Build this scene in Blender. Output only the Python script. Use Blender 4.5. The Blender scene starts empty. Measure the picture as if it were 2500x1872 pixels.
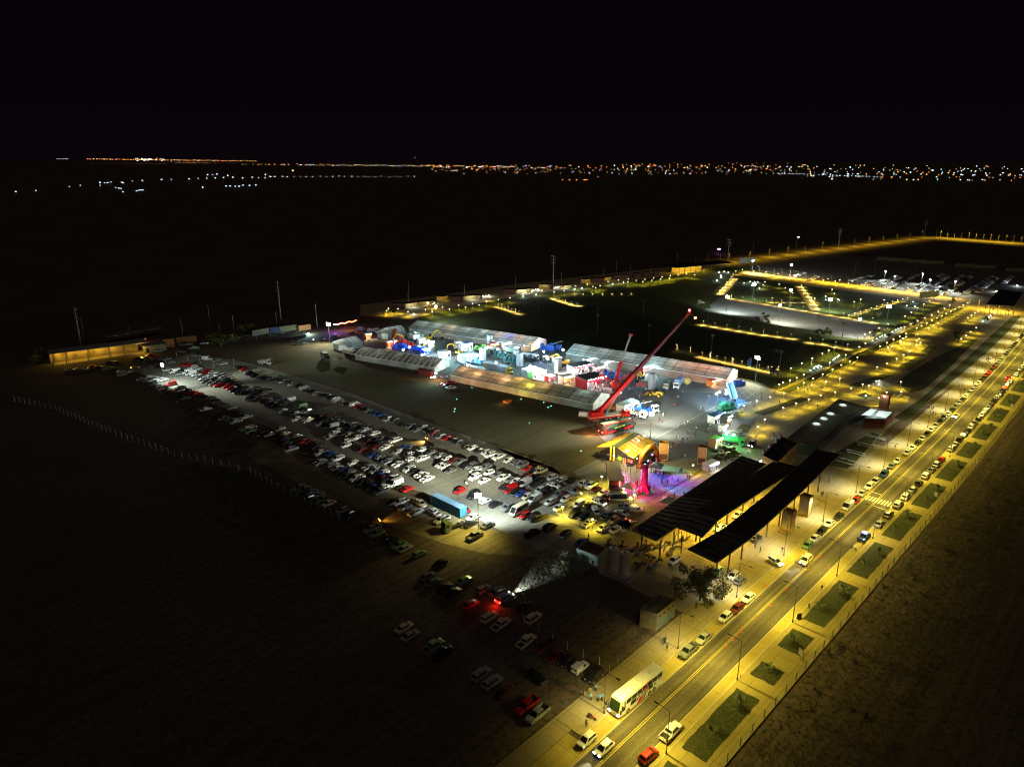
import bpy, bmesh, math, random
from mathutils import Vector, Matrix
random.seed(7)
rad = math.radians
# ---------------------------------------------------------------- camera, sky, exposure
CAM_H, PITCH, FPX = 95.0, rad(17.5), 1732.0
scene = bpy.context.scene
COL = scene.collection
cam_d = bpy.data.cameras.new('camera'); cam = bpy.data.objects.new('camera', cam_d); COL.objects.link(cam)
cam_d.sensor_width = 36.0; cam_d.lens = 36.0 * FPX / 2500.0
cam_d.clip_start = 1.0; cam_d.clip_end = 60000.0
cam.location = (0, 0, CAM_H); cam.rotation_euler = (math.pi / 2 - PITCH, 0, 0)
scene.camera = cam
world = bpy.data.worlds.new('World'); scene.world = world; world.use_nodes = True
wn = world.node_tree.nodes; wl = world.node_tree.links; wn.clear()
w_out = wn.new('ShaderNodeOutputWorld'); w_bg = wn.new('ShaderNodeBackground'); w_add = wn.new('ShaderNodeAddShader')
w_sky = wn.new('ShaderNodeTexSky'); w_sky.sky_type = 'NISHITA'; w_sky.sun_disc = False
w_sky.sun_elevation = rad(-12); w_sky.sun_rotation = rad(200)
w_bg.inputs['Strength'].default_value = 0.02; wl.new(w_sky.outputs[0], w_bg.inputs['Color'])
w_bg2 = wn.new('ShaderNodeBackground'); w_bg2.inputs['Color'].default_value = (0.62, 0.30, 0.60, 1); w_bg2.inputs['Strength'].default_value = 0.0017
w_tc = wn.new('ShaderNodeTexCoord'); w_sx = wn.new('ShaderNodeSeparateXYZ'); w_mr = wn.new('ShaderNodeMapRange'); w_mr.interpolation_type = 'SMOOTHERSTEP'
w_mr.inputs['From Min'].default_value = 0.10; w_mr.inputs['From Max'].default_value = -0.005; w_mr.inputs['To Min'].default_value = 0.0016; w_mr.inputs['To Max'].default_value = 0.0021
wl.new(w_tc.outputs['Generated'], w_sx.inputs[0]); wl.new(w_sx.outputs['Z'], w_mr.inputs['Value']); wl.new(w_mr.outputs[0], w_bg2.inputs['Strength'])
wl.new(w_bg.outputs[0], w_add.inputs[0]); wl.new(w_bg2.outputs[0], w_add.inputs[1]); wl.new(w_add.outputs[0], w_out.inputs['Surface'])
scene.view_settings.view_transform = 'Standard'; scene.view_settings.look = 'None'
scene.view_settings.exposure = 1.0; scene.view_settings.gamma = 1.0; scene.view_settings.use_curve_mapping = False
fill_d = bpy.data.lights.new('ambient_fill', 'SUN'); fill_d.energy = 0.06; fill_d.angle = rad(12); fill_d.color = (1.0, .80, .74)  # soft fill lamp added to lift the dark ground, no actual moon
fill_sun = bpy.data.objects.new('ambient_fill', fill_d); COL.objects.link(fill_sun); fill_sun.rotation_euler = (rad(38), rad(-14), rad(25))
cy = scene.cycles
cy.pixel_filter_type = 'BLACKMAN_HARRIS'; cy.filter_width = 1.15; cy.use_light_tree = True; cy.max_bounces = 3; cy.diffuse_bounces = 1; cy.glossy_bounces = 2; cy.transmission_bounces = 2
cy.sample_clamp_indirect = 3.0; cy.caustics_reflective = False; cy.caustics_refractive = False
cy.use_adaptive_sampling = False; cy.use_denoising = True; cy.denoising_prefilter = 'ACCURATE'; cy.denoising_input_passes = 'RGB_ALBEDO_NORMAL'
# ---------------------------------------------------------------- image pixels to site points: origin and scale of each zoom view
SP, CP = math.sin(PITCH), math.cos(PITCH)
IMAGE_VIEWS = {'R1': (750, 740, 3.687), 'R2': (1300, 740, 3.687), 'R3': (1700, 500, 2.765), 'R4': (0, 640, 2.765), 'R5': (600, 950, 3.68),
 'R6': (1100, 1050, 3.687), 'Q1': (1350, 900, 3.3117), 'Q2': (1600, 1100, 3.687), 'Q3': (1900, 700, 3.3117), 'Q4': (900, 1350, 3.3117),
 'Q5': (1300, 1400, 3.508), 'Q6': (1850, 1200, 2.76), 'Q7': (0, 350, 1.7696), 'Q8': (1250, 350, 1.7696),
 'A1': (280, 840, 6.506), 'A2': (560, 880, 6.506), 'A3': (600, 1040, 6.506), 'A4': (800, 980, 6.506), 'A5': (1080, 1080, 6.506),
 'A6': (860, 1140, 6.506), 'A7': (1360, 1120, 11.06), 'A8': (960, 1380, 4.096), 'B1': (800, 780, 6.506), 'B2': (1100, 800, 7.373),
 'B3': (1360, 850, 6.506), 'B4': (1600, 880, 7.373), 'B5': (1440, 1040, 6.506), 'B6': (1380, 1240, 6.506), 'B7': (80, 740, 6.506),
 'B8': (1900, 1000, 6.506), 'C1': (900, 680, 5.53), 'C2': (1250, 620, 5.53), 'C3': (1600, 600, 5.53), 'C4': (2000, 620, 4.424),
 'C5': (400, 760, 4.424), 'C6': (1700, 800, 5.53), 'C7': (1750, 560, 2.9493), 'C8': (2200, 850, 5.52), 'D5': (1240, 840, 7.93),
 'D7': (1740, 1000, 5.95), 'P': (0, 0, 1.0)}
def at(v, x, y, z=0.0):
    "point at height z on the camera ray through image pixel x, y of zoom view v"
    a, b, k = IMAGE_VIEWS[v]
    dx = (a + x / k - 1250) / FPX; dy = (936 - b - y / k) / FPX
    Y = CP + dy * SP; Z = -SP + dy * CP
    t = (CAM_H - z) / -Z
    return Vector((dx * t, Y * t, z))
def rd(s, t, z=0.0):
    "avenue frame: s metres along the yellow line, t metres to its right"
    if s > 130: t -= (s - 130) ** 2 / 11200.0
    return Vector((14.1 + s * .697 + t * .717, 92.3 + s * .717 - t * .697, z))
AZR = math.degrees(math.atan2(.697, .717))
def az_of(p, q): return math.degrees(math.atan2(q.x - p.x, q.y - p.y))
# ---------------------------------------------------------------- materials
MATS = {}
def mat(name, col, rough=.7, metal=0.0, emit=None, es=0.0, var=.18, scale=3.0, spec=.4, alpha=None):
    if name in MATS: return MATS[name]
    m = bpy.data.materials.new(name); m.use_nodes = True; nt = m.node_tree; b = nt.nodes['Principled BSDF']
    b.inputs['Roughness'].default_value = rough; b.inputs['Metallic'].default_value = metal
    b.inputs['Specular IOR Level'].default_value = spec
    if emit is not None:
        b.inputs['Emission Color'].default_value = (*emit, 1); b.inputs['Emission Strength'].default_value = es
    tc = nt.nodes.new('ShaderNodeTexCoord'); n = nt.nodes.new('ShaderNodeTexNoise'); n.inputs['Scale'].default_value = scale
    n.inputs['Detail'].default_value = 3
    r = nt.nodes.new('ShaderNodeMapRange'); r.inputs['From Min'].default_value = .3; r.inputs['From Max'].default_value = .7
    r.inputs['To Min'].default_value = 1 - var; r.inputs['To Max'].default_value = 1 + var
    mx = nt.nodes.new('ShaderNodeMix'); mx.data_type = 'RGBA'; mx.blend_type = 'MULTIPLY'; mx.inputs[0].default_value = 1
    mx.inputs[6].default_value = (*col, 1)
    nt.links.new(tc.outputs['Object'], n.inputs['Vector']); nt.links.new(n.outputs['Fac'], r.inputs['Value'])
    nt.links.new(r.outputs[0], mx.inputs[7]); nt.links.new(mx.outputs[2], b.inputs['Base Color'])
    if emit is not None: m.cycles.emission_sampling = 'NONE'
    MATS[name] = m
    return m
def node(nt, t, **kw):
    n = nt.nodes.new(t)
    for k, v in kw.items(): setattr(n, k, v)
    return n
def ground_mat(name, c1, c2, big=.02, small=.6, rough=.95, c3=None, joints=None, jw=.07, jang=0.0, bump=.25, speck=0.0, tracks=0.0):
    "two tones of soil or paving mixed by large and small noise, with optional joints and wheel tracks"
    m = bpy.data.materials.new(name); m.use_nodes = True; nt = m.node_tree; b = nt.nodes['Principled BSDF']; L = nt.links.new
    b.inputs['Roughness'].default_value = rough; b.inputs['Specular IOR Level'].default_value = .2
    tc = node(nt, 'ShaderNodeTexCoord'); n1 = node(nt, 'ShaderNodeTexNoise'); n2 = node(nt, 'ShaderNodeTexNoise')
    n1.inputs['Scale'].default_value = big; n1.inputs['Detail'].default_value = 5; n2.inputs['Scale'].default_value = small; n2.inputs['Detail'].default_value = 6
    n2.inputs['Roughness'].default_value = .7
    L(tc.outputs['Object'], n1.inputs['Vector']); L(tc.outputs['Object'], n2.inputs['Vector'])
    ad = node(nt, 'ShaderNodeMath', operation='ADD'); L(n1.outputs['Fac'], ad.inputs[0]); L(n2.outputs['Fac'], ad.inputs[1])
    r = node(nt, 'ShaderNodeMapRange'); r.inputs['From Min'].default_value = .75; r.inputs['From Max'].default_value = 1.25; L(ad.outputs[0], r.inputs['Value'])
    mx = node(nt, 'ShaderNodeMix', data_type='RGBA'); mx.inputs[6].default_value = (*c1, 1); mx.inputs[7].default_value = (*c2, 1); L(r.outputs[0], mx.inputs[0])
    out = mx.outputs[2]
    if c3:
        n3 = node(nt, 'ShaderNodeTexNoise'); n3.inputs['Scale'].default_value = small * 2.7; n3.inputs['Detail'].default_value = 4; L(tc.outputs['Object'], n3.inputs['Vector'])
        r3 = node(nt, 'ShaderNodeMapRange'); r3.inputs['From Min'].default_value = .52; r3.inputs['From Max'].default_value = .62; L(n3.outputs['Fac'], r3.inputs['Value'])
        m3 = node(nt, 'ShaderNodeMix', data_type='RGBA'); L(r3.outputs[0], m3.inputs[0]); L(out, m3.inputs[6]); m3.inputs[7].default_value = (*c3, 1); out = m3.outputs[2]
    if tracks:
        mp = node(nt, 'ShaderNodeMapping', vector_type='TEXTURE'); mp.inputs['Rotation'].default_value[2] = math.pi / 2 - rad(AZR); mp.inputs['Scale'].default_value = (50, 1.25, 1); L(tc.outputs['Object'], mp.inputs['Vector'])
        n4 = node(nt, 'ShaderNodeTexNoise'); n4.inputs['Scale'].default_value = 1; n4.inputs['Detail'].default_value = 4; L(mp.outputs[0], n4.inputs['Vector'])
        r4 = node(nt, 'ShaderNodeMapRange'); r4.inputs['From Min'].default_value = .35; r4.inputs['From Max'].default_value = .65
        r4.inputs['To Min'].default_value = 1 - tracks; r4.inputs['To Max'].default_value = 1 + tracks; L(n4.outputs['Fac'], r4.inputs['Value'])
        m4 = node(nt, 'ShaderNodeMix', data_type='RGBA', blend_type='MULTIPLY'); m4.inputs[0].default_value = 1; L(out, m4.inputs[6]); L(r4.outputs[0], m4.inputs[7]); out = m4.outputs[2]
    if joints:
        mp = node(nt, 'ShaderNodeMapping'); mp.inputs['Rotation'].default_value[2] = jang; L(tc.outputs['Object'], mp.inputs['Vector'])
        br = node(nt, 'ShaderNodeTexBrick', offset=0.0, squash=1.0); br.inputs['Scale'].default_value = 1; br.inputs['Brick Width'].default_value = joints[0]; br.inputs['Row Height'].default_value = joints[1]
        br.inputs['Mortar Size'].default_value = jw; br.inputs['Mortar Smooth'].default_value = .3
        br.inputs['Color1'].default_value = (.93, .93, .93, 1); br.inputs['Color2'].default_value = (1.05, 1.05, 1.05, 1); br.inputs['Mortar'].default_value = (.45, .45, .45, 1)
        L(mp.outputs[0], br.inputs['Vector'])
        m5 = node(nt, 'ShaderNodeMix', data_type='RGBA', blend_type='MULTIPLY'); m5.inputs[0].default_value = 1; L(out, m5.inputs[6]); L(br.outputs['Color'], m5.inputs[7]); out = m5.outputs[2]
    L(out, b.inputs['Base Color'])
    bp = node(nt, 'ShaderNodeBump'); bp.inputs['Strength'].default_value = bump; bp.inputs['Distance'].default_value = .3; L(n2.outputs['Fac'], bp.inputs['Height']); L(bp.outputs[0], b.inputs['Normal'])
    return m
def glow(name, col, s): return mat(name, (.6, .6, .6), .5, emit=col, es=s, var=.02)
WARM = (1.0, .75, .045); SODIUM = (1.0, .64, .03); WHITE = (.86, 1.0, .93); COOL = (.66, .92, 1.0); DAY = (1, .98, .9)
G_WARM = glow('lamp lens warm', (1, .85, .45), 28); G_WHITE = glow('lamp lens white', (.9, 1, .95), 60); G_COOL = glow('lamp lens cool', (.7, .92, 1), 45)
G_HEAD = glow('headlight lit', (1, .95, .8), 30); G_TAIL = glow('tail light lit', (1, .05, .02), 10); G_AMBER = glow('amber lamp', (1, .4, .05), 14)
STEEL = mat('galvanised steel', (.32, .33, .33), .45, .7); DARKST = mat('dark steel', (.05, .05, .05), .5, .5); WHITEP = mat('white paint', (.75, .76, .74), .4)
GLASS = mat('dark car glass', (.012, .015, .016), .12, 0, spec=.6); TYRE = mat('tyre rubber', (.018, .018, .018), .85); RIM = mat('wheel rim', (.45, .46, .47), .35, .7)
LENS = mat('clear lens', (.5, .5, .48), .15, .3); REDLENS = mat('red lens', (.30, .015, .01), .2); BLACKP = mat('black plastic', (.02, .02, .02), .6)
RED = mat('red paint', (.50, .012, .010), .35); YEL = mat('machine yellow', (.62, .36, .02), .45); BLU = mat('machine blue', (.02, .10, .48), .4)
ORA = mat('orange paint', (.62, .17, .02), .5); GRN = mat('green paint', (.03, .25, .06), .5); TARP = mat('tarpaulin grey', (.22, .22, .2), .8)
CONC = mat('cast concrete', (.33, .31, .27), .9, scale=1.2); BEIGE = mat('beige render', (.17, .145, .07), .9, scale=.8); ROOFB = mat('black roof sheet', (.026, .025, .02), .7, 0, scale=.5, spec=.2, var=.4)
WOODB = mat('ochre panel', (.42, .25, .08), .7, scale=1.5); LEAFM = mat('leaf green', (.045, .075, .018), .7, scale=.8, var=.5); BARK = mat('bark', (.09, .065, .04), .95)
CARC = {'w': ('white', (.74, .75, .74)), 's': ('silver', (.30, .32, .33)), 'g': ('grey', (.14, .15, .16)), 'k': ('black', (.016, .017, .019)), 'r': ('red', (.46, .012, .012)),
        'b': ('blue', (.02, .07, .32)), 'n': ('green', (.16, .30, .12)), 'c': ('cream', (.66, .60, .42)), 'y': ('yellow', (.6, .42, .03)), 'm': ('maroon', (.12, .012, .014))}
CARM = {k: mat('car paint ' + n, c, .28, .12, var=.04, spec=.55) for k, (n, c) in CARC.items()}
# ---------------------------------------------------------------- mesh builder
class MB:
    def __init__(s): s.v = []; s.f = []; s.m = []
    def add(s, vs, fs, mi=0):
        o = len(s.v); s.v += [tuple(p) for p in vs]; s.f += [tuple(i + o for i in f) for f in fs]; s.m += [mi] * len(fs); return s
    def box(s, x0, x1, y0, y1, z0, z1, mi=0, T=None, tx=1.0, ty=1.0):
        cx, cyy = (x0 + x1) / 2, (y0 + y1) / 2
        p = [(x, y, z0) for x, y in ((x0, y0), (x1, y0), (x1, y1), (x0, y1))] + [(cx + (x - cx) * tx, cyy + (y - cyy) * ty, z1) for x, y in ((x0, y0), (x1, y0), (x1, y1), (x0, y1))]
        if T is not None: p = [tuple(T @ Vector(q)) for q in p]
        return s.add(p, [(3, 2, 1, 0), (4, 5, 6, 7), (0, 1, 5, 4), (1, 2, 6, 5), (2, 3, 7, 6), (3, 0, 4, 7)], mi)
    def cyl(s, a, b, r0, r1=None, n=8, mi=0, caps=True):
        a = Vector(a); b = Vector(b); r1 = r0 if r1 is None else r1; d = (b - a)
        if d.length < 1e-6: return s
        d.normalize(); u = d.orthogonal().normalized(); w = d.cross(u)
        p = []
        for c, r in ((a, r0), (b, r1)):
            for i in range(n):
                t = 2 * math.pi * i / n; p.append(c + (u * math.cos(t) + w * math.sin(t)) * r)
        f = [(i, (i + 1) % n, n + (i + 1) % n, n + i) for i in range(n)]
        if caps: f += [tuple(range(n - 1, -1, -1)), tuple(range(n, 2 * n))]
        return s.add(p, f, mi)
    def bar(s, a, b, w, h=None, mi=0):
        a = Vector(a); b = Vector(b); h = w if h is None else h; d = (b - a).normalized()
        u = d.cross(Vector((0, 0, 1)));
        if u.length < 1e-3: u = Vector((1, 0, 0))
        u.normalize(); v = u.cross(d).normalized()
        p = [c + u * sx * w / 2 + v * sy * h / 2 for c in (a, b) for sx, sy in ((-1, -1), (1, -1), (1, 1), (-1, 1))]
        return s.add(p, [(0, 1, 5, 4), (1, 2, 6, 5), (2, 3, 7, 6), (3, 0, 4, 7), (3, 2, 1, 0), (4, 5, 6, 7)], mi)
    def prism(s, pts, z0, z1, mi=0):
        n = len(pts)
        p = [(q[0], q[1], z0) for q in pts] + [(q[0], q[1], z1) for q in pts]
        return s.add(p, [tuple(range(n - 1, -1, -1)), tuple(range(n, 2 * n))] + [(i, (i + 1) % n, n + (i + 1) % n, n + i) for i in range(n)], mi)
    def lathe(s, prof, c=(0, 0, 0), n=12, mi=0):
        p = []; c = Vector(c)
        for r, z in prof:
            for i in range(n):
                t = 2 * math.pi * i / n; p.append(c + Vector((r * math.cos(t), r * math.sin(t), z)))
        f = []
        for k in range(len(prof) - 1):
            for i in range(n): f.append((k * n + i, k * n + (i + 1) % n, (k + 1) * n + (i + 1) % n, (k + 1) * n + i))
        f += [tuple(range(n - 1, -1, -1)), tuple(range((len(prof) - 1) * n, len(prof) * n))]
        return s.add(p, f, mi)
    def loft(s, secs, mi=0, cap=True):
        n = len(secs[0]); p = [q for sec in secs for q in sec]; f = []
        for k in range(len(secs) - 1):
            for i in range(n): f.append((k * n + i, k * n + (i + 1) % n, (k + 1) * n + (i + 1) % n, (k + 1) * n + i))
        if cap: f += [tuple(range(n - 1, -1, -1)), tuple(range((len(secs) - 1) * n, len(secs) * n))]
        return s.add(p, f, mi)
    def mesh(s, name, mats):
        me = bpy.data.meshes.new(name); me.from_pydata(s.v, [], s.f); me.polygons.foreach_set('material_index', s.m)
        for m in (mats if isinstance(mats, (list, tuple)) else [mats]): me.materials.append(m)
        me.update(); return me
    def build(s, name, mats, parent=None, loc=None, rz=0.0, smooth=False):
        me = s.mesh(name, mats)
        if smooth: me.polygons.foreach_set('use_smooth', [True] * len(me.polygons))
        o = bpy.data.objects.new(name, me); COL.objects.link(o)
        if parent is not None: o.parent = parent
        if loc is not None: o.location = loc
        o.rotation_euler[2] = rz
        return o
THINGS = []
def tag(o, label, cat, group=None, kind=None):
    if kind in ('structure', 'stuff'): o['kind'] = kind
    o['label'] = label; o['category'] = cat
    if group: o['group'] = group
    THINGS.append(o); return o
def thing(name, label, cat, loc=(0, 0, 0), az=0.0, group=None):
    o = bpy.data.objects.new(name, None); COL.objects.link(o); o.empty_display_size = .3
    o.location = loc; o.rotation_euler[2] = -rad(az); return tag(o, label, cat, group)
def struct(name, mb, m, loc=None):
    o = mb.build(name, m, None, loc); o['kind'] = 'structure'; o['label'] = name.replace('_', ' '); return o
def light(kind, parent, loc, col, power, radius=.15, aim=None, spot=None, blend=.6, name='lamp_light'):
    d = bpy.data.lights.new(name, kind); d.color = col; d.energy = power; d.shadow_soft_size = radius
    o = bpy.data.objects.new(name, d); COL.objects.link(o); o.location = loc
    if parent is not None: o.parent = parent
    if kind == 'SPOT':
        d.spot_size = rad(spot or 120); d.spot_blend = blend
        o.rotation_mode = 'QUATERNION'; o.rotation_quaternion = (Vector(aim or (0, 0, -1))).to_track_quat('-Z', 'Y')
    return o
def copy_tree(o, parent=None):
    c = o.copy(); COL.objects.link(c); c.parent = parent
    if parent is None: THINGS.append(c)
    for ch in o.children:
        copy_tree(ch, c)
    return c
# ---------------------------------------------------------------- ground and paving
def poly(name, pts, z, m, kind='structure', thick=.0):
    b = MB()
    P = [p if isinstance(p, Vector) else Vector(p) for p in pts]
    if sum(P[i].x * P[(i + 1) % len(P)].y - P[(i + 1) % len(P)].x * P[i].y for i in range(len(P))) < 0: P = P[::-1]
    if thick: b.prism([(p.x, p.y) for p in P], z - thick, z)
    else: b.add([(p.x, p.y, z) for p in P], [tuple(range(len(P)))])
    o = b.build(name, m); o['kind'] = kind; o['label'] = name.replace('_', ' ')
    return o
def sheet(v, *xy): return [at(v, xy[i], xy[i + 1]) for i in range(0, len(xy), 2)]  # image pixel pairs of one zoom view, projected onto the ground
DIRT = ground_mat('dry dirt', (.070, .050, .032), (.125, .092, .060), big=.02, small=.35, c3=(.045, .05, .022), bump=.3, tracks=.22)
FIELD = ground_mat('bare field', (.070, .066, .030), (.10, .094, .048), big=.02, small=.5, tracks=.12, jang=.6)
LOT = ground_mat('worn concrete slabs', (.19, .185, .15), (.27, .265, .22), big=.03, small=.8, joints=(6.2, 6.2), jw=.07, jang=rad(AZR), tracks=.08)
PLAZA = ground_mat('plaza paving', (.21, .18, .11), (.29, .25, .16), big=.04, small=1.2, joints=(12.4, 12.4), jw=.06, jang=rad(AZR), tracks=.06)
FAIR = ground_mat('fair ground asphalt', (.115, .12, .115), (.175, .178, .165), big=.05, small=1.0, tracks=.08, jang=1.2)
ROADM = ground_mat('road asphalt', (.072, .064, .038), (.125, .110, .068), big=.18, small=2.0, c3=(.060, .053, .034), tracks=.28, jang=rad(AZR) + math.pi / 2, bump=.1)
SHOUL = ground_mat('concrete shoulder', (.27, .22, .05), (.38, .31, .08), big=.06, small=1.4, joints=(200, 5.0), jw=.05, jang=rad(AZR), tracks=.08, bump=.1)  # yellow cast of the street lamps is mixed into the concrete colour
PAVR = ground_mat('lawn side pavement slabs', (.23, .19, .05), (.33, .27, .085), big=.06, small=1.5, joints=(4.1, 4.1), jw=.05, jang=rad(AZR), bump=.1)  # slab colour includes the yellow of the lamps on this side
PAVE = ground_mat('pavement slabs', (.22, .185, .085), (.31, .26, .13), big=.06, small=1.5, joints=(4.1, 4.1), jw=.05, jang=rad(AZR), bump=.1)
GRASS = ground_mat('dark lawn', (.020, .030, .008), (.045, .055, .016), big=.16, small=1.3, c3=(.075, .065, .028), bump=.9)
PARKG = ground_mat('park lawn', (.035, .055, .012), (.065, .085, .024), big=.03, small=.7, c3=(.05, .05, .02), bump=.6)
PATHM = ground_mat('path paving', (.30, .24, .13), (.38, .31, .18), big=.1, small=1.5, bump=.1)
COURT = ground_mat('sports court', (.13, .135, .125), (.19, .19, .175), big=.05, small=.8, bump=.1)
g = MB(); g.add([(-9000, -500, 0), (11000, -500, 0), (26000, 30000, 0), (-26000, 30000, 0)], [(0, 1, 2, 3)])
struct('ground', g, DIRT)
poly('field', sheet('P', 700, 855, 900, 905, 1100, 935, 1440, 1010, 1500, 1095, 1460, 1180, 1340, 1140, 1010, 1010, 850, 950, 740, 920, 640, 885), .012, FIELD)
poly('parking_lot', sheet('P', 330, 905, 470, 862, 600, 885, 700, 912, 850, 958, 1010, 1018, 1200, 1085, 1345, 1145, 1450, 1190, 1560, 1220, 1620, 1260, 1500, 1335, 1420, 1400, 1300, 1335,
     1170, 1268, 1080, 1222, 985, 1185, 900, 1150, 800, 1100, 640, 1035, 520, 985, 400, 940), .016, LOT)
poly('dirt_apron', sheet('P', 640, 1070, 760, 1120, 985, 1205, 1180, 1290, 1500, 1330, 1490, 1375, 1400, 1368, 1300, 1358, 1180, 1350, 1080, 1325, 960, 1285, 860, 1235, 740, 1185, 600, 1110), .008, ground_mat('pale dirt', (.13, .105, .055), (.20, .165, .09), big=.04, small=.5, tracks=.2, bump=.4))  # dirt tone paler than the ground around the lot
poly('fair_ground', sheet('P', 855, 830, 960, 790, 1330, 845, 1800, 925, 1900, 960, 1860, 1010, 1780, 1080, 1720, 1140, 1640, 1190, 1560, 1240, 1450, 1215, 1400, 1150, 1500, 1100, 1430, 1030, 1440, 990, 1100, 925, 900, 885), .020, FAIR)
poly('park_plaza', sheet('P', 1800, 925, 1905, 955, 2070, 870, 2390, 700, 2500, 712, 2500, 820, 2300, 960, 2180, 1035, 2050, 1160, 1960, 1220, 1800, 1380, 1700, 1420, 1610, 1440, 1500, 1350, 1560, 1240, 1700, 1160, 1790, 1080, 1860, 1010), .024, PLAZA)
poly('park_lawn', sheet('P', 1010, 780, 1100, 742, 1260, 720, 1480, 693, 1620, 672, 1760, 655, 1800, 650, 2000, 692, 2240, 728, 2385, 698, 2070, 868, 1905, 950, 1800, 920, 1330, 838), .008, PARKG)
poly('sports_field', sheet('P', 1010, 790, 1190, 757, 1360, 742, 1480, 748, 1640, 790, 1960, 838, 1895, 905, 1830, 900, 1410, 836), .014, ground_mat('unlit turf', (.02, .028, .014), (.035, .045, .022), big=.03, small=.6))
poly('sports_court', sheet('C3', 870, 690, 1300, 760, 2200, 915, 2212, 1150, 1700, 1080, 940, 940, 640, 890), .030, COURT)
poly('sports_court_end', sheet('C4', 0, 655, 600, 755, 760, 800, 600, 900, 560, 935, 200, 890, 0, 850), .034, COURT)
poly('far_parking', sheet('C7', 240, 255, 900, 185, 1500, 235, 2212, 310, 2212, 480, 1560, 480, 1000, 380, 560, 335, 300, 300), .010, ground_mat('gravel lot', (.09, .085, .07), (.14, .13, .11), big=.01, small=.3))
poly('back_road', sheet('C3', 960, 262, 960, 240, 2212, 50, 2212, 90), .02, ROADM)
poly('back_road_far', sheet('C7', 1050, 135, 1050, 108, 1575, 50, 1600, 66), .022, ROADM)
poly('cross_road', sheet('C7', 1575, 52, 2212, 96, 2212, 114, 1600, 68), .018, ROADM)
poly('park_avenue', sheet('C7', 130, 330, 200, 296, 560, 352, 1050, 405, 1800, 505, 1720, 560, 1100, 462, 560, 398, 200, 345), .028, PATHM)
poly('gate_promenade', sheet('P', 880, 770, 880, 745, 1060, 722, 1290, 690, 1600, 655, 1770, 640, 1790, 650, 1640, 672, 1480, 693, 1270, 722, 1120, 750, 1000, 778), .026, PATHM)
def strip(name, pts, w, z, m):
    P = [Vector(p) for p in pts]; L = []; R = []
    for i, p in enumerate(P):
        d = (P[min(i + 1, len(P) - 1)] - P[max(i - 1, 0)]).normalized(); n = Vector((-d.y, d.x, 0))
        L.append(p + n * w / 2); R.append(p - n * w / 2)
    return poly(name, L + R[::-1], z, m)
PATHS = {'lower': sheet('R3', 0, 1025, 100, 1050, 330, 1098, 560, 1150), 'middle': sheet('R3', 0, 808, 180, 838, 420, 878, 680, 912), 'middle_end': sheet('R3', 720, 930, 850, 945, 1050, 985),
         'court': sheet('R3', 190, 630, 450, 672, 780, 728, 1230, 803), 'left': sheet('R3', 160, 612, 262, 495), 'diagonal': sheet('R3', 685, 545, 740, 620, 805, 715),
         'short': sheet('C1', 1680, 375, 2050, 495), 'short_second': sheet('C2', 500, 595, 830, 705, 960, 705), 'thin': sheet('C3', 1500, 768, 2212, 772), 'lamp_row': sheet('C4', 320, 672, 990, 478)}
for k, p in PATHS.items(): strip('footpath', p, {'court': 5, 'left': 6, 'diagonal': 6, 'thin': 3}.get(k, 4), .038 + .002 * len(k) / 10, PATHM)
# the avenue
S = [-45, -20, 10, 60, 130, 170, 210, 260, 320, 400, 520, 700, 900]
def lane(name, t0, t1, z, m, s0=-45, s1=900, thick=0):
    ss = [s0] + [s for s in S if s0 < s < s1] + [s1]
    return poly(name, [rd(s, t0) for s in ss] + [rd(s, t1) for s in ss[::-1]], z, m, thick=thick)
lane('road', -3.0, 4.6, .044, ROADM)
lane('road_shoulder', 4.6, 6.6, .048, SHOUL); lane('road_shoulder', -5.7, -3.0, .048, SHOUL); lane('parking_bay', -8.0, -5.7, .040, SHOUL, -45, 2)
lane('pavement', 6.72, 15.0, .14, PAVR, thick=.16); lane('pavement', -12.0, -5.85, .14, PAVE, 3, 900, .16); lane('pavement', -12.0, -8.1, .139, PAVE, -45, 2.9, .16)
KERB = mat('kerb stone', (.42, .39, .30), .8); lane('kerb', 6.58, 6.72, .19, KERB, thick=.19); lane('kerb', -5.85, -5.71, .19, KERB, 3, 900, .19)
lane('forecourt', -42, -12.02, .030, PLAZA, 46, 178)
YL = mat('yellow road paint', (.36, .31, .05), .7, scale=8, var=.35); WL = mat('white road paint', (.42, .42, .38), .7, scale=8, var=.35)
for t in (-.17, .17): lane('road_marking', t - .07, t + .07, .052, YL)
lane('road_marking', -3.05, -2.93, .056, WL); lane('road_marking', 4.5, 4.62, .056, WL)
zb = MB()
for k in range(9):
    t = -2.7 + k * .84; pts = [rd(131.0, t), rd(134.6, t), rd(134.6, t + .45), rd(131.0, t + .45)]
    zb.add([(p.x, p.y, .058) for p in pts[::-1]], [(0, 1, 2, 3)])
for s_, t0, t1 in ((128.2, .3, 4.4), (137.5, -2.9, -.3)):
    pts = [rd(s_, t0), rd(s_ + .4, t0), rd(s_ + .4, t1), rd(s_, t1)]; zb.add([(p.x, p.y, .058) for p in pts[::-1]], [(0, 1, 2, 3)])
o = zb.build('road_marking', WL); o['kind'] = 'structure'; o['label'] = 'zebra crossing and stop lines'
BEDS = [(-12, 9), (12.9, 32.6), (37.9, 43.0), (49.8, 57.4), (62.2, 82.8), (87.8, 107.4), (112.2, 131.8), (137, 157), (162, 182), (186.5, 203), (208.5, 227.8), (233, 252), (257, 277), (282, 302), (307, 327), (332, 352)]
rj = random.Random(8)
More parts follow.
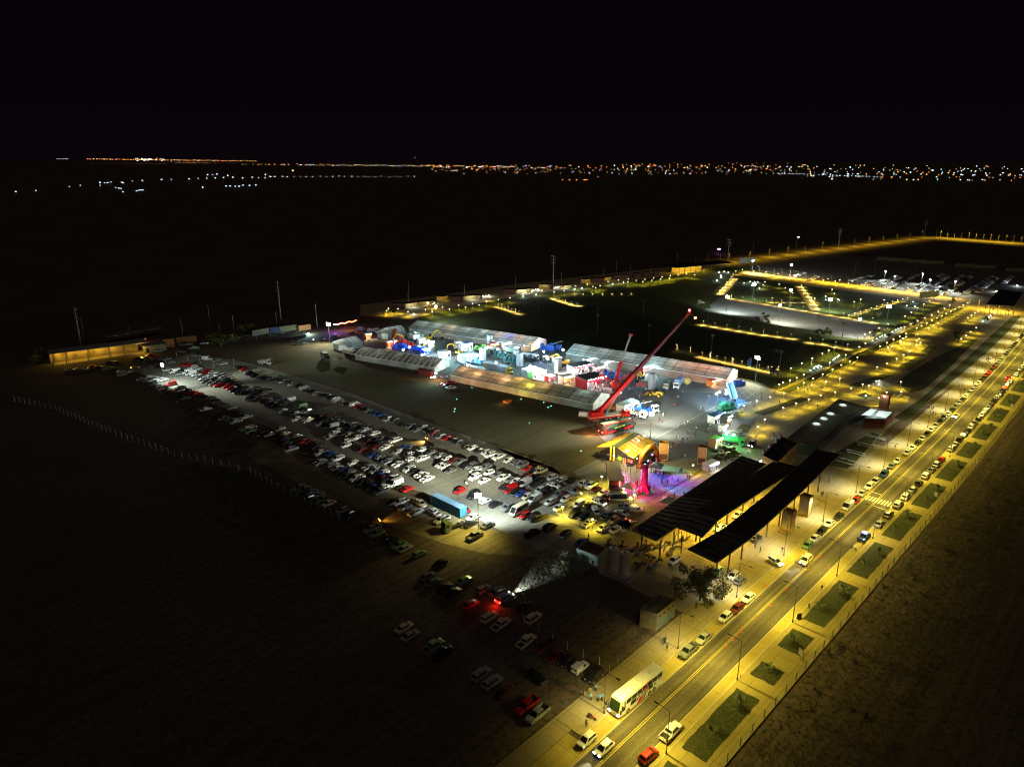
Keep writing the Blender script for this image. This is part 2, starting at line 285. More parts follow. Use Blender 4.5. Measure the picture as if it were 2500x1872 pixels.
for a, b_ in BEDS:
    n_ = int(b_ - a); j_ = lambda: rj.uniform(-.13, .13)
    poly('lawn_bed', [rd(a + (b_ - a) * k / n_, 7.75 + j_()) for k in range(n_ + 1)] + [rd(b_ + j_(), 7.75 + 4.65 * k / 5) for k in range(1, 5)] + [rd(b_ - (b_ - a) * k / n_, 12.4 + j_()) for k in range(n_ + 1)] + [rd(a + j_(), 12.4 - 4.65 * k / 5) for k in range(1, 5)], .150, GRASS)
# dark planting between promenade and avenue, sunken gardens
for pts in (sheet('Q3', 300, 1420, 480, 1330, 760, 1180, 820, 1200, 640, 1400, 560, 1470), sheet('Q3', 930, 1060, 1160, 900, 1400, 690, 1890, 240, 1990, 235, 1700, 520, 1500, 690, 1240, 900, 1040, 1090),
            sheet('Q3', 575, 795, 835, 706, 925, 720, 660, 812), sheet('Q3', 965, 652, 1105, 570, 1205, 582, 1060, 680), sheet('Q3', 1155, 520, 1220, 472, 1290, 492, 1230, 545),
            sheet('Q3', 640, 878, 700, 855, 765, 880, 705, 908), sheet('B4', 1400, 1290, 1560, 1140, 1745, 1180, 1580, 1400), sheet('B5', 900, 440, 1080, 500, 1060, 560, 900, 600, 800, 590)):
    poly('planting_bed', pts, .066, GRASS)
poly('dark_garden', sheet('Q3', 1060, 690, 1240, 590, 1400, 510, 1560, 430, 1620, 420, 1400, 640, 1180, 830, 1060, 860, 960, 780), .062, GRASS)
pl = poly('sunken_pool_garden', sheet('C6', 775, 1145, 1410, 935, 1545, 962, 905, 1188), .072, ground_mat('dark bed soil', (.02, .022, .012), (.035, .035, .018)))
LNE = MB()
def gline(p, q, w=.12, z=.078):
    d = (q - p).normalized(); n = Vector((-d.y, d.x, 0)) * w / 2
    LNE.add([(c.x, c.y, z) for c in (p - n, q - n, q + n, p + n)], [(0, 1, 2, 3)])
A0, A1, A2, A3 = sheet('C6', 790, 790, 930, 830, 720, 1075, 570, 905)
for k in range(0, 5):
    gline(A3.lerp(A0, k / 4), A2.lerp(A1, k / 4))
for a, b_ in ((A0, A3), (A1, A2), (A0.lerp(A1, .5), A3.lerp(A2, .5)), (sheet('C6', 930, 830, 1300, 900)), (sheet('C6', 560, 910, 1000, 1060)), (sheet('C6', 640, 1090, 1080, 880)), (sheet('C6', 800, 790, 1210, 880))): gline(a, b_)
for a in range(7):
    p = at('R6', 1300 - a * 10, 640); 
for v, x0, y0, x1, y1 in (('B5', 1590, 900, 1840, 730), ('B4', 0, 1400, 420, 1180), ('B4', 420, 1180, 1080, 830), ('A5', 1560, 1010, 2080, 690), ('R6', 300, 910, 560, 760), ('B4', 420, 560, 1190, 570)):
    gline(at(v, x0, y0), at(v, x1, y1), .25)
o = LNE.build('ground_marking', WL); o['kind'] = 'structure'; o['label'] = 'painted court and bay lines on the fair ground'
for v, x0, y0, x1, y1 in (('R1', 450, 850, 1300, 1110), ('R1', 1300, 1110, 2212, 1450), ('A5', 560, 10, 1900, 500)):
    pass
strip('kerb', [at('R1', 800, 980), at('R1', 1060, 1080), at('R1', 1300, 1160), at('R1', 1700, 1290), at('R1', 2212, 1470), at('R6', 640, 290), at('R6', 1000, 410), at('R6', 1180, 460)], .7, .05, ground_mat('field edge kerb', (.22, .2, .15), (.28, .26, .2)))
# a far low ridge that carries the town lights
hb = MB(); N = 60; xs = [-16000 + 36000 * i / N for i in range(N + 1)]
hp = [(x, 15200 + 300 * math.sin(x * .0007), 6 + 22 * abs(math.sin(x * .00031 + 1)) + 12 * random.random()) for x in xs]
hb.add([(x, y - 900, -1) for x, y, z in hp] + hp + [(x, y + 2500, -1) for x, y, z in hp], [(i, i + 1, N + 2 + i, N + 1 + i) for i in range(N)] + [(N + 1 + i, N + 2 + i, 2 * N + 3 + i, 2 * N + 2 + i) for i in range(N)])
struct('hills', hb, DIRT)
# ================================================================ VEHICLES
# slots of every car mesh: 0 body, 1 window, 2 tyre, 3 rim, 4 headlight, 5 tail light, 6 dark trim
SLOTN = {0: 'body', 1: 'window', 4: 'headlight', 5: 'tail_light', 6: 'bumper'}
def car_geo(kind):
    "returns list of (part name, slot mats, MB)"
    W = {'s': .88, 'h': .85, 'u': .93, 'p': .92, 'v': .97, 'f': .80, 'm': 1.0}[kind]
    L = {'s': 2.25, 'h': 2.0, 'u': 2.3, 'p': 2.6, 'v': 2.5, 'f': 2.05, 'm': 3.3}[kind]
    rails = []; body = MB(); win = MB(); bump = MB(); heads = []; tails = []; wheels = []
    def hull(st):
        secs = []
        for y, zt, w in st:
            zb = .26
            secs.append([(-w * .90, y, zb), (w * .90, y, zb), (w, y, zb + .22), (w * .985, y, zt - .16), (w * .88, y, zt), (-w * .88, y, zt), (-w * .985, y, zt - .16), (-w, y, zb + .22)])
        body.loft(secs, 0)
    def cab(y0, y1, ty0, ty1, zb, zt, wb, wt, side=2, rear=True):
        "greenhouse: base y0..y1, roof ty0..ty1"
        base = [(-wb, y0, zb), (wb, y0, zb), (wb, y1, zb), (-wb, y1, zb)]; top = [(-wt, ty0, zt), (wt, ty0, zt), (wt, ty1, zt), (-wt, ty1, zt)]
        mid = [(-wt * .8, ty0 + .1, zt + .05), (wt * .8, ty0 + .1, zt + .05), (wt * .8, ty1 - .15, zt + .05), (-wt * .8, ty1 - .15, zt + .05)]
        body.add(base + top + mid, [(0, 1, 5, 4), (1, 2, 6, 5), (2, 3, 7, 6), (3, 0, 4, 7), (4, 5, 9, 8), (5, 6, 10, 9), (6, 7, 11, 10), (7, 4, 8, 11), (8, 9, 10, 11)], 0)
        def quad(a, b, c, d, u0, u1, v0, v1, off):
            A, B, C, D = map(Vector, (a, b, c, d)); n = (B - A).cross(D - A).normalized() * off
            f = lambda u, v: (A.lerp(B, u)).lerp(D.lerp(C, u), v) + n
            win.add([f(u0, v0), f(u1, v0), f(u1, v1), f(u0, v1)], [(0, 1, 2, 3)], 1)
        quad(base[2], base[3], top[3], top[2], .05, .95, .06, .93, .012)      # windscreen
        if rear: quad(base[0], base[1], top[1], top[0], .07, .93, .12, .9, .012)
        for k in range(side):
            u0 = .04 + k * .92 / side; u1 = u0 + .92 / side - .05
            quad(base[1], base[2], top[2], top[1], u0, u1, .08, .88, .012)
            quad(base[3], base[0], top[0], top[3], 1 - u1, 1 - u0, .08, .88, .012)
    if kind == 's':
        hull([(-L, .80, .74), (-L + .12, .90, .84), (-1.35, .96, .88), (.75, .96, .88), (1.75, .84, .86), (L - .1, .72, .8), (L, .60, .7)])
        cab(-1.75, 1.15, -.95, .35, .93, 1.40, .80, .60)
    elif kind == 'h':
        hull([(-L, .80, .76), (-L + .1, .95, .83), (-1.2, .98, .85), (.8, .97, .85), (1.6, .85, .83), (L - .08, .74, .78), (L, .60, .7)])
        cab(-1.88, 1.25, -1.5, .35, .95, 1.47, .78, .60)
    elif kind == 'u':
        hull([(-L, .9, .84), (-L + .1, 1.08, .91), (.9, 1.08, .93), (1.9, .98, .92), (L - .08, .88, .86), (L, .7, .78)])
        cab(-2.16, 1.3, -1.9, .5, 1.05, 1.72, .85, .70, 3)
        rails = [MB().bar((sx * .66, -1.7, 1.80), (sx * .66, .3, 1.80), .05, .05, 6) for sx in (-1, 1)]
    elif kind == 'p':
        hull([(-L, .62, .86), (-L + .05, .64, .92), (-.92, .64, .92), (-.9, 1.06, .92), (1.15, 1.06, .92), (2.2, .98, .91), (L - .08, .86, .86), (L, .68, .78)])
        for sx in (-1, 1): body.box(sx * .86 - .06, sx * .86 + .06, -L + .02, -.9, .6, 1.06, 0)
        body.box(-.84, .84, -L + .02, -L + .1, .6, 1.04, 0); bump.box(-.80, .80, -L + .12, -.95, .62, .67, 6)
        cab(-.92, 1.45, -.72, .72, 1.03, 1.70, .84, .68)
    elif kind == 'v':
        hull([(-L, .98, .93), (1.4, .98, .97), (2.2, .92, .93), (L - .05, .82, .86), (L, .66, .78)])
        cab(-L + .03, 2.0, -L + .08, 1.1, .95, 2.02, .93, .82, 1); win.v = win.v[:]; 
    elif kind == 'f':
        hull([(-L, .8, .8), (.7, .95, .84), (1.7, .86, .82), (L - .05, .75, .76), (L, .6, .7)])
        cab(.0, 1.25, .1, .55, .92, 1.46, .76, .62, 1, False); body.box(-.8, .8, -L + .02, .04, .7, 1.72, 0, tx=.94, ty=.98)
        for sx in (-.4, .4): win.box(sx - .26, sx + .26, -L - .002, -L + .03, 1.15, 1.5, 1)
    elif kind == 'm':
        hull([(-L, 1.0, .96), (2.2, 1.0, 1.0), (3.0, .9, .94), (L - .05, .8, .88), (L, .66, .8)])
        cab(-L + .03, 2.9, -L + .12, 1.7, .97, 2.55, .97, .84, 1)
        for k in range(4):
            y = -2.7 + k * 1.15
            for sx in (-1, 1): win.add([(sx * .945, y, 1.35), (sx * .945, y + 1.0, 1.35), (sx * .885, y + 1.0, 2.1), (sx * .885, y, 2.1)], [(0, 1, 2, 3) if sx > 0 else (3, 2, 1, 0)], 1)
    if kind == 'v':     # panel van: only front door glass kept on the sides
        win = MB()
        A = [(-.88, 2.02, 1.02), (.88, 2.02, 1.02), (.78, 1.13, 1.96), (-.78, 1.13, 1.96)]; win.add([(x, y + .015, z + .012) for x, y, z in A], [(1, 0, 3, 2)], 1)
        for sx in (-1, 1): win.add([(sx * .935, .85, 1.08), (sx * .935, 1.75, 1.08), (sx * .85, 1.0, 1.75), (sx * .85, .85, 1.75)], [(0, 1, 2, 3) if sx > 0 else (3, 2, 1, 0)], 1)
    wr = .33 if kind in 'shf' else .38
    yf, yr = (L - .85, -L + .85) if kind != 'm' else (L - 1.1, -L + 1.5)
    for sx in (-1, 1):
        for y in (yf, yr):
            w = MB(); w.cyl((sx * (W - .19), y, wr), (sx * (W + .015), y, wr), wr, n=12, mi=2); w.cyl((sx * (W + .012), y, wr), (sx * (W + .022), y, wr), wr * .6, n=10, mi=3); wheels.append(w)
        z = {'s': .66, 'h': .7, 'u': .84, 'p': .84, 'v': .8, 'f': .7, 'm': .8}[kind]
        h = MB(); h.box(sx * W * .62 - .17, sx * W * .62 + .17, L - .10, L + .012, z - .09, z + .07, 4); heads.append(h)
        t = MB(); tz = .85 if kind in 'shf' else .95
        t.box(sx * W * .80 - .10, sx * W * .80 + .10, -L - .012, -L + .1, tz - .14, tz + .1, 5); tails.append(t)
        m_ = MB()
    fb = MB().box(-W * .8, W * .8, L - .05, L + .03, .28, .50, 6); fb.box(-.28, .28, L + .028, L + .036, .36, .46, 4); rb = MB().box(-W * .8, W * .8, -L - .03, -L + .05, .30, .52, 6)
    extra = [('bumper', fb), ('bumper', rb)] + ([('roof_rail', q) for q in rails] if rails else []) + ([('bed_liner', bump)] if bump.v else [])
    return [('body', body), ('window', win)] + extra + [('wheel', w) for w in wheels] + [('headlight', h) for h in heads] + [('tail_light', t) for t in tails]
SLOTS = [CARM['w'], GLASS, TYRE, RIM, LENS, REDLENS, BLACKP]
KNAME = {'s': ('parked_car', 'saloon', 'car'), 'h': ('parked_car', 'hatchback', 'car'), 'u': ('parked_car', 'estate car', 'car'), 'p': ('pickup_truck', 'pickup', 'pickup'),
         'v': ('delivery_van', 'panel van', 'van'), 'f': ('delivery_van', 'box van', 'van'), 'm': ('minibus', 'minibus', 'minibus')}
PROTO_N = {}; PROTO_F = {}
def _protos(k):
    if k in PROTO_N: return
    geo = car_geo(k); parts = []
    allb = MB()
    for n, b in geo:
        used = sorted(set(b.m)); mp = {s: i for i, s in enumerate(used)}
        allb.add(b.v, b.f); allb.m[-len(b.f):] = b.m
        c = MB(); c.v = b.v; c.f = b.f; c.m = [mp[i] for i in b.m]
        parts.append((n, c.mesh(n, [SLOTS[i] for i in used])))
    PROTO_N[k] = parts; PROTO_F[k] = allb.mesh('vehicle', SLOTS)
FARMASS = []   # (mesh, matrix, colour) joined later into one mass
CARCOUNT = {}
DEFER = []
def car(tok, p, az, where, group, near=None, lit=False, label=None, name=None, z=0.0, _final=False):
    k, c = tok[0], tok[1]; _protos(k)
    nm, tname, cat = KNAME[k]
    d = math.hypot(p.x, p.y)
    if near is None: near = d < 205
    lab = label or f"{CARC[c][0]} {tname} {where}"
    loc = (p.x, p.y, z if z else .045)
    if near:
        r = thing(name or nm, lab, cat, loc, az, group)
        for n, me in PROTO_N[k]:
            o = bpy.data.objects.new(n, me); COL.objects.link(o); o.parent = r
            if n == 'body': o.material_slots[0].link = 'OBJECT'; o.material_slots[0].material = CARM[c]
            if lit and n == 'headlight': o.material_slots[0].link = 'OBJECT'; o.material_slots[0].material = G_HEAD
            if lit and n == 'tail_light': o.material_slots[0].link = 'OBJECT'; o.material_slots[0].material = G_TAIL
    elif nm == 'parked_car' and not lit and not _final:
        DEFER.append((d, tok, p.copy(), az, where, group, label, name, z)); return None
    else:
        r = bpy.data.objects.new(name or nm, PROTO_F[k]); COL.objects.link(r); r.location = loc; r.rotation_euler[2] = -rad(az); tag(r, lab, cat, group)
        r.material_slots[0].link = 'OBJECT'; r.material_slots[0].material = CARM[c]
        if lit: r.material_slots[4].link = 'OBJECT'; r.material_slots[4].material = G_HEAD
    CARCOUNT[nm] = CARCOUNT.get(nm, 0) + 1
    return r
def headbeam(r, power=2500, both=True, L=2.3, col=(1, .93, .8)):
    light('SPOT', r, (0, L + .15, .75), col, power, .1, aim=(0, 1, -.10), spot=60, blend=.8, name='headlight_beam')
TY = 'sshhhuupph'; CL = 'wwwwssssgggkkkkkrbmw'
def rtok(rng): return rng.choice(TY) + rng.choice(CL)
# ---- cars read one by one from the lot: zoom view, image pixels "x y token [azimuth]"
def lot(v, data, where, group, dz=.6):
    for ent in data.strip().split(','):
        w = ent.split()
        x, y, tok = float(w[0]), float(w[1]), w[2]
        rng = random.Random(int(x * 7 + y * 13))
        a = float(w[3]) if len(w) > 3 else (222 if rng.random() < .72 else 42)
        if len(w) <= 3 and tok[0] == 'p' and rng.random() < .5: a = 42
        p = at(v, x, y, dz)
        car(tok, p, a + rng.uniform(-3.5, 3.5), where, group)
RA = 'in the row edging the bare field'; RB = 'in the double row across the lot'; RC = 'in the short row before the double row'
RD = 'in the row nearest the scrub fence'; RE = 'nosed up to the wire fence posts'; GL = 'vehicles in the large lot'
lot('A5', '2020 610 sk 222,1885 600 sw 222,1740 560 hw 222,1560 460 pc 222,1475 415 sk 222,1360 410 sr 222,1270 360 ug,1165 320 ug,1050 285 hw,890 230 pw 222,760 200 uw 222,690 160 hw 222,590 120 sk,480 90 hw 222,385 65 hk', RA, GL)
lot('A4', '2070 640 sk,1990 610 hk,1890 580 sr 222,1790 560 hs 222,1690 500 um 222,1600 450 sk,1500 420 ug,1420 450 sg 222,1310 395 hg,1200 360 sk,1060 300 hk,970 280 ps 222,860 210 sb,760 190 sb,640 140 sg,560 110 hk,480 80 sr,440 60 vw', RA, GL)
lot('A2', '2030 720 pm,1900 690 sk,1830 680 hg,1720 640 vs,1600 580 sk,1500 540 sk,1400 530 hs,1290 490 sk,1200 450 vs,1110 400 sk,1000 380 sy,930 350 sg,860 340 sy,800 320 hg,740 260 vn,660 280 sg,560 280 sk,480 270 sg,390 240 sk,330 210 sk,300 190 hg,230 140 sm,190 110 sb,130 100 hs', RA, GL)
lot('A1', '1180 340 um,1080 330 sm,950 440 vw,830 410 sw,700 360 sk,640 340 sg,900 290 hs,820 240 ss,740 230 hg,600 200 sk,560 250 sg,500 270 sk,620 220 sm,560 180 sm,360 230 sk,430 250 hk,1050 470 ss,1150 450 vw,1210 470 vw,1240 380 uw,1310 400 uw,1030 430 sk', 'at the upper corner of the large lot', GL)
lot('A1', '1290 490 sw,1350 520 hs,1410 550 sw,1450 590 ss,1510 620 hs,1420 460 sr 222,1470 420 sr,1540 490 sy,1570 450 sw,1640 480 sw,1600 530 sw,1680 500 hs,1560 560 sk,1620 600 ss,1720 530 ss,1750 560 sg,1800 590 sk,1650 650 sm,1720 610 sg,1790 670 sm,1860 620 sk,1850 700 sm,1920 660 sk,1900 730 sk,1980 690 hk,1960 760 sk,1560 640 hs', RB, GL)
lot('A2', '330 470 ss,250 500 sk,420 440 sg,480 500 sk,540 530 ss,400 540 sk,320 600 sk,460 600 sg,540 640 sm,660 640 ss,740 600 hg,800 650 ss,620 700 sk,700 720 sk,860 800 ps,900 700 ug,980 830 sg,960 640 vw,1060 760 sg,1060 850 ps,1140 740 vn,1080 930 pw,1140 900 sk,1260 800 ps,1350 780 sk,1260 950 pw,1350 880 sk,1440 920 sk,1450 1010 ss,1550 880 sm,1620 960 sg,1540 1000 sk,1680 930 sk,1640 1060 vs,1740 980 sg,1720 1110 sw,1660 1160 ps,1600 1220 pg,1840 1020 sk,1920 1050 sg,2000 1010 hs', RB, GL)
lot('A4', '470 580 pw 222,340 530 pg,590 460 ps,560 400 sk,460 370 sg,380 430 sk,730 520 pw 222,640 640 sm,700 590 sk,860 590 sg,780 640 sk,960 600 sk,1070 620 pw 222,930 730 pw 42,760 720 sm,820 680 sk,1110 800 hs 222,1240 720 sb,1330 740 hs 222,1290 850 hw 222,1330 910 hw,1500 770 pw 222,1620 750 sk,1650 810 sg,1430 860 sk,1500 910 pw 222,1400 740 sk', RB, GL)
lot('A5', '60 260 hw 222,170 280 sm,290 300 sg,370 380 sk,470 380 ug,540 440 pw,690 400 ug,740 480 hw 222,510 555 uw 222,660 610 sw 222,880 520 hg 222,970 560 pw 222,1080 590 sg,1190 620 pw 222,1310 650 vw 222,30 380 sw,130 450 sg 222,1470 660 sk,1490 560 hk,1550 610 sk', RB, GL)
lot('A4', '1790 860 ss,1890 910 hw 222,1800 1010 sw 222', RB, GL)
lot('A5', '990 700 sk,1080 750 vr 222,1160 790 hk 222,1250 810 sb,1350 860 hc 222,1470 900 vw 222,1550 760 hw 222,1640 780 pk,1860 820 sg,1710 950 hw 222,1960 900 hw 222,1840 1040 hw 222,1770 680 sw 130,2060 780 ug 130,1330 530 sm', 'at the bright end of the double row', GL)
lot('A4', '280 640 hw,290 700 hw 222,540 770 hm,720 850 sb,850 890 hs,900 940 sk,980 950 ps,1130 1000 pw 42,1290 1080 uw,1370 1110 sk,1490 1170 pw 42,1580 1230 pw 42', RC, GL)
lot('A1', '1040 690 sg,1130 740 sk,1240 770 sm,1320 800 sm,1390 840 sk,1520 860 sg,1600 910 hk,1860 1010 ss,2060 1140 sk,1920 1100 sk,1070 820 sk,1110 860 sg,1440 1040 ps,1520 1150 sk,1730 1180 ss,1830 1200 ss,1920 1230 ps,2080 1160 ps,2090 1350 ps', RD, GL)
lot('A3', '60 30 ps,70 80 sn,240 120 sk,300 110 hk,380 140 ss,540 45 ss,640 120 hc,820 165 hs,920 250 sr,1010 250 sm,1130 310 sk,640 270 sk,620 200 hk,560 250 sk,715 370 ps 222,1190 420 ps 222,1060 390 sk,1350 440 sb,1460 520 uw,1700 585 hw 222', RD, GL)
lot('A3', '1110 570 sk,1190 580 ps 42,1380 620 us,1450 670 sw,1540 700 sb,1480 740 sk,1640 730 sg,1600 800 sk,1770 830 pw,1960 660 ps 42,2080 710 ps,1840 900 sk,1920 880 sk,1980 960 sk,2060 1000 sk,2150 1040 pg', RD, GL)
lot('A6', '470 120 sb,480 180 sm,500 90 hw,650 180 pw 222,690 260 vw 222,500 240 pk,880 350 sr 42,160 220 sk,240 260 sk,330 320 sb,400 360 sk,500 330 pw 42', RD, GL)
lot('A3', '860 980 sn,940 1010 sg,1040 1050 ss,900 1090 sk,1140 1100 ss,1000 1140 hk,1240 1160 sn,1320 1230 sw 222,1540 1340 hs,1640 1390 sk', RE, GL)
lot('R5', '930 1150 sk 222,1070 1215 sm 42,1135 1255 ps,1180 1295 sn,1265 1340 sm,1320 1360 hk,1380 1400 sn,1430 1430 ss,1560 1480 hn,1740 1570 sk', RE, GL)
GS = 'loosely parked vehicles'
sc = [('A6', 650, 560, 'sk', 222, 'half hidden behind the white pickup'), ('A6', 770, 560, 'pw', 222, 'behind the dark car with brake lights'), ('A6', 840, 640, 'sg', 222, 'beside the white pickup by the slab edge'),
      ('A6', 1080, 580, 'pc', 140, 'turned sideways between pickup and container'), ('A6', 1010, 720, 'pw', 42, 'alone on the dirt with amber glow'), ('A6', 1290, 720, 'pw', 318, 'along the side of the blue container'),
      ('A6', 1420, 840, 'pw', 222, 'beside the truck cab'), ('A6', 1710, 380, 'hr', 222, 'alone on the bright slabs'), ('A6', 1930, 450, 'uk', 222, 'behind the floodlight mast'),
      ('A5', 680, 930, 'fw', 42, 'under the floodlight mast, almost overexposed'), ('A5', 840, 980, 'hk', 42, 'between the white van and grey car'), ('A5', 1040, 1040, 'ug', 222, 'with roof rails beside the cream minibus'),
      ('A5', 1210, 1090, 'mc', 222, 'with open side door near the red car'), ('A5', 1310, 1160, 'hr', 222, 'beside the cream minibus'), ('A5', 1460, 1190, 'uk', 222, 'with long shadow beside the red hatchback'),
      ('A5', 340, 1060, 'sr', 318, 'hidden behind the blue container'), ('A5', 490, 1190, 'sc', 222, 'by the end of the blue container'), ('A5', 720, 1310, 'sg', 42, 'on the tip of the concrete slab'),
      ('R6', 215, 950, 'pg', 42, 'on the dirt by the slab tip'), ('R6', 740, 930, 'pk', 42, 'alone on yellow lit dirt'), ('R6', 890, 875, 'uk', 42, 'near two dark vehicles on yellow dirt'), ('R6', 1035, 935, 'hk', 222, 'with roof bars near the pump house'),
      ('R6', 1175, 1010, 'sb', 222, 'behind the pump house'), ('A5', 440, 1290, 'sk', 42, 'behind the truck chassis'),
      ('B6', 600, 320, 'hw', 222, 'first of two pale cars near the motorcycles'), ('B6', 790, 350, 'hw', 222, 'second of two pale cars near the motorcycles'), ('B6', 920, 240, 'sk', 222, 'tucked behind the two pale cars'), ('B6', 1040, 270, 'sk', 222, 'against the black canopy'),
      ('B6', 770, 190, 'hc', 222, 'behind the first pale car'), ('B6', 660, 120, 'pg', 42, 'in the second line near the lamp'), ('B6', 900, 80, 'sw', 130, 'leaving the bay with red light'), ('B6', 380, 240, 'pc', 42, 'beneath the lamp post with long shadow'),
      ('B6', 290, 130, 'hk', 222, 'in a dark huddle of three cars'), ('B6', 150, 90, 'uk', 222, 'at the outside of the dark huddle'), ('B6', 490, 60, 'fw', 170, 'facing the camera between dark cars'),
      ('A7', 1040, 1390, 'pk', 0, 'x'), ('A7', 1120, 1180, 'uw', 130, 'driving between parked rows'), ('A7', 580, 1230, 'fw', 222, 'beside the dark huddle'), ('A7', 860, 1260, 'sk', 42, 'behind the white driving car'),
      ('A7', 710, 680, 'pw', 222, 'at the top of the yellow lit rows'), ('A7', 910, 720, 'pw', 222, 'second at the top of the yellow lit rows'), ('A7', 1050, 820, 'sm', 222, 'with bright reflections in the yellow lit rows'), ('A7', 1240, 920, 'sw', 222, 'near the stage end wall'),
      ('A7', 1340, 1040, 'hg', 222, 'tucked beside the minibus'), ('A7', 1700, 1080, 'ms', 90, 'with headlights beside the round stage'), ('A7', 1880, 1290, 'ps', 90, 'parked crosswise below the minibus'), ('A7', 2140, 1370, 'fw', 90, 'with blue windscreen below the flag canopy'),
      ('B6', 1730, 830, 'hw', 222, 'parked alone under the black canopy'), ('C5', 570, 530, 'ss', 42, 'first on the empty lane behind the lot'), ('C5', 650, 565, 'sw', 42, 'second on the empty lane behind the lot'), ('C5', 470, 515, 'vw', 100, 'on the unlit lane near the gate'),
      ('C5', 350, 480, 'ss', 100, 'on the unlit lane near the hedge'), ('C5', 270, 355, 'ss', 60, 'behind the gate lodge'), ('C5', 330, 395, 'pn', 70, 'in the dark behind the gate lodge'), ('C5', 440, 345, 'sn', 70, 'in the dark by the trees'), ('C5', 190, 435, 'sg', 100, 'beside the trees'),
      ('C5', 1500, 255, 'sn', 80, 'under the small white lamp'), ('C5', 1640, 315, 'sg', 80, 'in the little dark row beyond the tents'), ('C5', 1700, 300, 'ss', 80, 'in the little dark row below the mast'), ('C5', 1480, 350, 'ug', 80, 'below the small white lamp'), ('C5', 1860, 265, 'ss', 95, 'beyond the hipped tent'),
      ('C5', 2140, 195, 'vs', 95, 'below the string of red lights'), ('C5', 2040, 235, 'sk', 95, 'in the shadow below the string lights'), ('C5', 1410, 320, 'sk', 80, 'in deep shade below the fence'),
      ('A1', 1080, 10, 'ss', 100, 'near the gate lodge end'), ('A1', 700, 110, 'ss', 60, 'in front of the gate lodge'),
      ('A1', 580, 520, 'hs', 50, 'in the small pale cluster left of the mast'), ('A1', 430, 560, 'sw', 55, 'in the small pale cluster left of the mast'), ('A1', 520, 590, 'ss', 55, 'in the small pale cluster left of the mast'), ('A1', 640, 640, 'ss', 55, 'in the small pale cluster left of the mast'), ('A1', 690, 550, 'sw', 50, 'in the small pale cluster left of the mast'), ('A1', 760, 570, 'pw', 50, 'in the small pale cluster left of the mast'),
      ('A1', 900, 640, 'um', 222, 'alone at the foot of the mast'), ('A1', 750, 710, 'ug', 222, 'below the mast in half shade'), ('A1', 290, 430, 'sn', 60, 'in the dark cluster below the gate'), ('A1', 370, 420, 'hg', 60, 'in the dark cluster below the gate'), ('A1', 110, 440, 'sn', 60, 'in the dark cluster below the gate'), ('A1', 120, 490, 'sn', 60, 'in the dark cluster below the gate'), ('A1', 320, 380, 'sg', 60, 'in the dark cluster below the gate'),
      ('B7', 600, 1060, 'sg', 70, 'in the unlit line below the gate'), ('B7', 720, 1060, 'sk', 70, 'in the unlit line below the gate'), ('B7', 820, 1050, 'sg', 70, 'in the unlit line below the gate'), ('B7', 950, 1010, 'sm', 60, 'in the unlit line below the gate'), ('B7', 1040, 1020, 'sk', 60, 'in the unlit line below the gate'), ('B7', 1240, 960, 'uk', 60, 'at the upper corner of the unlit line'), ('B7', 1320, 950, 'sk', 60, 'at the upper corner of the unlit line'), ('B7', 1200, 1050, 'pn', 60, 'in the unlit line below the gate'), ('B7', 1290, 1040, 'sg', 60, 'in the unlit line below the gate'),
      # dirt lot in the foreground
      ('A8', 880, 1090, 'us', 42, 'first of the three on dark dirt'), ('A8', 990, 1170, 'us', 42, 'in the middle of the three on dark dirt'), ('A8', 1110, 1260, 'hm', 42, 'last of the three on dark dirt'), ('A8', 1430, 1110, 'sk', 140, 'alone facing the pavement'),
      ('A8', 2010, 1100, 'uk', 222, 'at the end of the fence row near the pavement'), ('A8', 1870, 1020, 'fw', 42, 'in the fence row beside the dark estate'), ('A8', 1730, 950, 'hk', 222, 'in the fence row between white van and red car'), ('A8', 1620, 900, 'sm', 222, 'in the fence row, darker of the red pair'), ('A8', 1510, 810, 'pm', 222, 'in the fence row, first of the red pair'),
      ('A8', 1330, 760, 'pc', 42, 'at the upper end of the fence row'), ('A8', 1400, 530, 'uc', 42, 'alone behind the fence row'), ('A8', 1080, 590, 'pc', 42, 'below the car with lit tail lights'), ('A8', 960, 520, 'uc', 42, 'beside the pale pickup on dark ground'),
      ('A8', 1310, 410, 'sk', 42, 'hardly visible in the dark'), ('A8', 1110, 330, 'us', 42, 'x2'), ('A8', 1040, 260, 'sg', 42, 'beside the lit car'), ('A8', 900, 240, 'hs', 42, 'in the dark group beside the lit car'), ('A8', 770, 390, 'sr', 42, 'glowing red beside the brake lights'),
      ('A8', 600, 270, 'sk', 42, 'in the unlit group behind the red car'), ('A8', 510, 220, 'sk', 42, 'in the unlit group behind the red car'), ('A8', 710, 150, 'sn', 42, 'with pale side in the unlit group'), ('A8', 400, 170, 'sg', 42, 'in the unlit group behind the red car'), ('A8', 340, 110, 'sg', 42, 'in the unlit group behind the red car'),
      ('A8', 110, 620, 'sc', 42, 'in the far left group of four'), ('A8', 170, 700, 'ss', 42, 'in the far left group of four'), ('A8', 400, 810, 'pn', 42, 'in the far left group of four'), ('A8', 500, 880, 'pk', 42, 'in the far left group of four')]
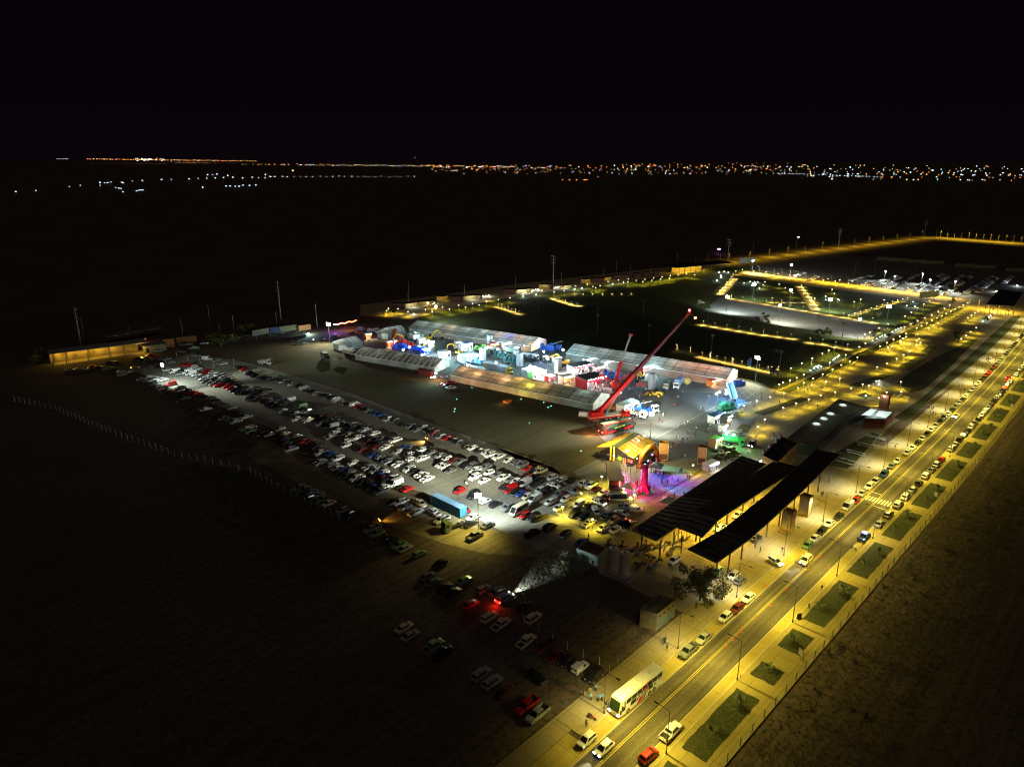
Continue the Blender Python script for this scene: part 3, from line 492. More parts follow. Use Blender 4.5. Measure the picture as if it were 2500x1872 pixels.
for v, x, y, tok, a, wh in sc:
    if wh == 'x': continue
    p = at(v, x, y, .6)
    if wh == 'x2':
        r = car(tok, p, a, 'with lit headlights and red tail lights on the dark dirt', GS, near=True, lit=True)
        light('SPOT', r, (.0, 2.5, .9), (.72, .9, 1), 8000, .12, aim=(.0, 1, -.05), spot=46, blend=1.0, name='headlight_beam')
        light('POINT', r, (0, -2.9, .8), (1, .02, .01), 120, .1, name='tail_light_glow')
        continue
    rng = random.Random(int(x + y * 3)); lit = (v, x) in (('A7', 1120), ('A7', 1700), ('B6', 920))
    r = car(tok, p, a + rng.uniform(-2, 2), wh, GS, lit=lit)
    if v == 'A7' and x == 1700: headbeam(r, 1500, L=3.3)
# two silver-and-dark pickups by the pavement
p = at('Q4', 1280, 1230, .6); car('pr', p, 222, 'behind the silver pickup beside the pavement', GS)
p = at('Q4', 1365, 1300, .6); car('ps', p, 222, 'with dark bed beside the bright pavement', GS)
# lights of moving cars in the lot
for v, x, y, a, c, pw in (('A4', 1650, 560, 222, (1, .62, .15), 2500), ('A5', 1340, 520, 140, (1, .25, .04), 500), ('A6', 300, 880, 60, (1, .45, .05), 700)):
    p = at(v, x, y, .6); h = thing('car_lamp', {'A4': 'pair of lit headlights shining amber across the lot', 'A5': 'orange hazard lights between parked cars', 'A6': 'amber indicator glowing on a car by the dirt'}[v], 'lamp', (p.x, p.y, .8), a)
    MB().box(-.7, -.4, 2.32, 2.40, -.1, .08).box(.4, .7, 2.32, 2.40, -.1, .08).build('lens', G_AMBER, h)
    light('SPOT', h, (0, 2.5, .1), c, pw, .1, aim=(0, 1, -.15), spot=80, blend=.7, name='lamp_light')
# ---------------------------------------------------------------- cars along the avenue
GR = 'cars parked along the avenue'
LT = [(1, 'hw'), ]
left_near = [('Q5', 465, 1420, 'hw', 'alone on the near pavement side behind the moving car'), ('Q5', 1335, 660, 'pg', 'on the avenue behind the police bus'), ('Q5', 1465, 550, 'ss', 'behind the dark grey pickup on the avenue'),
             ('Q5', 1650, 370, 'hw', 'in front of the dark red car on the avenue'), ('Q5', 1750, 295, 'sm', 'between two white cars on the avenue'), ('Q5', 1850, 205, 'sw', 'behind the dark red car on the avenue'),
             ('Q2', 1370, 850, 'hn', 'at the near end of the avenue row'), ('Q2', 1430, 790, 'sw', 'behind the green hatchback'), ('Q2', 1495, 725, 'hk', 'between two white cars in the avenue row'), ('Q2', 1565, 655, 'sw', 'behind the black hatchback'), ('Q2', 1650, 590, 'sk', 'in front of the tall white van'),
             ('Q2', 1730, 500, 'vw', 'taller than its neighbours in the avenue row'), ('Q2', 1800, 450, 'hr', 'tucked behind the tall white van'), ('Q2', 1860, 385, 'ss', 'beside the zebra crossing'), ('Q2', 1925, 325, 'uw', 'behind the crossing'), ('Q2', 1980, 275, 'pw', 'with dark bed behind the white estate'),
             ('Q2', 2055, 215, 'ub', 'bright blue among white cars'), ('Q2', 2125, 140, 'hg', 'behind the blue car'), ('Q2', 2180, 90, 'sw', 'behind the grey hatchback')]
def near_t(v, x, y, z=.6):
    return at(v, x, y, z)
for v, x, y, tok, wh in left_near: car(tok, near_t(v, x, y), AZR + 180, wh, GR, near=True, z=.05)
rng = random.Random(3)
toks = ['sw', 'sw', 'hk', 'sw', 'hk', 'sw', 'ss', 'hk', 'ug', 'sw', 'sk', 'hs', 'sw', 'hg', 'sw', 'ss', 'sw', 'sw', 'hw', 'sk', 'sk', 'sm', 'sr', 'hk', 'sm', 'sg', 'hs', 'sw', 'sw', 'sk', 'sr', 'sw', 'hs', 'sw', 'sk', 'sw', 'sw', 'ss']
s = 176.0; i = 0
while s < 330:
    car(toks[i % len(toks)], rd(s, -4.35), AZR + 180 + rng.uniform(-1.5, 1.5), 'in the avenue row on the promenade side', GR, near=s < 200, z=.05); s += 5.75 + rng.uniform(-.2, .5); i += 1
LEFT_END = s
right = [(117.5, 'ss'), (124.5, 'uk'), (133, 'uc'), (140, 'uw'), (146.5, 'ss'), (153, 'hk'), (160, 'uw'), (166, 'sg'), (172, 'ug'), (178, 'hr')]
for s_, tok in right: car(tok, rd(s_, 5.6), AZR, 'in the avenue row beside the lawn beds', GR, near=True, z=.05)
s = 190; i = 0
t2 = ['us', 'sc', 'hk', 'ss', 'sk', 'uw', 'hg', 'hk', 'sc', 'uw', 'ss', 'sk', 'pk', 'sw', 'ss', 'sk', 'sm', 'hs', 'uw', 'sw', 'hk', 'sw', 'sw', 'ss', 'sw']
while s < 330:
    if 297 < s < 306: s += 5; continue
    car(t2[i % len(t2)], rd(s, 5.6), AZR + rng.uniform(-1.5, 1.5), 'in the avenue row beside the lawn beds', GR, near=False, z=.05); s += 5.7 + rng.uniform(-.2, .5); i += 1
car('sc', rd(228.5, -1.6), AZR + 180, 'driving on the avenue between the parked rows', GR, near=True, lit=True, z=.05)
r = car('hr', rd(302, 3.9), AZR, 'pulling out with red tail lights on the avenue', GR, near=True, lit=True, z=.05); light('POINT', r, (0, -2.6, .8), (1, .03, .02), 160, .1)
r = car('uc', at('Q2', 1355, 980, .8), AZR + 180, 'with lit headlights stopped at the cones', GR, near=True, lit=True, z=.05); headbeam(r, 900)
r = car('hw', at('Q2', 1078, 990, .8), 150, 'with lit headlights turning out of the forecourt', GR, near=True, lit=True, z=.05); headbeam(r, 700)
r = car('hw', at('Q5', 610, 1490, .7), AZR + 180, 'driving towards the camera with long bright headlights', GR, near=True, lit=True, z=.05); headbeam(r, 1200)
car('pw', at('Q5', 1185, 1345, .8), AZR, 'with open bed on the shoulder beside the lamp', GR, near=True, z=.05)
car('hr', at('Q5', 995, 1550, .7), AZR + 3, 'glossy, on the near shoulder by the lawn bed', GR, near=True, z=.05)
r = car('hw', at('Q2', 705, 1120, .7), AZR + 182, 'beside the round dark car on the forecourt', GR, near=True); car('hg', at('Q2', 765, 1170, .6), AZR, 'beside the white hatchback on the forecourt', GR, near=True)
car('sw', at('Q2', 580, 690, .7), AZR + 180, 'half hidden between the canopies', GR, near=True); car('sw', at('Q2', 745, 575, .7), AZR + 180, 'further in, half hidden between the canopies', GR, near=True)
car('sk', at('Q2', 905, 780, .7), AZR, 'in the shade at the canopy edge', GR, near=True); car('sn', at('Q2', 560, 1080, .7), AZR + 170, 'under the tree beside the canopy post', GR, near=True)
# police pickup
r = car('pb', at('Q2', 1880, 770, .7), AZR, '', 'police vehicles', near=True, label='dark blue police pickup with glowing light bar stopped on the shoulder', name='police_pickup', z=.05)
MB().box(-.55, .55, .05, .35, 1.76, 1.90).build('light_bar', glow('blue beacon', (.25, .35, 1), 40), r)
MB().box(-.94, -.93, -.6, .9, .62, .78).box(.93, .94, -.6, .9, .62, .78).build('side_stripe', WHITEP, r)
light('POINT', r, (0, .2, 2.5), (.35, .4, 1), 350, .2, name='beacon_glow')
# far cars of the avenue and of the far parking lot, beyond the three hundred largest
mass = MB(); mm = [CARM['w'], CARM['s'], CARM['g'], CARM['k'], CARM['r'], GLASS]
def masscar(p, az):
    T = Matrix.Translation((p.x, p.y, .05)) @ Matrix.Rotation(-rad(az), 4, 'Z'); c = rng.choice([0, 0, 0, 1, 1, 2, 3, 3, 4] if rng.random() < .35 else [0, 0, 1, 1, 2, 3])
    mass.box(-.87, .87, -2.1, 2.1, .25, .92, c, T, .92, .95); mass.box(-.78, .78, -1.5, 1.0, .92, 1.3, 5, T, .8, .7); mass.box(-.6, .6, -1.0, .6, 1.3, 1.45, c, T, .9, .8)
s = LEFT_END
while s < 620: masscar(rd(s, -4.35), AZR); s += 5.9
s = 332
while s < 640: masscar(rd(s, 5.6), AZR); s += 5.9
rows = [((500, 345), (880, 235)), ((620, 355), (900, 250)), ((790, 380), (1075, 225)), ((960, 410), (1340, 225)), ((1090, 415), (1400, 250)), ((1230, 440), (1560, 235)), ((1340, 455), (1650, 240)), ((1560, 440), (1880, 245)), ((1700, 430), (1920, 260)), ((320, 300), (500, 250)), ((480, 260), (600, 235)), ((1990, 330), (2080, 240))]
for a, b_ in rows:
    A, B = at('C4', *a), at('C4', *b_); n = int((B - A).length / 4.2); dd = az_of(A, B)
    for k in range(n):
        if rng.random() < .88: masscar(A.lerp(B, (k + rng.uniform(-.1, .1)) / n), dd + 72)
for a, b_ in (((1830, 440), (2020, 370)), ((2080, 475), (2200, 420))):
    A, B = at('C3', *a), at('C3', *b_); n = int((B - A).length / 3.4)
    for k in range(n): masscar(A.lerp(B, k / n), az_of(A, B) + 80)
MASSB = (mass, mm)
def finish_cars():
    DEFER.sort(key=lambda q: q[0]); keep = max(0, 296 - CARCOUNT.get('parked_car', 0)); base = len(mm)
    for i, (d, tok, p, az, where, group, label, name, z) in enumerate(DEFER):
        if i < keep: car(tok, p, az, where, group, near=False, label=label, name=name, z=z, _final=True)
        else:
            me = PROTO_F[tok[0]]; T = Matrix.Translation((p.x, p.y, z or .045)) @ Matrix.Rotation(-rad(az), 4, 'Z')
            cm = {'w': 0, 'c': 0, 's': 1, 'g': 2, 'n': 1, 'k': 3, 'b': 3, 'r': 4, 'm': 4, 'y': 0}[tok[1]]; mp = {0: cm, 1: 5, 2: 6, 3: 7, 4: 8, 5: 9, 6: 6}
            o = len(mass.v); mass.v += [tuple(T @ v.co) for v in me.vertices]
            for f in me.polygons: mass.f.append(tuple(j + o for j in f.vertices)); mass.m.append(mp[f.material_index])
    o = mass.build('parked_cars', mm + [TYRE, RIM, LENS, REDLENS]); tag(o, 'mass of distant parked cars in the far lot and far avenue', 'cars', None, 'stuff')
# ================================================================ LAMPS
def street_lamp(s, side, label):
    "side 1: lawn side pole with one arm; side -1: promenade pole with arm over the road and a lower white lamp over the pavement"
    t = 6.75 if side > 0 else -6.3
    r = thing('street_lamp', label, 'street lamp', rd(s, t, .14), AZR, 'street lamps along the avenue')
    b = MB(); b.cyl((0, 0, 0), (0, 0, 8.8), .09, .055, 8); b.lathe([(.16, 0), (.16, .5), (.1, .55)], n=8); b.build('pole', DARKST, r)
    d = -1 if side > 0 else 1
    a = MB(); a.cyl((0, 0, 8.75), (d * 2.4, 0, 8.95), .05, .04, 6); a.build('arm', DARKST, r)
    h = MB(); h.box(-.38, .38, -.14, .14, -.07, .06, 0, Matrix.Translation((d * 2.6, 0, 8.95)), .9, .8); h.build('lamp_head', DARKST, r)
    h = MB(); h.box(-.3, .3, -.1, .1, -.085, -.072, 0, Matrix.Translation((d * 2.6, 0, 8.95))); h.build('lens', G_WARM, r)
    light('SPOT', r, (d * 2.6, 0, 8.8), (1, .79, .14), 4700 if side > 0 else 4000, .18, aim=(.22 if side < 0 else .05, 0, -1), spot=165, blend=.5)
    if side < 0:
        a = MB(); a.cyl((0, 0, 5.6), (-1.9, 0, 5.9), .035, .03, 6); a.build('arm', DARKST, r)
        h = MB(); h.box(-.3, .3, -.11, .11, -.06, .05, 0, Matrix.Translation((-2.1, 0, 5.92)), .9, .8); h.build('lamp_head', DARKST, r)
        light('SPOT', r, (-2.1, 0, 5.8), (.80, .86, .82), (1900 if s > 50 else 380), .15, aim=(-.42, 0, -1), spot=125, blend=.6)
for i in range(19):
    s = 10 + 24.78 * i
    street_lamp(s - .1, 1, 'street lamp with one arm on the lawn side of the avenue'); street_lamp(s, -1, 'two armed street lamp on the promenade side of the avenue')
_lp = {}
def park_lamp(p, label='short lit lamp post on the plaza', group='park lamps', power=420, h=3.3, col=WARM, name='park_lamp', headc=None):
    d = math.hypot(p.x, p.y); far = d > 380
    r = thing(name, label, 'lamp', (p.x, p.y, .03), 0, group)
    if not _lp:
        b = MB(); b.cyl((0, 0, 0), (0, 0, 3.3), .06, .05, 6); _lp['pole'] = b.mesh('pole', STEEL)
        b = MB(); b.lathe([(.06, 2.98), (.34, 3.34), (.36, 3.38), (.05, 3.42)], n=10); _lp['lamp_head'] = b.mesh('lamp_head', glow('park lamp bowl', (1, .82, .45), 2.6))
    for k in ('pole', 'lamp_head'):
        o = bpy.data.objects.new(k, _lp[k]); COL.objects.link(o); o.parent = r
        if h != 3.3: o.scale[2] = h / 3.3
        if far and k == 'lamp_head': o.scale = (1.2, 1.2, o.scale[2])
        if headc and k == 'lamp_head': o.material_slots[0].link = 'OBJECT'; o.material_slots[0].material = headc
    light('SPOT', r, (.3, -.3, h - .3), col, power * 1.9, .10, spot=157 if h > 2.5 else 165, blend=.7)
    return r
def lamps(v, xs, label, power=420, dz=3.3, **kw):
    for i in range(0, len(xs), 2):
        p = at(v, xs[i], xs[i + 1], dz); park_lamp(p, label, power=power, **kw)
lamps('C6', [1120, 765, 1172, 738, 1266, 708, 1357, 676, 1452, 632, 1278, 545, 1425, 478, 1565, 412, 1702, 348, 1788, 306, 1867, 267, 1802, 470, 2018, 365], 'lit lamp post on the dark paving behind the long low wall')
lamps('C6', [1183, 880, 1370, 812, 1450, 742, 1578, 682, 1710, 625, 1840, 560, 1957, 502, 2073, 452, 2175, 400], 'lit lamp post along the plaza side of the long low wall')
lamps('C6', [1560, 772, 1752, 728, 1938, 680, 2090, 815, 1875, 870, 1678, 912, 1518, 965, 1348, 1018, 1175, 1080, 925, 1235, 832, 1335, 997, 935, 815, 985, 648, 1050], 'lit lamp post on the wide yellow plaza')
lamps('Q3', [735, 800, 683, 788, 800, 648, 880, 620, 957, 580, 1012, 550, 1062, 520, 993, 768, 877, 853, 995, 848, 813, 898, 793, 762], 'lit lamp post near the sunken gardens')
lamps('C4', [658, 995, 732, 958, 803, 922, 870, 890, 940, 860, 1053, 800, 1105, 775, 1163, 745, 1220, 718, 1272, 692, 1325, 667, 1372, 643, 1422, 620, 1468, 597, 1515, 573, 1557, 550], 'lit lamp post in the straight line towards the far gate')
lamps('C4', [745, 1010, 785, 995, 893, 960, 980, 972, 1050, 985, 1093, 957, 1053, 937, 878, 937, 905, 912, 940, 893, 1080, 915, 1063, 862, 1180, 800, 1235, 770, 1287, 745, 980, 1048], 'lit lamp post on the far part of the plaza')
lamps('C4', [1535, 915, 1587, 880, 1635, 840, 1697, 795, 1606, 688, 1645, 662, 1683, 636, 1718, 612, 1897, 635], 'lit lamp post near the far dark garden')
lamps('C4', [927, 672, 995, 630, 1062, 582, 1130, 542, 988, 755, 922, 787, 1140, 690, 1215, 655, 1287, 621, 1352, 587, 1410, 553, 745, 757, 648, 797, 1062, 722, 500, 965, 433, 1003, 547, 845, 493, 868, 1603, 527, 1192, 505, 1253, 478], 'lit lamp post on the dark far lawn')
lamps('C4', [702, 495, 450, 490, 378, 515, 200, 487, 163, 427, 140, 383], 'lit lamp post beyond the sports court')
lamps('C4', [320, 660, 385, 640, 445, 622, 505, 604, 563, 583, 622, 566, 680, 546, 737, 527, 793, 513, 848, 497, 903, 487, 955, 476], 'low round lamp in the slanting lamp row', power=200, dz=1.6, h=1.6)
lamps('C3', [1580, 703, 1853, 637, 1755, 567, 1672, 516, 1457, 526, 2152, 710, 1480, 487], 'lit lamp post in the dark park')
lamps('C3', [1087, 341, 1175, 320, 1330, 340, 1495, 357, 1583, 392, 1658, 377, 1815, 393], 'small lamp along the far park avenue', power=300)
lamps('C4', [48, 283, 95, 268, 173, 293, 223, 279, 315, 314, 357, 296, 457, 330, 503, 313, 955, 364, 770, 365], 'small lamp along the far park avenue', power=300)
lamps('C1', [267, 403, 243, 432, 395, 408, 530, 448, 768, 418, 858, 448, 868, 345, 997, 385, 1090, 415, 1215, 357, 1308, 383, 1403, 335, 1492, 357, 1592, 307, 1637, 243, 1753, 284, 1908, 262], 'lit lamp post on the gate promenade near the huts')
lamps('C2', [405, 492, 568, 515, 860, 432, 1015, 410, 1092, 438, 1297, 372, 1437, 352, 1570, 335, 1678, 357, 1795, 343, 1912, 325, 2027, 310, 2137, 292, 1130, 455, 1190, 428, 1563, 375, 1767, 373, 1888, 357, 2007, 340, 2125, 327, 840, 475, 705, 495], 'lit lamp post on the gate promenade towards the far canopy', power=520)
lamps('C2', [847, 545, 960, 543, 1090, 541, 1220, 539, 1350, 538, 1480, 536, 1610, 534], 'low lamp in the single row on the dark lawn', power=60, dz=1.0, h=1.0)
lamps('C3', [90, 420, 200, 403, 310, 390, 420, 378, 530, 393], 'lit lamp post in front of the far canopy', power=520)
lamps('B5', [190, 805, 380, 470, 1640, 620, 705, 1095, 1790 - 1255, 995], 'short lamp post beside the round stage area', power=420)
lamps('A7', [1208, 480, 893, 745, 652, 930, 152, 1300], 'short lamp post among the yellow lit parked cars', power=420)
lamps('B6', [435, 180], 'short lamp post above the grey pickup', power=480)
lamps('R6', [1008, 690], 'short lamp post between the parked rows', power=480)
# bollard lamps along the glowing footpaths
def bollards(key, n, power, label, off=1.6, h=1.0):
    P = PATHS[key]; tot = sum((P[i + 1] - P[i]).length for i in range(len(P) - 1))
    for k in range(n):
        dist = tot * (k + .5) / n
        for i in range(len(P) - 1):
            l = (P[i + 1] - P[i]).length
            if dist <= l: q = P[i].lerp(P[i + 1], dist / l); d = (P[i + 1] - P[i]).normalized(); break
            dist -= l
        q = q + Vector((-d.y, d.x, 0)) * off
        park_lamp(q, label, 'bollard lamps', power, h, (1, .72, .2), 'bollard_lamp', glow('bollard lens', (1, .75, .35), .3))
bollards('lower', 10, 330, 'slim bollard lamp on the footpath behind the long tent', h=2.4); bollards('middle', 8, 560, 'slim bollard lamp on the middle lawn footpath', h=2.6); bollards('middle_end', 4, 420, 'slim bollard lamp at the end of the middle footpath', h=2.6)
bollards('court', 12, 560, 'slim bollard lamp on the footpath along the sports court', h=2.7); bollards('left', 6, 1300, 'slim bollard lamp on the wide path to the gate', h=2.2); bollards('diagonal', 7, 1300, 'slim bollard lamp on the slanting park path', h=2.0)
bollards('short', 4, 700, 'slim bollard lamp on the first short promenade path', h=1.8); bollards('short_second', 5, 900, 'slim bollard lamp on the second short promenade path', h=1.8); bollards('thin', 5, 200, 'slim bollard lamp on the thin park path', h=1.5)
# tall floodlight masts
def farbeams(r, tg, col=WHITE):
    for v, x, y, pw, sp in tg:
        q = at(v, x, y); d = q - Vector(r.location); light('SPOT', r, tuple(Vector((0, 0, 10)) + Vector((d.x, d.y, 0)).normalized() * 1.2), col, pw, .3, aim=(d.x, d.y, -10), spot=sp, blend=1.0, name='far_beam')
def mast(p, h, label, power, aimp, lit=True, col=WHITE, spot=150, size=1.0, frame=False, n=4):
    r = thing('floodlight_mast', label, 'floodlight', (p.x, p.y, .03), 0, 'floodlight masts')
    b = MB(); b.cyl((0, 0, 0), (0, 0, h), .14, .08, 8); b.lathe([(.25, 0), (.25, .3), (.15, .35)], n=8); b.build('pole', STEEL if lit else DARKST, r)
    az = az_of(p, aimp); T = Matrix.Translation((0, 0, h)) @ Matrix.Rotation(-rad(az), 4, 'Z')
    c = MB(); c.bar(T @ Vector((-.9 * size, 0, -.1)), T @ Vector((.9 * size, 0, -.1)), .08, .08); c.bar(T @ Vector((-.9 * size, 0, -.8)), T @ Vector((.9 * size, 0, -.8)), .08, .08); c.build('crossbar', DARKST, r)
    for i in range(n):
        x = (-.45 if i % 2 else .45) * size * (1 if n == 4 else 1.2 * (1 + i // 2)); z = -.05 if i < n / 2 else -.78
        R = T @ Matrix.Translation((x, .15, z)) @ Matrix.Rotation(rad(-28), 4, 'X')
        q = MB(); q.box(-.36 * size, .36 * size, -.12, .02, -.3 * size, .3 * size, 0, R); hd = q.build('lamp_head', DARKST, r)
        if lit: q = MB(); q.box(-.33 * size, .33 * size, -.128 + .0, .05, -.27 * size, .27 * size, 0, R); q.build('lens', G_WHITE, hd)
    if lit:
        d = Vector((aimp.x - p.x, aimp.y - p.y, -h)).normalized()
        light('SPOT', r, tuple(Vector((0, 0, h - .4)) + Vector((d.x, d.y, 0)) * .8), col, power, .35, aim=d, spot=spot, blend=.75)
    return r
mm_ = mast(at('A6', 2005, 985), 10.3, 'tall floodlight mast with four glowing panels beside the container', 20000, at('P', 1215, 1195), spot=155, size=1.15); light('SPOT', mm_, (-.6, -1.2, 9.4), (1, .85, .2), 6000, .3, aim=(-.25, -.35, -1), spot=128, blend=1.0); farbeams(mm_, [('P', 860, 1040, 60000, 50), ('P', 1050, 995, 70000, 50), ('P', 1260, 1010, 60000, 50)], (1, .97, .70))
mm_ = mast(at('A1', 805, 680), 10.3, 'tall floodlight mast over the upper parking rows', 10000, at('A1', 1250, 560), spot=150, size=1.1); farbeams(mm_, [('P', 600, 960, 40000, 48), ('P', 700, 900, 40000, 40)], (.95, 1, .85))
mm_ = mast(at('B3', 1480, 1430), 9.6, 'floodlight mast by the yellow tent', 12000, at('B4', 200, 1050), spot=165, col=(.95, 1, .8)); farbeams(mm_, [('P', 1670, 990, 60000, 60), ('P', 1330, 1060, 60000, 60)], (.95, 1, .85))
mast(at('R2', 2005, 700), 11.2, 'brightest floodlight mast behind the white tent end', 15000, at('B4', 1350, 480), spot=125, size=1.5)
mast(at('R1', 205, 360), 11, 'glaring floodlight mast at the hipped tent', 16000, at('R1', 60, 440), spot=168, col=(.9, 1, .7), size=1.4)
mast(at('R1', 1162, 190), 11, 'glaring floodlight mast behind the left long tent', 15000, at('R1', 1350, 170), spot=170, col=(.9, 1, .75), size=1.4)
mast(at('B4', 1088, 985), 9.5, 'blue white floodlight mast on the open fair ground', 9000, at('B4', 1230, 760), col=COOL, spot=110, n=2)
mast(at('R3', 200, 742), 12, 'floodlight mast at the near left of the sports court', 30000, at('R3', 330, 690), spot=150, size=1.3)
mast(at('R3', 378, 650), 12, 'floodlight mast in the dark park', 9000, at('R3', 390, 640), spot=110, size=1.5, col=(.8, 1, .9))
mast(at('R3', 625, 692), 12, 'floodlight mast between the park paths', 6000, at('R3', 640, 690), spot=120, size=1.2)
mast(at('R3', 550, 808), 12, 'yellowish floodlight mast on the sports court edge', 26000, at('R3', 650, 790), spot=140, col=(1, .96, .75), size=.9)
mast(at('R3', 893, 728), 9, 'floodlight mast over the small playground', 12000, at('R3', 930, 715), spot=140, col=(.85, 1, .75), size=1.4)
mast(at('R3', 1280, 817), 12, 'floodlight mast at the far lawn corner', 7000, at('R3', 1180, 760), spot=130, size=1.4, col=(.8, 1, .75))
mast(at('R3', 1085, 912), 12, 'half lit floodlight mast at the court corner', 15000, at('R3', 980, 870), spot=140, col=(1, .97, .85), size=.9)
mast(at('R3', 373, 470), 12, 'floodlight mast over the far gravel lot, first', 15000, at('R3', 440, 465), spot=150, col=(1, .97, .85))
mast(at('R3', 632, 500), 12, 'floodlight mast over the far gravel lot, second', 15000, at('R3', 700, 470), spot=150, col=(1, .97, .85))
for v, x, y, h in (('R3', 97, 1032, 12), ('R3', 555, 1155, 12), ('R3', 75, 820, 12), ('R3', 977, 945, 12), ('R3', 437, 868, 12), ('C2', 355, 885, 12), ('C2', 1152, 990, 12), ('R2', 583, 268, 11), ('R2', 1043, 370, 11), ('C2', 1770, 855, 11), ('C3', 648, 655, 12)):
    mast(at(v, x, y), h, 'unlit floodlight mast standing on the dark grass', 0, at(v, x, y + 30), lit=False)
# far parking lot poles with white light
for x, y, pw in ((375, 270, 0), (590, 225, 0), (1030, 225, 0), (1490, 310, 0)):
    p = at('C4', x, y); mast(p, 13, 'slender mast in the far parking lot', 0, p + Vector((1, -5, 0)), lit=False)
for x, y in ((800, 360), (1180, 400), (700, 300), (1450, 420), (1100, 330)):
    p = at('C4', x, y); mast(p, 9, 'lit mast between the rows of the far parking lot', 15000, p + Vector((-3, -3, 0)), size=.5, n=2, col=(.9, 1, .95))
# avenue-like lamps of the back road
P0, P1 = at('C3', 980, 250), at('C7', 1580, 58); L = (P1 - P0).length; n = int(L / 30)
def back_lamp(p, az, pw, label, h=9):
    r = thing('street_lamp', label, 'street lamp', (p.x, p.y, 0), az, 'street lamps along the back road')
    b = MB(); b.cyl((0, 0, 0), (0, 0, h), .10, .06, 6); b.build('pole', STEEL, r)
    b = MB(); b.cyl((0, 0, h), (2.2, 0, h + .2), .05, .04, 5); b.build('arm', STEEL, r); b = MB(); b.box(1.9, 2.7, -.15, .15, h + .1, h + .25); b.build('lamp_head', DARKST, r)
    light('SPOT', r, (2.4, 0, h), (1, .60, .035), pw, .2, spot=160, blend=.4)
for i in range(n):
    p = P0.lerp(P1, (i + .4) / n); d = (P1 - P0).normalized(); back_lamp(p + Vector((-d.y, d.x, 0)) * 9, az_of(P0, P1) , 9000 if i < n * .7 else 7000, 'street lamp on the back road towards the horizon')
P2 = at('C7', 2212, 104); n2 = 12
for i in range(n2): p = P1.lerp(P2, (i + .6) / n2); back_lamp(p, az_of(P1, P2), 6500, 'street lamp on the distant cross road')
A_, B_ = at('C7', 240, 315), at('C7', 1800, 515); n3 = 24
for i in range(n3): p = A_.lerp(B_, (i + .5) / n3); back_lamp(p + Vector((0, 5, 0)), az_of(A_, B_) + 60, 3300, 'lamp post along the lit park avenue', 6)
A_, B_ = at('C4', 1560, 570), at('C4', 2100, 640)
for i in range(5): p = A_.lerp(B_, (i + .5) / 5); back_lamp(p, 45, 2600, 'lamp post before the far gate canopy', 6)
# utility poles
def utility(v, b, h, label, arms=True):
    p = at(v, *b); r = thing('utility_pole', label, 'utility pole', (p.x, p.y, 0), 30, 'utility poles along the railway side')
    m = MB(); m.cyl((0, 0, 0), (0, 0, h), .45 if arms else .16, .22 if arms else .1, 8); m.build('pole', mat('concrete pole', (.26, .27, .22), .8), r)
    if arms:
        for k in range(3): c = MB(); c.bar((-2.3, 0, h - 1 - 2.6 * k), (2.3, 0, h - 1 - 2.6 * k), .28, .28); c.build('crossarm', STEEL, r)
for v, b, h in (('R4', (548, 560), 21), ('R4', (1897, 385), 24), ('Q8', (178, 605), 22.6), ('Q8', (930, 523), 24), ('Q8', (1410, 445), 20), ('Q8', (1780, 400), 20.7)): utility(v, b, h, 'tall concrete utility pole with crossarms in the dark')
for v, b, h in (('R4', (570, 515), 12), ('R4', (1418, 415), 12), ('R4', (2142, 440), 14), ('R4', (1235, 495), 8), ('R4', (1580, 462), 9), ('R4', (875, 500), 6), ('Q8', (451, 557), 11.6), ('Q8', (711, 528), 13), ('Q8', (1040, 475), 12), ('Q8', (1227, 455), 11), ('Q8', (1833, 402), 11),
                ('C1', (545, 265), 13), ('C1', (535, 315), 7), ('C1', (1296, 225), 8), ('C2', (663, 385), 8), ('C2', (1235, 300), 7), ('C2', (1596, 245), 7), ('C2', (48, 470), 8), ('R4', (1870, 420), 8), ('C3', (540, 235), 8), ('C3', (703, 210), 8), ('C3', (872, 205), 8), ('C1', (1983, 130), 9), ('C5', (203, 250), 9), ('C5', (608, 240), 6)):
    utility(v, b, h, 'slim plain pole standing in the dark', False)
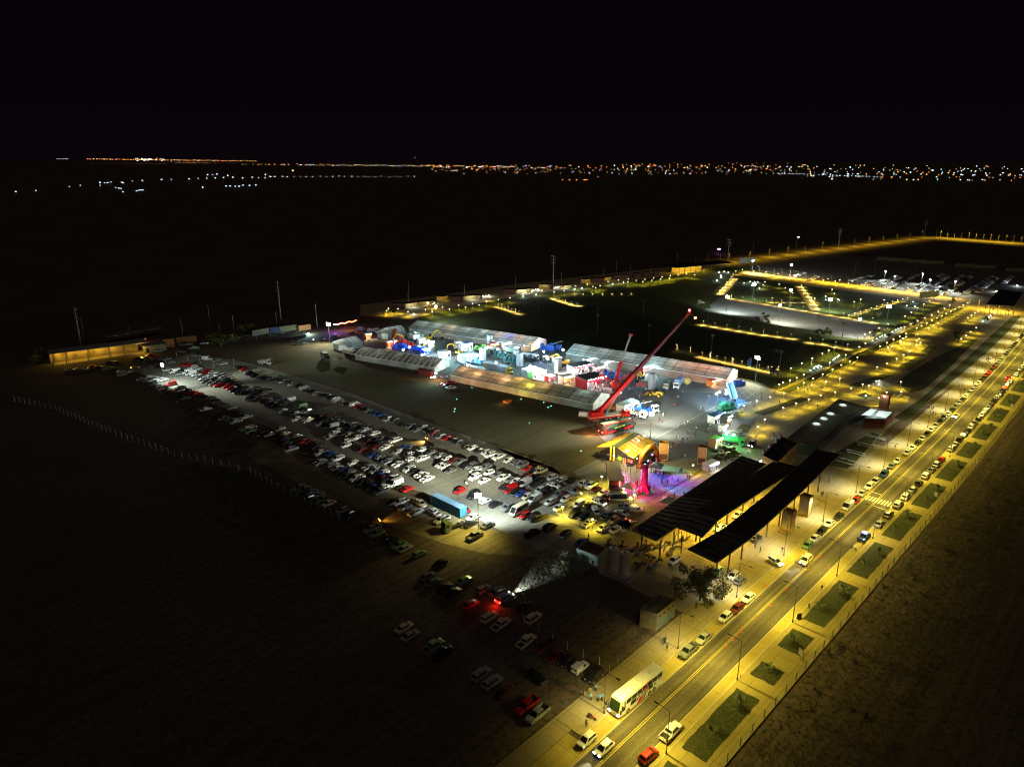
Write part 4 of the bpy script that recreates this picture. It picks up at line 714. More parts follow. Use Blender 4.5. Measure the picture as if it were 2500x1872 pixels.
# ================================================================ TENTS
def tent_mat(name, c1, c2, bay, rows, trans=.35, warm=None):
    m = bpy.data.materials.new(name); m.use_nodes = True; nt = m.node_tree; L = nt.links.new; nt.nodes.remove(nt.nodes['Principled BSDF']); out = nt.nodes['Material Output']
    tc = node(nt, 'ShaderNodeTexCoord'); br = node(nt, 'ShaderNodeTexBrick', offset=0.0, squash=1.0)
    br.inputs['Scale'].default_value = 1; br.inputs['Brick Width'].default_value = bay; br.inputs['Row Height'].default_value = rows; br.inputs['Mortar Size'].default_value = .16; br.inputs['Mortar Smooth'].default_value = .2; br.inputs['Bias'].default_value = -.1
    br.inputs['Color1'].default_value = (*c1, 1); br.inputs['Color2'].default_value = (*c2, 1); br.inputs['Mortar'].default_value = (c1[0] * .22, c1[1] * .22, c1[2] * .22, 1)
    L(tc.outputs['Object'], br.inputs['Vector'])
    ns = node(nt, 'ShaderNodeTexNoise'); ns.inputs['Scale'].default_value = .25; ns.inputs['Detail'].default_value = 4; L(tc.outputs['Object'], ns.inputs['Vector'])
    r = node(nt, 'ShaderNodeMapRange'); r.inputs['From Min'].default_value = .3; r.inputs['From Max'].default_value = .7; r.inputs['To Min'].default_value = .75; r.inputs['To Max'].default_value = 1.2; L(ns.outputs['Fac'], r.inputs['Value'])
    mx = node(nt, 'ShaderNodeMix', data_type='RGBA', blend_type='MULTIPLY'); mx.inputs[0].default_value = 1; L(br.outputs['Color'], mx.inputs[6]); L(r.outputs[0], mx.inputs[7])
    df = node(nt, 'ShaderNodeBsdfDiffuse'); tr = node(nt, 'ShaderNodeBsdfTranslucent'); ms = node(nt, 'ShaderNodeMixShader'); ms.inputs[0].default_value = trans
    L(mx.outputs[2], df.inputs['Color']); L(mx.outputs[2], tr.inputs['Color']); L(df.outputs[0], ms.inputs[1]); L(tr.outputs[0], ms.inputs[2]); L(ms.outputs[0], out.inputs['Surface'])
    return m
ROOF1 = tent_mat('tent roof cloth', (.29, .31, .285), (.21, .225, .21), 5.0, 2.75, .25); WALLM = tent_mat('tent wall cloth', (.66, .70, .66), (.6, .64, .6), 5.0, 60, .5)
ROOF2 = tent_mat('striped tent roof cloth', (.15, .15, .14), (.10, .10, .095), 3.0, 80, .3)
TRIMW = mat('tent edge strip', (.62, .64, .62), .6)
def tent(p0, p1, W, eave, rise, label, roofm, bays=5.0, lights=(), openf=(), stripes=0):
    az = az_of(p0, p1); L = math.hypot(p1.x - p0.x, p1.y - p0.y)
    r = bpy.data.objects.new('marquee', None); COL.objects.link(r); r.location = (p0.x, p0.y, .03); r.rotation_euler[2] = rad(90 - az)      # local x along the front, y to the back
    tag(r, label, 'tent', 'long exhibition tents')
    ov = .25; rz = eave + rise
    b = MB(); n = max(1, int(L / 5))
    f0 = [(i * L / n, -ov, eave - .05) for i in range(n + 1)]
    # slightly sagging cloth between the frames
    V = []; F = []; m2 = 4
    for i in range(2 * n + 1):
        x = i * L / (2 * n); sag = -.10 if i % 2 else 0
        for j in range(2 * m2 + 1):
            y = -ov + (W + 2 * ov) * j / (2 * m2); k = 1 - abs(j - m2) / m2; V.append((x, y, eave - .05 + (rise + .05) * k + (sag if 0 < k < 1 else sag * .5)))
    q = 2 * m2 + 1
    for i in range(2 * n):
        for j in range(2 * m2): F.append((i * q + j, (i + 1) * q + j, (i + 1) * q + j + 1, i * q + j + 1))
    b.add(V, F); b.build('roof', roofm, r)
    w = MB()
    w.add([(0, 0, 0), (L, 0, 0), (L, 0, eave), (0, 0, eave)], [(0, 1, 2, 3)]); w.add([(0, W, 0), (L, W, 0), (L, W, eave), (0, W, eave)], [(0, 1, 2, 3)])
    w.build('wall', WALLM, r)
    for x in (0, L):
        e = MB(); e.add([(x, 0, 0), (x, W, 0), (x, W, eave), (x, W / 2, rz), (x, 0, eave)], [(0, 1, 2, 3, 4)]); e.build('gable', WALLM, r)
    t = MB(); t.bar((0, -ov - .03, eave - .08), (L, -ov - .03, eave - .08), .12, .22); t.bar((0, W / 2, rz + .03), (L, W / 2, rz + .03), .22, .08)
    for i in range(0, n + 1, 3):
        x = i * L / n; t.bar((x, -ov, eave), (x, W / 2, rz + .03), .16, .06)
    t.build('edge_strip', TRIMW, r)
    if stripes:
        q_ = MB(); k = int(L / stripes)
        for i in range(k + 1):
            for y0, z0 in ((-ov, eave), (W + ov, eave)): q_.bar((i * L / k, y0, z0 + .05), (i * L / k, W / 2, rz + .1), .95, .05)
        q_.build('pale_stripe', mat('pale tent stripe', (.62, .62, .58), .6), r)
    s = MB()
    for i in range(n + 1): s.bar((i * L / n, -.06, 0), (i * L / n, -.06, eave - .1), .09, .09)
    s.build('side_seams', mat('seam grey', (.16, .17, .16), .7), r)
    for (x, y, z, c, pw) in lights: light('POINT', r, (x, y, z), c, pw * 1.5, .5, name='tent_lamp')
    return r
D0, D1 = at('R1', 1290, 700), at('R2', 540, 970)
tent(D0, D1, 15, 2.9, 2.5, 'right of the two front tents, brownish glowing roof panels and a dark end', ROOF1, lights=[(x, y, 2.6, c, pw) for x, y, c, pw in ((4, 7, (1, .5, .25), 1400), (12, 5, (1, .45, .2), 1500), (20, 9, (1, .5, .2), 1400), (27, 5, (1, .5, .22), 1500), (34, 8, (1, .6, .15), 1600), (40, 4, (1, .75, .1), 1500), (46, 6, (1, .55, .2), 900), (65, 7, (.7, .9, .8), 600))])
C0_, C1_ = at('B1', 440, 640), at('B1', 1700, 850)
tent(C0_, C1_, 12.5, 2.7, 2.6, 'left of the two front tents, roof striped dark and pale', ROOF2, stripes=3.0, lights=[(x, 6, 2.4, (.9, .95, .8), 420) for x in (3, 12, 24, 36, 45)])
A0_, A1_ = at('R1', 915, 270), at('R1', 2010, 440)
tent(A0_, A1_, 17, 3.1, 2.9, 'long left back tent with blue and orange light on its roof', ROOF1, lights=[(x, 8, 2.6, c, pw) for x, c, pw in ((6, WHITE, 700), (16, WHITE, 900), (26, (1, .75, .5), 1200), (37, WHITE, 900), (48, WHITE, 900), (58, (1, .6, .3), 1200), (64, (.2, .25, 1), 1800), (70, (1, .5, .25), 1500), (76, WHITE, 700))])
B0_, B1_ = at('R2', 300, 510), at('R2', 1740, 755)
tent(B0_, B1_, 17, 3.5, 2.8, 'long right back tent with brown lit bays at its bright white end', ROOF1, lights=[(x, 8, 2.8, c, pw) for x, c, pw in ((6, WHITE, 900), (18, WHITE, 900), (30, WHITE, 900), (42, WHITE, 900), (54, (1, .75, .6), 1000), (61, (1, .4, .22), 1500), (68, (1, .38, .2), 1700), (75, (1, .4, .22), 1700))])
def hip_tent(p0, p1, W, eave, rise, label):
    az = az_of(p0, p1); L = math.hypot(p1.x - p0.x, p1.y - p0.y)
    r = bpy.data.objects.new('marquee', None); COL.objects.link(r); r.location = (p0.x, p0.y, .03); r.rotation_euler[2] = rad(90 - az); tag(r, label, 'tent', 'small hipped tents')
    pts = [(2.5, 0), (L, 0), (L, W), (2.5, W), (0, W * .68), (0, W * .32)]
    b = MB(); b.add([(x, y, eave) for x, y in pts] + [(5.0, W / 2, eave + rise), (L, W / 2, eave + rise)], [(0, 1, 7, 6), (2, 3, 6, 7), (3, 4, 6), (4, 5, 6), (5, 0, 6)]); b.build('roof', tent_mat('small tent roof ' + label[:6], (.45, .47, .45), (.3, .31, .3), 3.0, 40, .25), r)
    w = MB(); n = len(pts)
    w.add([(x, y, 0) for x, y in pts] + [(x, y, eave) for x, y in pts], [(i, (i + 1) % n, n + (i + 1) % n, n + i) for i in range(n)]); w.add([(L, 0, eave), (L, W, eave), (L, W / 2, eave + rise)], [(0, 1, 2)]); w.build('wall', WALLM, r)
    for x in (5, 10): light('POINT', r, (x, W / 2, 2.4), WHITE, 300, .5, name='tent_lamp')
    return r
hip_tent(at('B1', 240, 515), at('B1', 560, 440), 12, 3.0, 2.3, 'small grey hipped tent at the outer left corner of the fair')
hip_tent(at('B1', 900, 330), at('B1', 1250, 275), 12, 3.2, 2.4, 'small white hipped tent beside the long left back tent')
# ================================================================ BLACK CANOPIES
def canopy(label, secs, posts, wall=None, th=.28):
    "secs: (left point, right point) pairs with heights, from the near end to the far end"
    c0 = secs[0][0]; r = thing('roof_canopy', label, 'canopy', (c0.x, c0.y, .03), 0, 'black entrance canopies')
    O = Vector((c0.x, c0.y, .03))
    for k in range(len(secs) - 1):
        a, b_, c, d = secs[k][0] - O, secs[k][1] - O, secs[k + 1][1] - O, secs[k + 1][0] - O; e = Vector((0, 0, th))
        m = MB(); m.add([a, b_, c, d, a + e, b_ + e, c + e, d + e], [(3, 2, 1, 0), (4, 5, 6, 7), (0, 1, 5, 4), (1, 2, 6, 5), (2, 3, 7, 6), (3, 0, 4, 7)]); m.build('roof', ROOFB, r)
    m = MB()
    for k in range(len(secs) - 1): m.bar(secs[k][1] - O + Vector((.05, 0, .12)), secs[k + 1][1] - O + Vector((.05, 0, .12)), .12, .34)
    m.build('fascia', mat('canopy fascia', (.12, .11, .09), .6), r)
    g_ = MB()
    for k in range(len(secs) - 1):
        a, b_, c, d = secs[k][0] - O, secs[k][1] - O, secs[k + 1][1] - O, secs[k + 1][0] - O; n = max(2, int((d - a).length / 2.4)); e = Vector((0, 0, th + .03))
        for i in range(n): g_.bar(a.lerp(d, i / n) + e, b_.lerp(c, i / n) + e, .09, .06)
    g_.build('sheet_seam', mat('roof seam', (.075, .07, .05), .5, .3), r)
    for (p, h) in posts:
        m = MB(); q = p - O; m.cyl((q.x, q.y, 0), (q.x, q.y, h), .20, .20, 8); m.build('post', mat('canopy post', (.085, .08, .07), .6), r)
    return r
def rz3(v, x, y, z): return at(v, x, y, z)
c3 = canopy('canopy with pale front edge facing the avenue', [(rz3('Q2', 290, 890, 5.0), rz3('Q2', 548, 1015, 5.0)), (rz3('Q2', 620, 705, 4.7), rz3('Q2', 860, 790, 4.7)), (rz3('Q2', 1045, 362, 5.4), rz3('Q2', 1245, 440, 5.4)), (rz3('Q2', 1450, -5, 6.2), rz3('Q2', 1662, 38, 6.2))],
       [(at('Q2', x, y), h) for x, y, h in ((655, 1085, 5.0), (770, 980, 4.9), (895, 870, 4.75), (998, 775, 4.85), (1110, 680, 5.0), (1240, 560, 5.25), (1360, 465, 5.4), (1460, 370, 5.7), (1560, 285, 6.0))] + [(at('Q2', x, y), 4.9) for x, y in ((545, 1140,), (640, 650), (785, 530), (885, 470))])
c1 = canopy('long canopy nearest the round stage', [(rz3('Q1', 635, 1310, 5.0), rz3('Q1', 835, 1395, 5.0)), (rz3('Q1', 1050, 1000 + 30, 4.7), rz3('Q1', 1330, 1060, 4.7)), (rz3('Q1', 1525, 708, 6.0), rz3('Q1', 1720, 775, 6.0))],
       [(at('Q1', x, y), 4.9) for x, y in ((712, 1475), (860, 1530), (970, 1450), (1035, 1490))] + [(at('Q1', 1560, 905), 5.5)])
c2 = canopy('middle canopy between the other two', [(rz3('Q1', 1000, 1285, 5.2), rz3('Q1', 1205, 1365, 5.2)), (rz3('Q1', 1140, 1155, 4.9), rz3('Q1', 1345, 1215, 4.9)), (rz3('Q1', 1790, 748, 6.0), rz3('Q1', 1990, 800, 6.0))],
       [(at('Q1', x, y), 5.0) for x, y in ((1185, 1415), (1155, 1395), (1310, 1330), (1405, 1260), (1530, 1170))])
def downlight(p, z, pw, label, col=(1, .66, .04), spot=165):
    r = thing('ceiling_lamp', label, 'lamp', (p.x, p.y, z), 0, 'lamps under the canopies')
    MB().box(-.25, .25, -.25, .25, 0, .1).build('housing', DARKST, r); MB().box(-.2, .2, -.2, .2, -.02, -.005).build('lens', G_WARM, r)
    light('SPOT', r, (0, 0, -.06), col, pw, .2, spot=spot, blend=.3)
for i in range(7):
    f = (i + .5) / 7
    p = at('Q2', 600, 1050).lerp(at('Q2', 1470, 330), f); p += (rd(0, 0) - rd(0, 2.6)) ; downlight(p, 4.3 + f, 1500, 'yellow lamp under the avenue side canopy')
for i in range(5):
    f = (i + .5) / 5; p = at('Q1', 1120, 1450).lerp(at('Q1', 1700, 1000), f); downlight(p, 4.4 + f * .8, 1400, 'yellow lamp under the middle canopy')
for i in range(4):
    f = (i + .5) / 4; p = at('Q1', 830, 1500).lerp(at('Q1', 1350, 1120), f); downlight(p, 4.2 + f * .6, 1300, 'yellow lamp under the stage side canopy')
p = at('Q1', 1680, 810); downlight(p, 4.2, 3500, 'cold white lamp in the gap between canopies', col=(.85, .9, 1)); MB
k = thing('ticket_booth', 'brightly lit white ticket booth between two canopies', 'booth', tuple(at('Q1', 1680, 830)), AZR)
MB().box(-1.2, 1.2, -3.5, 3.5, 0, 2.6).build('body', WHITEP, k); MB().box(-1.3, 1.3, -3.6, 3.6, 2.65, 2.75).build('roof', glow('backlit roof panel', (.8, .9, 1), 1.6), k)
# gate grilles under the canopies
for x, y in ((1080, 1380), (1010, 1400)):
    r = thing('turnstile_gate', 'grey glazed gate frame under the canopy', 'gate', tuple(at('Q1', x, y)), AZR - 90, 'gate frames under the canopy')
    b = MB(); 
    for a in ((-1.6, -1.6), (1.6, 1.6), (0, 0)): b.bar((a[0], 0, 0), (a[1], 0, 2.4), .12)
    b.bar((-1.6, 0, 2.4), (1.6, 0, 2.4), .12); b.bar((-1.6, 0, .4), (1.6, 0, .4), .3); b.build('frame', DARKST, r)
# banner towers
def banner_tower(p, h, label, w=2.6, d=2.4, az=AZR, col=WOODB, art=None, group='ochre banner towers', name='banner_tower'):
    r = thing(name, label, 'banner tower', (p.x, p.y, .03), az, group)
    b = MB(); b.box(-w / 2, w / 2, -d / 2, -d / 2 + .08, .25, h); b.box(-w / 2, -w / 2 + .08, -d / 2 + .09, d / 2, .25, h); b.box(w / 2 - .08, w / 2, -d / 2 + .09, d / 2, .25, h); b.box(-w / 2 + .09, w / 2 - .09, d / 2 - .08, d / 2, .25, h); b.build('panel', col, r)
    f = MB()
    for sx in (-1, 1):
        for sy in (-1, 1): f.bar((sx * w / 2, sy * d / 2, 0), (sx * w / 2, sy * d / 2, h + .05), .1)
    f.build('frame', mat('dark bronze frame', (.10, .06, .025), .6), r)
    if art: art(r, w, d, h)
    return r
def text_art(r, w, d, h):
    b = MB(); y = -d / 2 - .012
    b.add([(-w * .38, y, h * .22), (0, y, h * .14), (w * .1, y, h * .19), (w * .38, y, h * .13), (w * .38, y, h * .86), (-w * .38, y, h * .9)], [(0, 1, 2, 3, 4, 5)]); b.build('printed_sheet', mat('printed pale sheet', (.52, .48, .36), .8), r)
    l = MB(); g_ = random.Random(4)
    for i in range(17):
        z = h * .84 - i * h * .037; x = -w * .32
        while x < w * .28:
            ln = g_.uniform(.08, .34); l.box(x, min(x + ln, w * .33), y - .012, y - .006, z, z + .055); x += ln + .09
    l.build('printed_text', mat('printed brown text', (.10, .055, .02), .8), r)
    m = MB(); m.bar((-w * .48, y - .02, h * .16), (-w * .1, y - .02, h * .07), .05); m.bar((-w * .1, y - .02, h * .07), (w * .2, y - .02, h * .14), .05); m.bar((w * .2, y - .02, h * .14), (w * .48, y - .02, h * .08), .05); m.build('ridge_line', mat('printed brown text', (.10, .055, .02)), r)
banner_tower(at('Q2', 1185, 722), 6.2, 'ochre banner tower with a printed text sheet, near of the pair by the canopy', art=text_art)
banner_tower(at('Q2', 1340, 580), 6.2, 'ochre banner tower with a printed text sheet, far of the pair by the canopy', art=text_art)
def picture_art(r, w, d, h):
    y = -d / 2 - .02; a = MB(); a.box(-w * .45, w * .45, y, y + .01, h * .08, h * .38); a.build('photo_print', mat('dark print', (.12, .05, .03), .6, var=.8, scale=1.2), r)
    a = MB(); a.bar((-w / 2, y, .3), (w / 2, y, .3), .12); a.bar((-w / 2, y, .3), (-w / 2, y, h), .12); a.bar((w / 2, y, .3), (w / 2, y, h), .12); a.build('yellow_frame', mat('yellow edge strip', (.62, .5, .12), .6), r)
banner_tower(at('B5', 1165, 530), 6.3, 'golden banner tower beside the inflatable arch', w=2.9, az=12, art=picture_art)
banner_tower(at('B5', 1775, 600), 6.3, 'golden banner tower beside the drinks stall and shrubs', w=2.6, az=20, art=picture_art)
r = banner_tower(at('B5', 430, 960), 3.2, 'short banner tower with two orange panels at the stage end', w=4.2, d=3, az=10, col=mat('umber panel', (.2, .12, .05)))
for sx in (-1.0, .85): MB().box(sx - .75, sx + .75, -1.56, -1.545, .5, 2.9).build('orange_panel', mat('orange print', (.6, .16, .03), .6, var=.3), r)
# ================================================================ BUILDINGS
def building(label, pts, h, wm, rm, name='building', par=.35, loc0=None):
    c = pts[0]; r = thing(name, label, 'building', (c.x, c.y, 0), 0); Q = [(p.x - c.x, p.y - c.y) for p in pts]
    if sum(Q[i][0] * Q[(i + 1) % len(Q)][1] - Q[(i + 1) % len(Q)][0] * Q[i][1] for i in range(len(Q))) < 0: Q = Q[::-1]
    w = MB(); w.prism(Q, 0, h); w.build('wall', wm, r)
    cx = sum(q[0] for q in Q) / len(Q); cyy = sum(q[1] for q in Q) / len(Q)
    t = MB(); t.prism([(cx + (x - cx) * 1.01, cyy + (y - cyy) * 1.01) for x, y in Q], h + .003, h + .12); t.build('roof', rm, r)
    e = MB()
    for i in range(len(Q)): e.bar((*Q[i], h + .25), (*Q[(i + 1) % len(Q)], h + .25), .18, par)
    e.build('parapet', wm, r); r['Q'] = [c_ for q in Q for c_ in q]
    return r, Q
ROOFD = mat('felt roof', (.11, .10, .06), .9, scale=.6, var=.3)
p0, p1, p2 = at('Q5', 915, 450), at('Q5', 1060, 490), at('Q5', 1215, 362)
r, Q = building('small flat roofed kiosk building with blue shutters beside the pavement', [p0, p1, p2, p0 + (p2 - p1)], 3.9, BEIGE, ROOFD, 'kiosk_building')
def wallbox(r, a, b_, u0, u1, z0, z1, name, m, off=.03):
    A = Vector((a.x - r.location.x, a.y - r.location.y, 0)); B = Vector((b_.x - r.location.x, b_.y - r.location.y, 0)); d = (B - A); n = Vector((d.y, -d.x, 0)).normalized() * off
    P = A + d * u0; Qp = A + d * u1; m_ = MB(); m_.add([P + n + Vector((0, 0, z0)), Qp + n + Vector((0, 0, z0)), Qp + n + Vector((0, 0, z1)), P + n + Vector((0, 0, z1)), P - n + Vector((0, 0, z0)), Qp - n + Vector((0, 0, z0)), Qp - n + Vector((0, 0, z1)), P - n + Vector((0, 0, z1))], [(0, 1, 2, 3), (7, 6, 5, 4), (0, 4, 5, 1), (1, 5, 6, 2), (2, 6, 7, 3), (3, 7, 4, 0)])
    return m_.build(name, m, r)
SHUT = mat('blue grey shutter', (.10, .14, .18), .6)
wallbox(r, p1, p2, .06, .42, .05, 2.5, 'shutter', SHUT); wallbox(r, p1, p2, .52, .88, .05, 2.5, 'shutter', SHUT)
for u in (.12, .34, .58, .8): wallbox(r, p1, p2, u, u + .09, 3.0, 3.4, 'window', GLASS)
p0, p1, p2 = at('B6', 180, 812), at('B6', 510, 945), at('B6', 650, 800)
r, Q = building('low pump house with pale green front and brown roof', [p0, p1, p2, p0 + (p2 - p1)], 2.7, mat('pale green wall', (.30, .36, .28), .9), mat('brown roof', (.10, .06, .04), .9), 'pump_house')
wallbox(r, p0, p1, .25, .55, .0, 2.0, 'door', mat('dark green door', (.03, .06, .05), .6)); wallbox(r, p0, p1, .75, .85, .7, 1.5, 'window', GLASS)
TANK = mat('ribbed tank plastic', (.5, .47, .36), .6, scale=1.0, var=.2)
for i, (x, y) in enumerate(((752, 985), (935, 1060))):
    p = at('B6', x, y); r = thing('water_tank', ('tall ribbed water tank touching the pump house', 'tall ribbed water tank on the outer plinth corner')[i], 'water tank', (p.x, p.y, .3), 0, 'pair of water tanks')
    m = MB(); prof = []
    for k in range(15): z = k * .37; prof += [(1.25, z), (1.25, z + .3), (1.21, z + .335)]
    prof += [(1.2, 5.6), (.8, 5.85), (.25, 5.95)]; m.lathe(prof, n=24); m.build('shell', TANK, r, smooth=False)
    m = MB(); m.lathe([(.3, 5.95), (.3, 6.1), (.1, 6.15)], n=12); m.build('lid', DARKST, r); m = MB(); m.lathe([(1.27, 5.35), (1.30, 5.42), (1.27, 5.5)], n=24); m.build('rim', STEEL, r)
poly('tank_plinth', sheet('B6', 640, 1010, 950, 1160, 1090, 1050, 800, 930), .3, CONC, thick=.3)
b = MB(); pts = sheet('B6', 510, 1030, 980, 1215, 1110, 1095); 
for i in range(2): b.bar(pts[i] + Vector((0, 0, .25)), pts[i + 1] + Vector((0, 0, .25)), .2, .5)
o = b.build('garden_wall', CONC); tag(o, 'low concrete wall around the water tanks', 'wall')
# service building and long low hall with skylights beyond the canopies
def zpoly(v, pts, z): return [at(v, x, y, z) for x, y in pts]
P = zpoly('Q3', [(-20, 1395), (0, 1205), (162, 1262), (160, 1275)], 5)
P = [at('Q3', -45, 1420, 6), at('Q3', 118, 1440, 6), at('Q3', 225, 1300, 4.5), at('Q3', 160, 1262, 6), at('Q3', 0, 1205, 6)]
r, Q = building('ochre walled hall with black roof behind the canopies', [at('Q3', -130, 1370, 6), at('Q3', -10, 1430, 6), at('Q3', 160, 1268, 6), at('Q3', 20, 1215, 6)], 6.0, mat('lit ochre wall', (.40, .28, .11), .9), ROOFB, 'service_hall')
for x, y, hh in ((1775, 570, 1.6), (1800, 600, 1.2), (1830, 570, 1.6), (1750, 640, 1.0), (1700, 690, .8)):
    p = at('Q1', x, y, 6.2); rr = thing('roof_vent', 'pale roof vent pipe on the black hall roof', 'vent', tuple(p), AZR, 'roof vents on the black hall'); MB().box(-.4, .4, -.4, .4, 0, hh).lathe([(.3, hh), (.35, hh + .5), (.1, hh + .6)]).build('housing', mat('zinc vent', (.3, .28, .36), .5), rr)
r, Q = building('long low hall with four glowing round skylights', [at('Q3', 490, 915, 3.6), at('Q3', 740, 985, 3.6), at('Q3', 570, 1050, 3.6), at('Q3', 300, 1295, 3.6), at('Q3', 60, 1240, 3.6)], 3.6, mat('dark hall wall', (.05, .048, .035), .9), mat('grey green roof', (.16, .155, .09), .9, scale=.4), 'skylight_hall')
for x, y in ((1980, 1040), (1812, 1156), (1722, 1222), (1623, 1294)):
    p = at('C6', x, y, 4.0); m = MB(); m.lathe([(1.3, 0), (1.3, .25), (1.0, .4)], c=(p.x - r.location.x, p.y - r.location.y, 3.75), n=20); m.build('skylight', glow('skylight dome', (.8, 1, .85), .25), r)
    light('POINT', r, (p.x - r.location.x, p.y - r.location.y, 4.9), (.85, 1, .85), 25, .4, name='skylight_glow')
r, Q = building('dark red slatted cafe with a glowing glass roof', [at('Q3', 680, 1140), at('Q3', 850, 1145), at('Q3', 925, 1085), at('Q3', 760, 1060)], 3.4, mat('dark red slats', (.12, .035, .025), .7), mat('glass roof deck', (.25, .3, .27), .3), 'cafe')
for a in (((745, 985), (800, 990), (740, 1040), (670, 1035)), ((810, 1000), (920, 1010), (870, 1060), (790, 1040))):
    q = [at('Q3', x, y, 3.9) for x, y in a]; m = MB(); m.add([(p.x - r.location.x, p.y - r.location.y, 3.75) for p in q] + [(p.x - r.location.x, p.y - r.location.y, 3.85) for p in q], [(3, 2, 1, 0), (4, 5, 6, 7), (0, 1, 5, 4), (1, 2, 6, 5), (2, 3, 7, 6), (3, 0, 4, 7)]); m.build('glass_roof', glow('lit glass roof', (.75, 1, .85), .3), r)
light('POINT', r, (6, 4, 6), (.8, 1, .9), 350, .6, name='roof_glow')
p = at('Q3', 850, 985); r = thing('sign_tower', 'brown box tower with a single lamp beside the cafe', 'tower', (p.x, p.y, 0), AZR)
MB().box(-1.6, 1.6, -1.2, 1.2, 0, 6).build('body', mat('brown tower', (.22, .10, .05), .7), r); light('POINT', r, (0, -2, 6.4), (1, .8, .6), 260, .15); MB().box(-.2, .2, -1.5, -1.2, 5.4, 5.6).build('lamp', G_WARM, r)
# benches of the forecourt, plus long seat in the plaza
for v, x, y in (('B8', 1540, 445), ('B8', 1545, 470), ('B8', 1390, 560), ('B8', 1400, 600), ('B8', 1230, 680), ('B8', 1240, 720), ('B8', 1080, 810), ('B8', 1050, 860), ('Q3', 995, 885), ('Q3', 990, 895)):
    p = at(v, x, y); r = thing('long_bench', 'long concrete bench on the dim plaza', 'bench', (p.x, p.y, .03), AZR, 'long concrete benches'); MB().box(-3.2, 3.2, -.3, .3, .38, .5).build('seat', CONC, r)
    for sx in (-2.6, 2.6): MB().box(sx - .2, sx + .2, -.25, .25, 0, .375).build('leg', CONC, r)
# long low wall of the park
b = MB(); p0, p1 = at('C6', 1120, 858), at('C4', 1500, 580); b.bar(p0 + Vector((0, 0, .35)), p1 + Vector((0, 0, .35)), .5, .7); q = (p1 - p0).normalized(); n_ = Vector((q.y, -q.x, 0)) * 5
o = b.build('garden_wall', mat('low wall stone', (.30, .24, .12), .9)); tag(o, 'long low stone wall running across the plaza, back line', 'wall', 'long low walls')
b = MB(); b.bar(p0 + n_ + Vector((0, 0, .3)), p1 + n_ * .9 + Vector((0, 0, .3)), .35, .5); o = b.build('garden_wall', mat('low wall stone', (.3, .24, .12))); tag(o, 'long low kerb wall beside the lamp line, front line', 'wall', 'long low walls')
poly('planting_bed', [p0 + n_ * .1, p1 + n_ * .1, p1 + n_ * .8, p0 + n_ * .8], .08, GRASS)
# lit fountains and planters with ground spots
def spots(v, xs, label, pw=120, col=(.85, 1, .95), sz=.5):
    for i in range(0, len(xs), 2):
        p = at(v, xs[i], xs[i + 1], .5); r = thing('garden_spotlight', label, 'spotlight', (p.x, p.y, .03), 0, 'garden spotlights')
        MB().box(-sz * .6, sz * .6, -sz * .6, sz * .6, 0, .5, tx=.7, ty=.7).build('housing', DARKST, r); m = MB(); m.lathe([(sz * .5, .5), (sz * .55, .72), (sz * .2, .95)], n=8); m.build('lens', glow('garden spot lens', col, 5), r); light('POINT', r, (0, 0, 1.5), col, pw, .2)
spots('C6', [1540, 580, 1590, 550, 1620, 525, 1650, 515, 1685, 530, 1640, 545, 1850, 440, 1875, 415, 1905, 400, 1925, 380], 'cold white spotlight in the little lit planting by the wall')
spots('C4', [620, 920, 655, 900, 680, 888, 710, 880, 790, 845, 825, 825, 850, 812, 880, 803, 575, 940], 'white spotlight in the planter row along the wall')
spots('C4', [1790, 715, 1810, 700, 1830, 685, 1850, 670, 1770, 728], 'white spotlight in the far bright planter'); spots('C4', [945, 562, 1015, 520, 1035, 572], 'white spotlight in the dark lawn triangle', 300, sz=.6)
spots('C3', [830, 470, 885, 405, 885, 430, 930, 352, 985, 362, 860, 362], 'white spotlight near the far canopy', 300, (.7, .95, 1), .9); spots('C3', [1280, 487, 1380, 490, 1340, 490, 1405, 578, 1200, 505], 'white spotlight in the park play area', 300, sz=.6)
spots('C1', [610, 480, 800, 345, 843, 333, 885, 331, 1543, 240, 1583, 238, 1625, 232], 'white spotlight at the promenade huts', 400, (.95, .95, .9), .5); spots('C2', [150, 575, 325, 550, 945, 465, 1360, 405, 1505, 385, 283, 490, 318, 485, 355, 480, 583, 455, 618, 448, 655, 440, 850, 475], 'white spotlight along the promenade huts', 400, sz=.5)
spots('Q3', [708, 885, 812, 790, 815, 765], 'white spotlight in the sunken garden', 140); spots('C4', [70, 460, 70, 498, 215, 500], 'faint spotlight in the dark park')
spots('C5', [1560, 242], 'lone cold spotlight over cars beyond the field', 2500, (.6, 1, .9), 1.0); spots('C4', [2140, 345, 1300, 355, 1915, 405], 'bright headlamp spot in the far lot', 900, (.8, .9, 1), 1.2)
# promenade huts and pergolas at the gate side
HUTW = mat('hut dark timber', (.09, .03, .02), .7); HUTF = mat('hut ochre front', (.38, .28, .10), .8)
for v, x0, x1, y, dk in (('C1', 305, 490, 410, 1), ('C1', 1100, 1280, 315, 1), ('C1', 1810, 1985, 215, 1), ('C2', 515, 560, 475, 1), ('C2', 1100, 1250, 390, 1), ('C2', 1375, 1580, 345, 1), ('C2', 1645, 1725, 320, 1), ('C2', 1770, 1855, 305, 1), ('C2', 1915, 1990, 290, 1)):
    p, q = at(v, x0, y), at(v, x1, y); L = (q - p).length; r = thing('wooden_hut', 'dark timber hut on the gate promenade', 'hut', (p.x, p.y, 0), az_of(p, q) - 90, 'timber huts')
    MB().box(0, L, 0, 5, 0, 3.6).build('wall', HUTW, r); MB().box(-.2, L + .2, -.2, 5.2, 3.603, 3.75).build('roof', ROOFB, r)
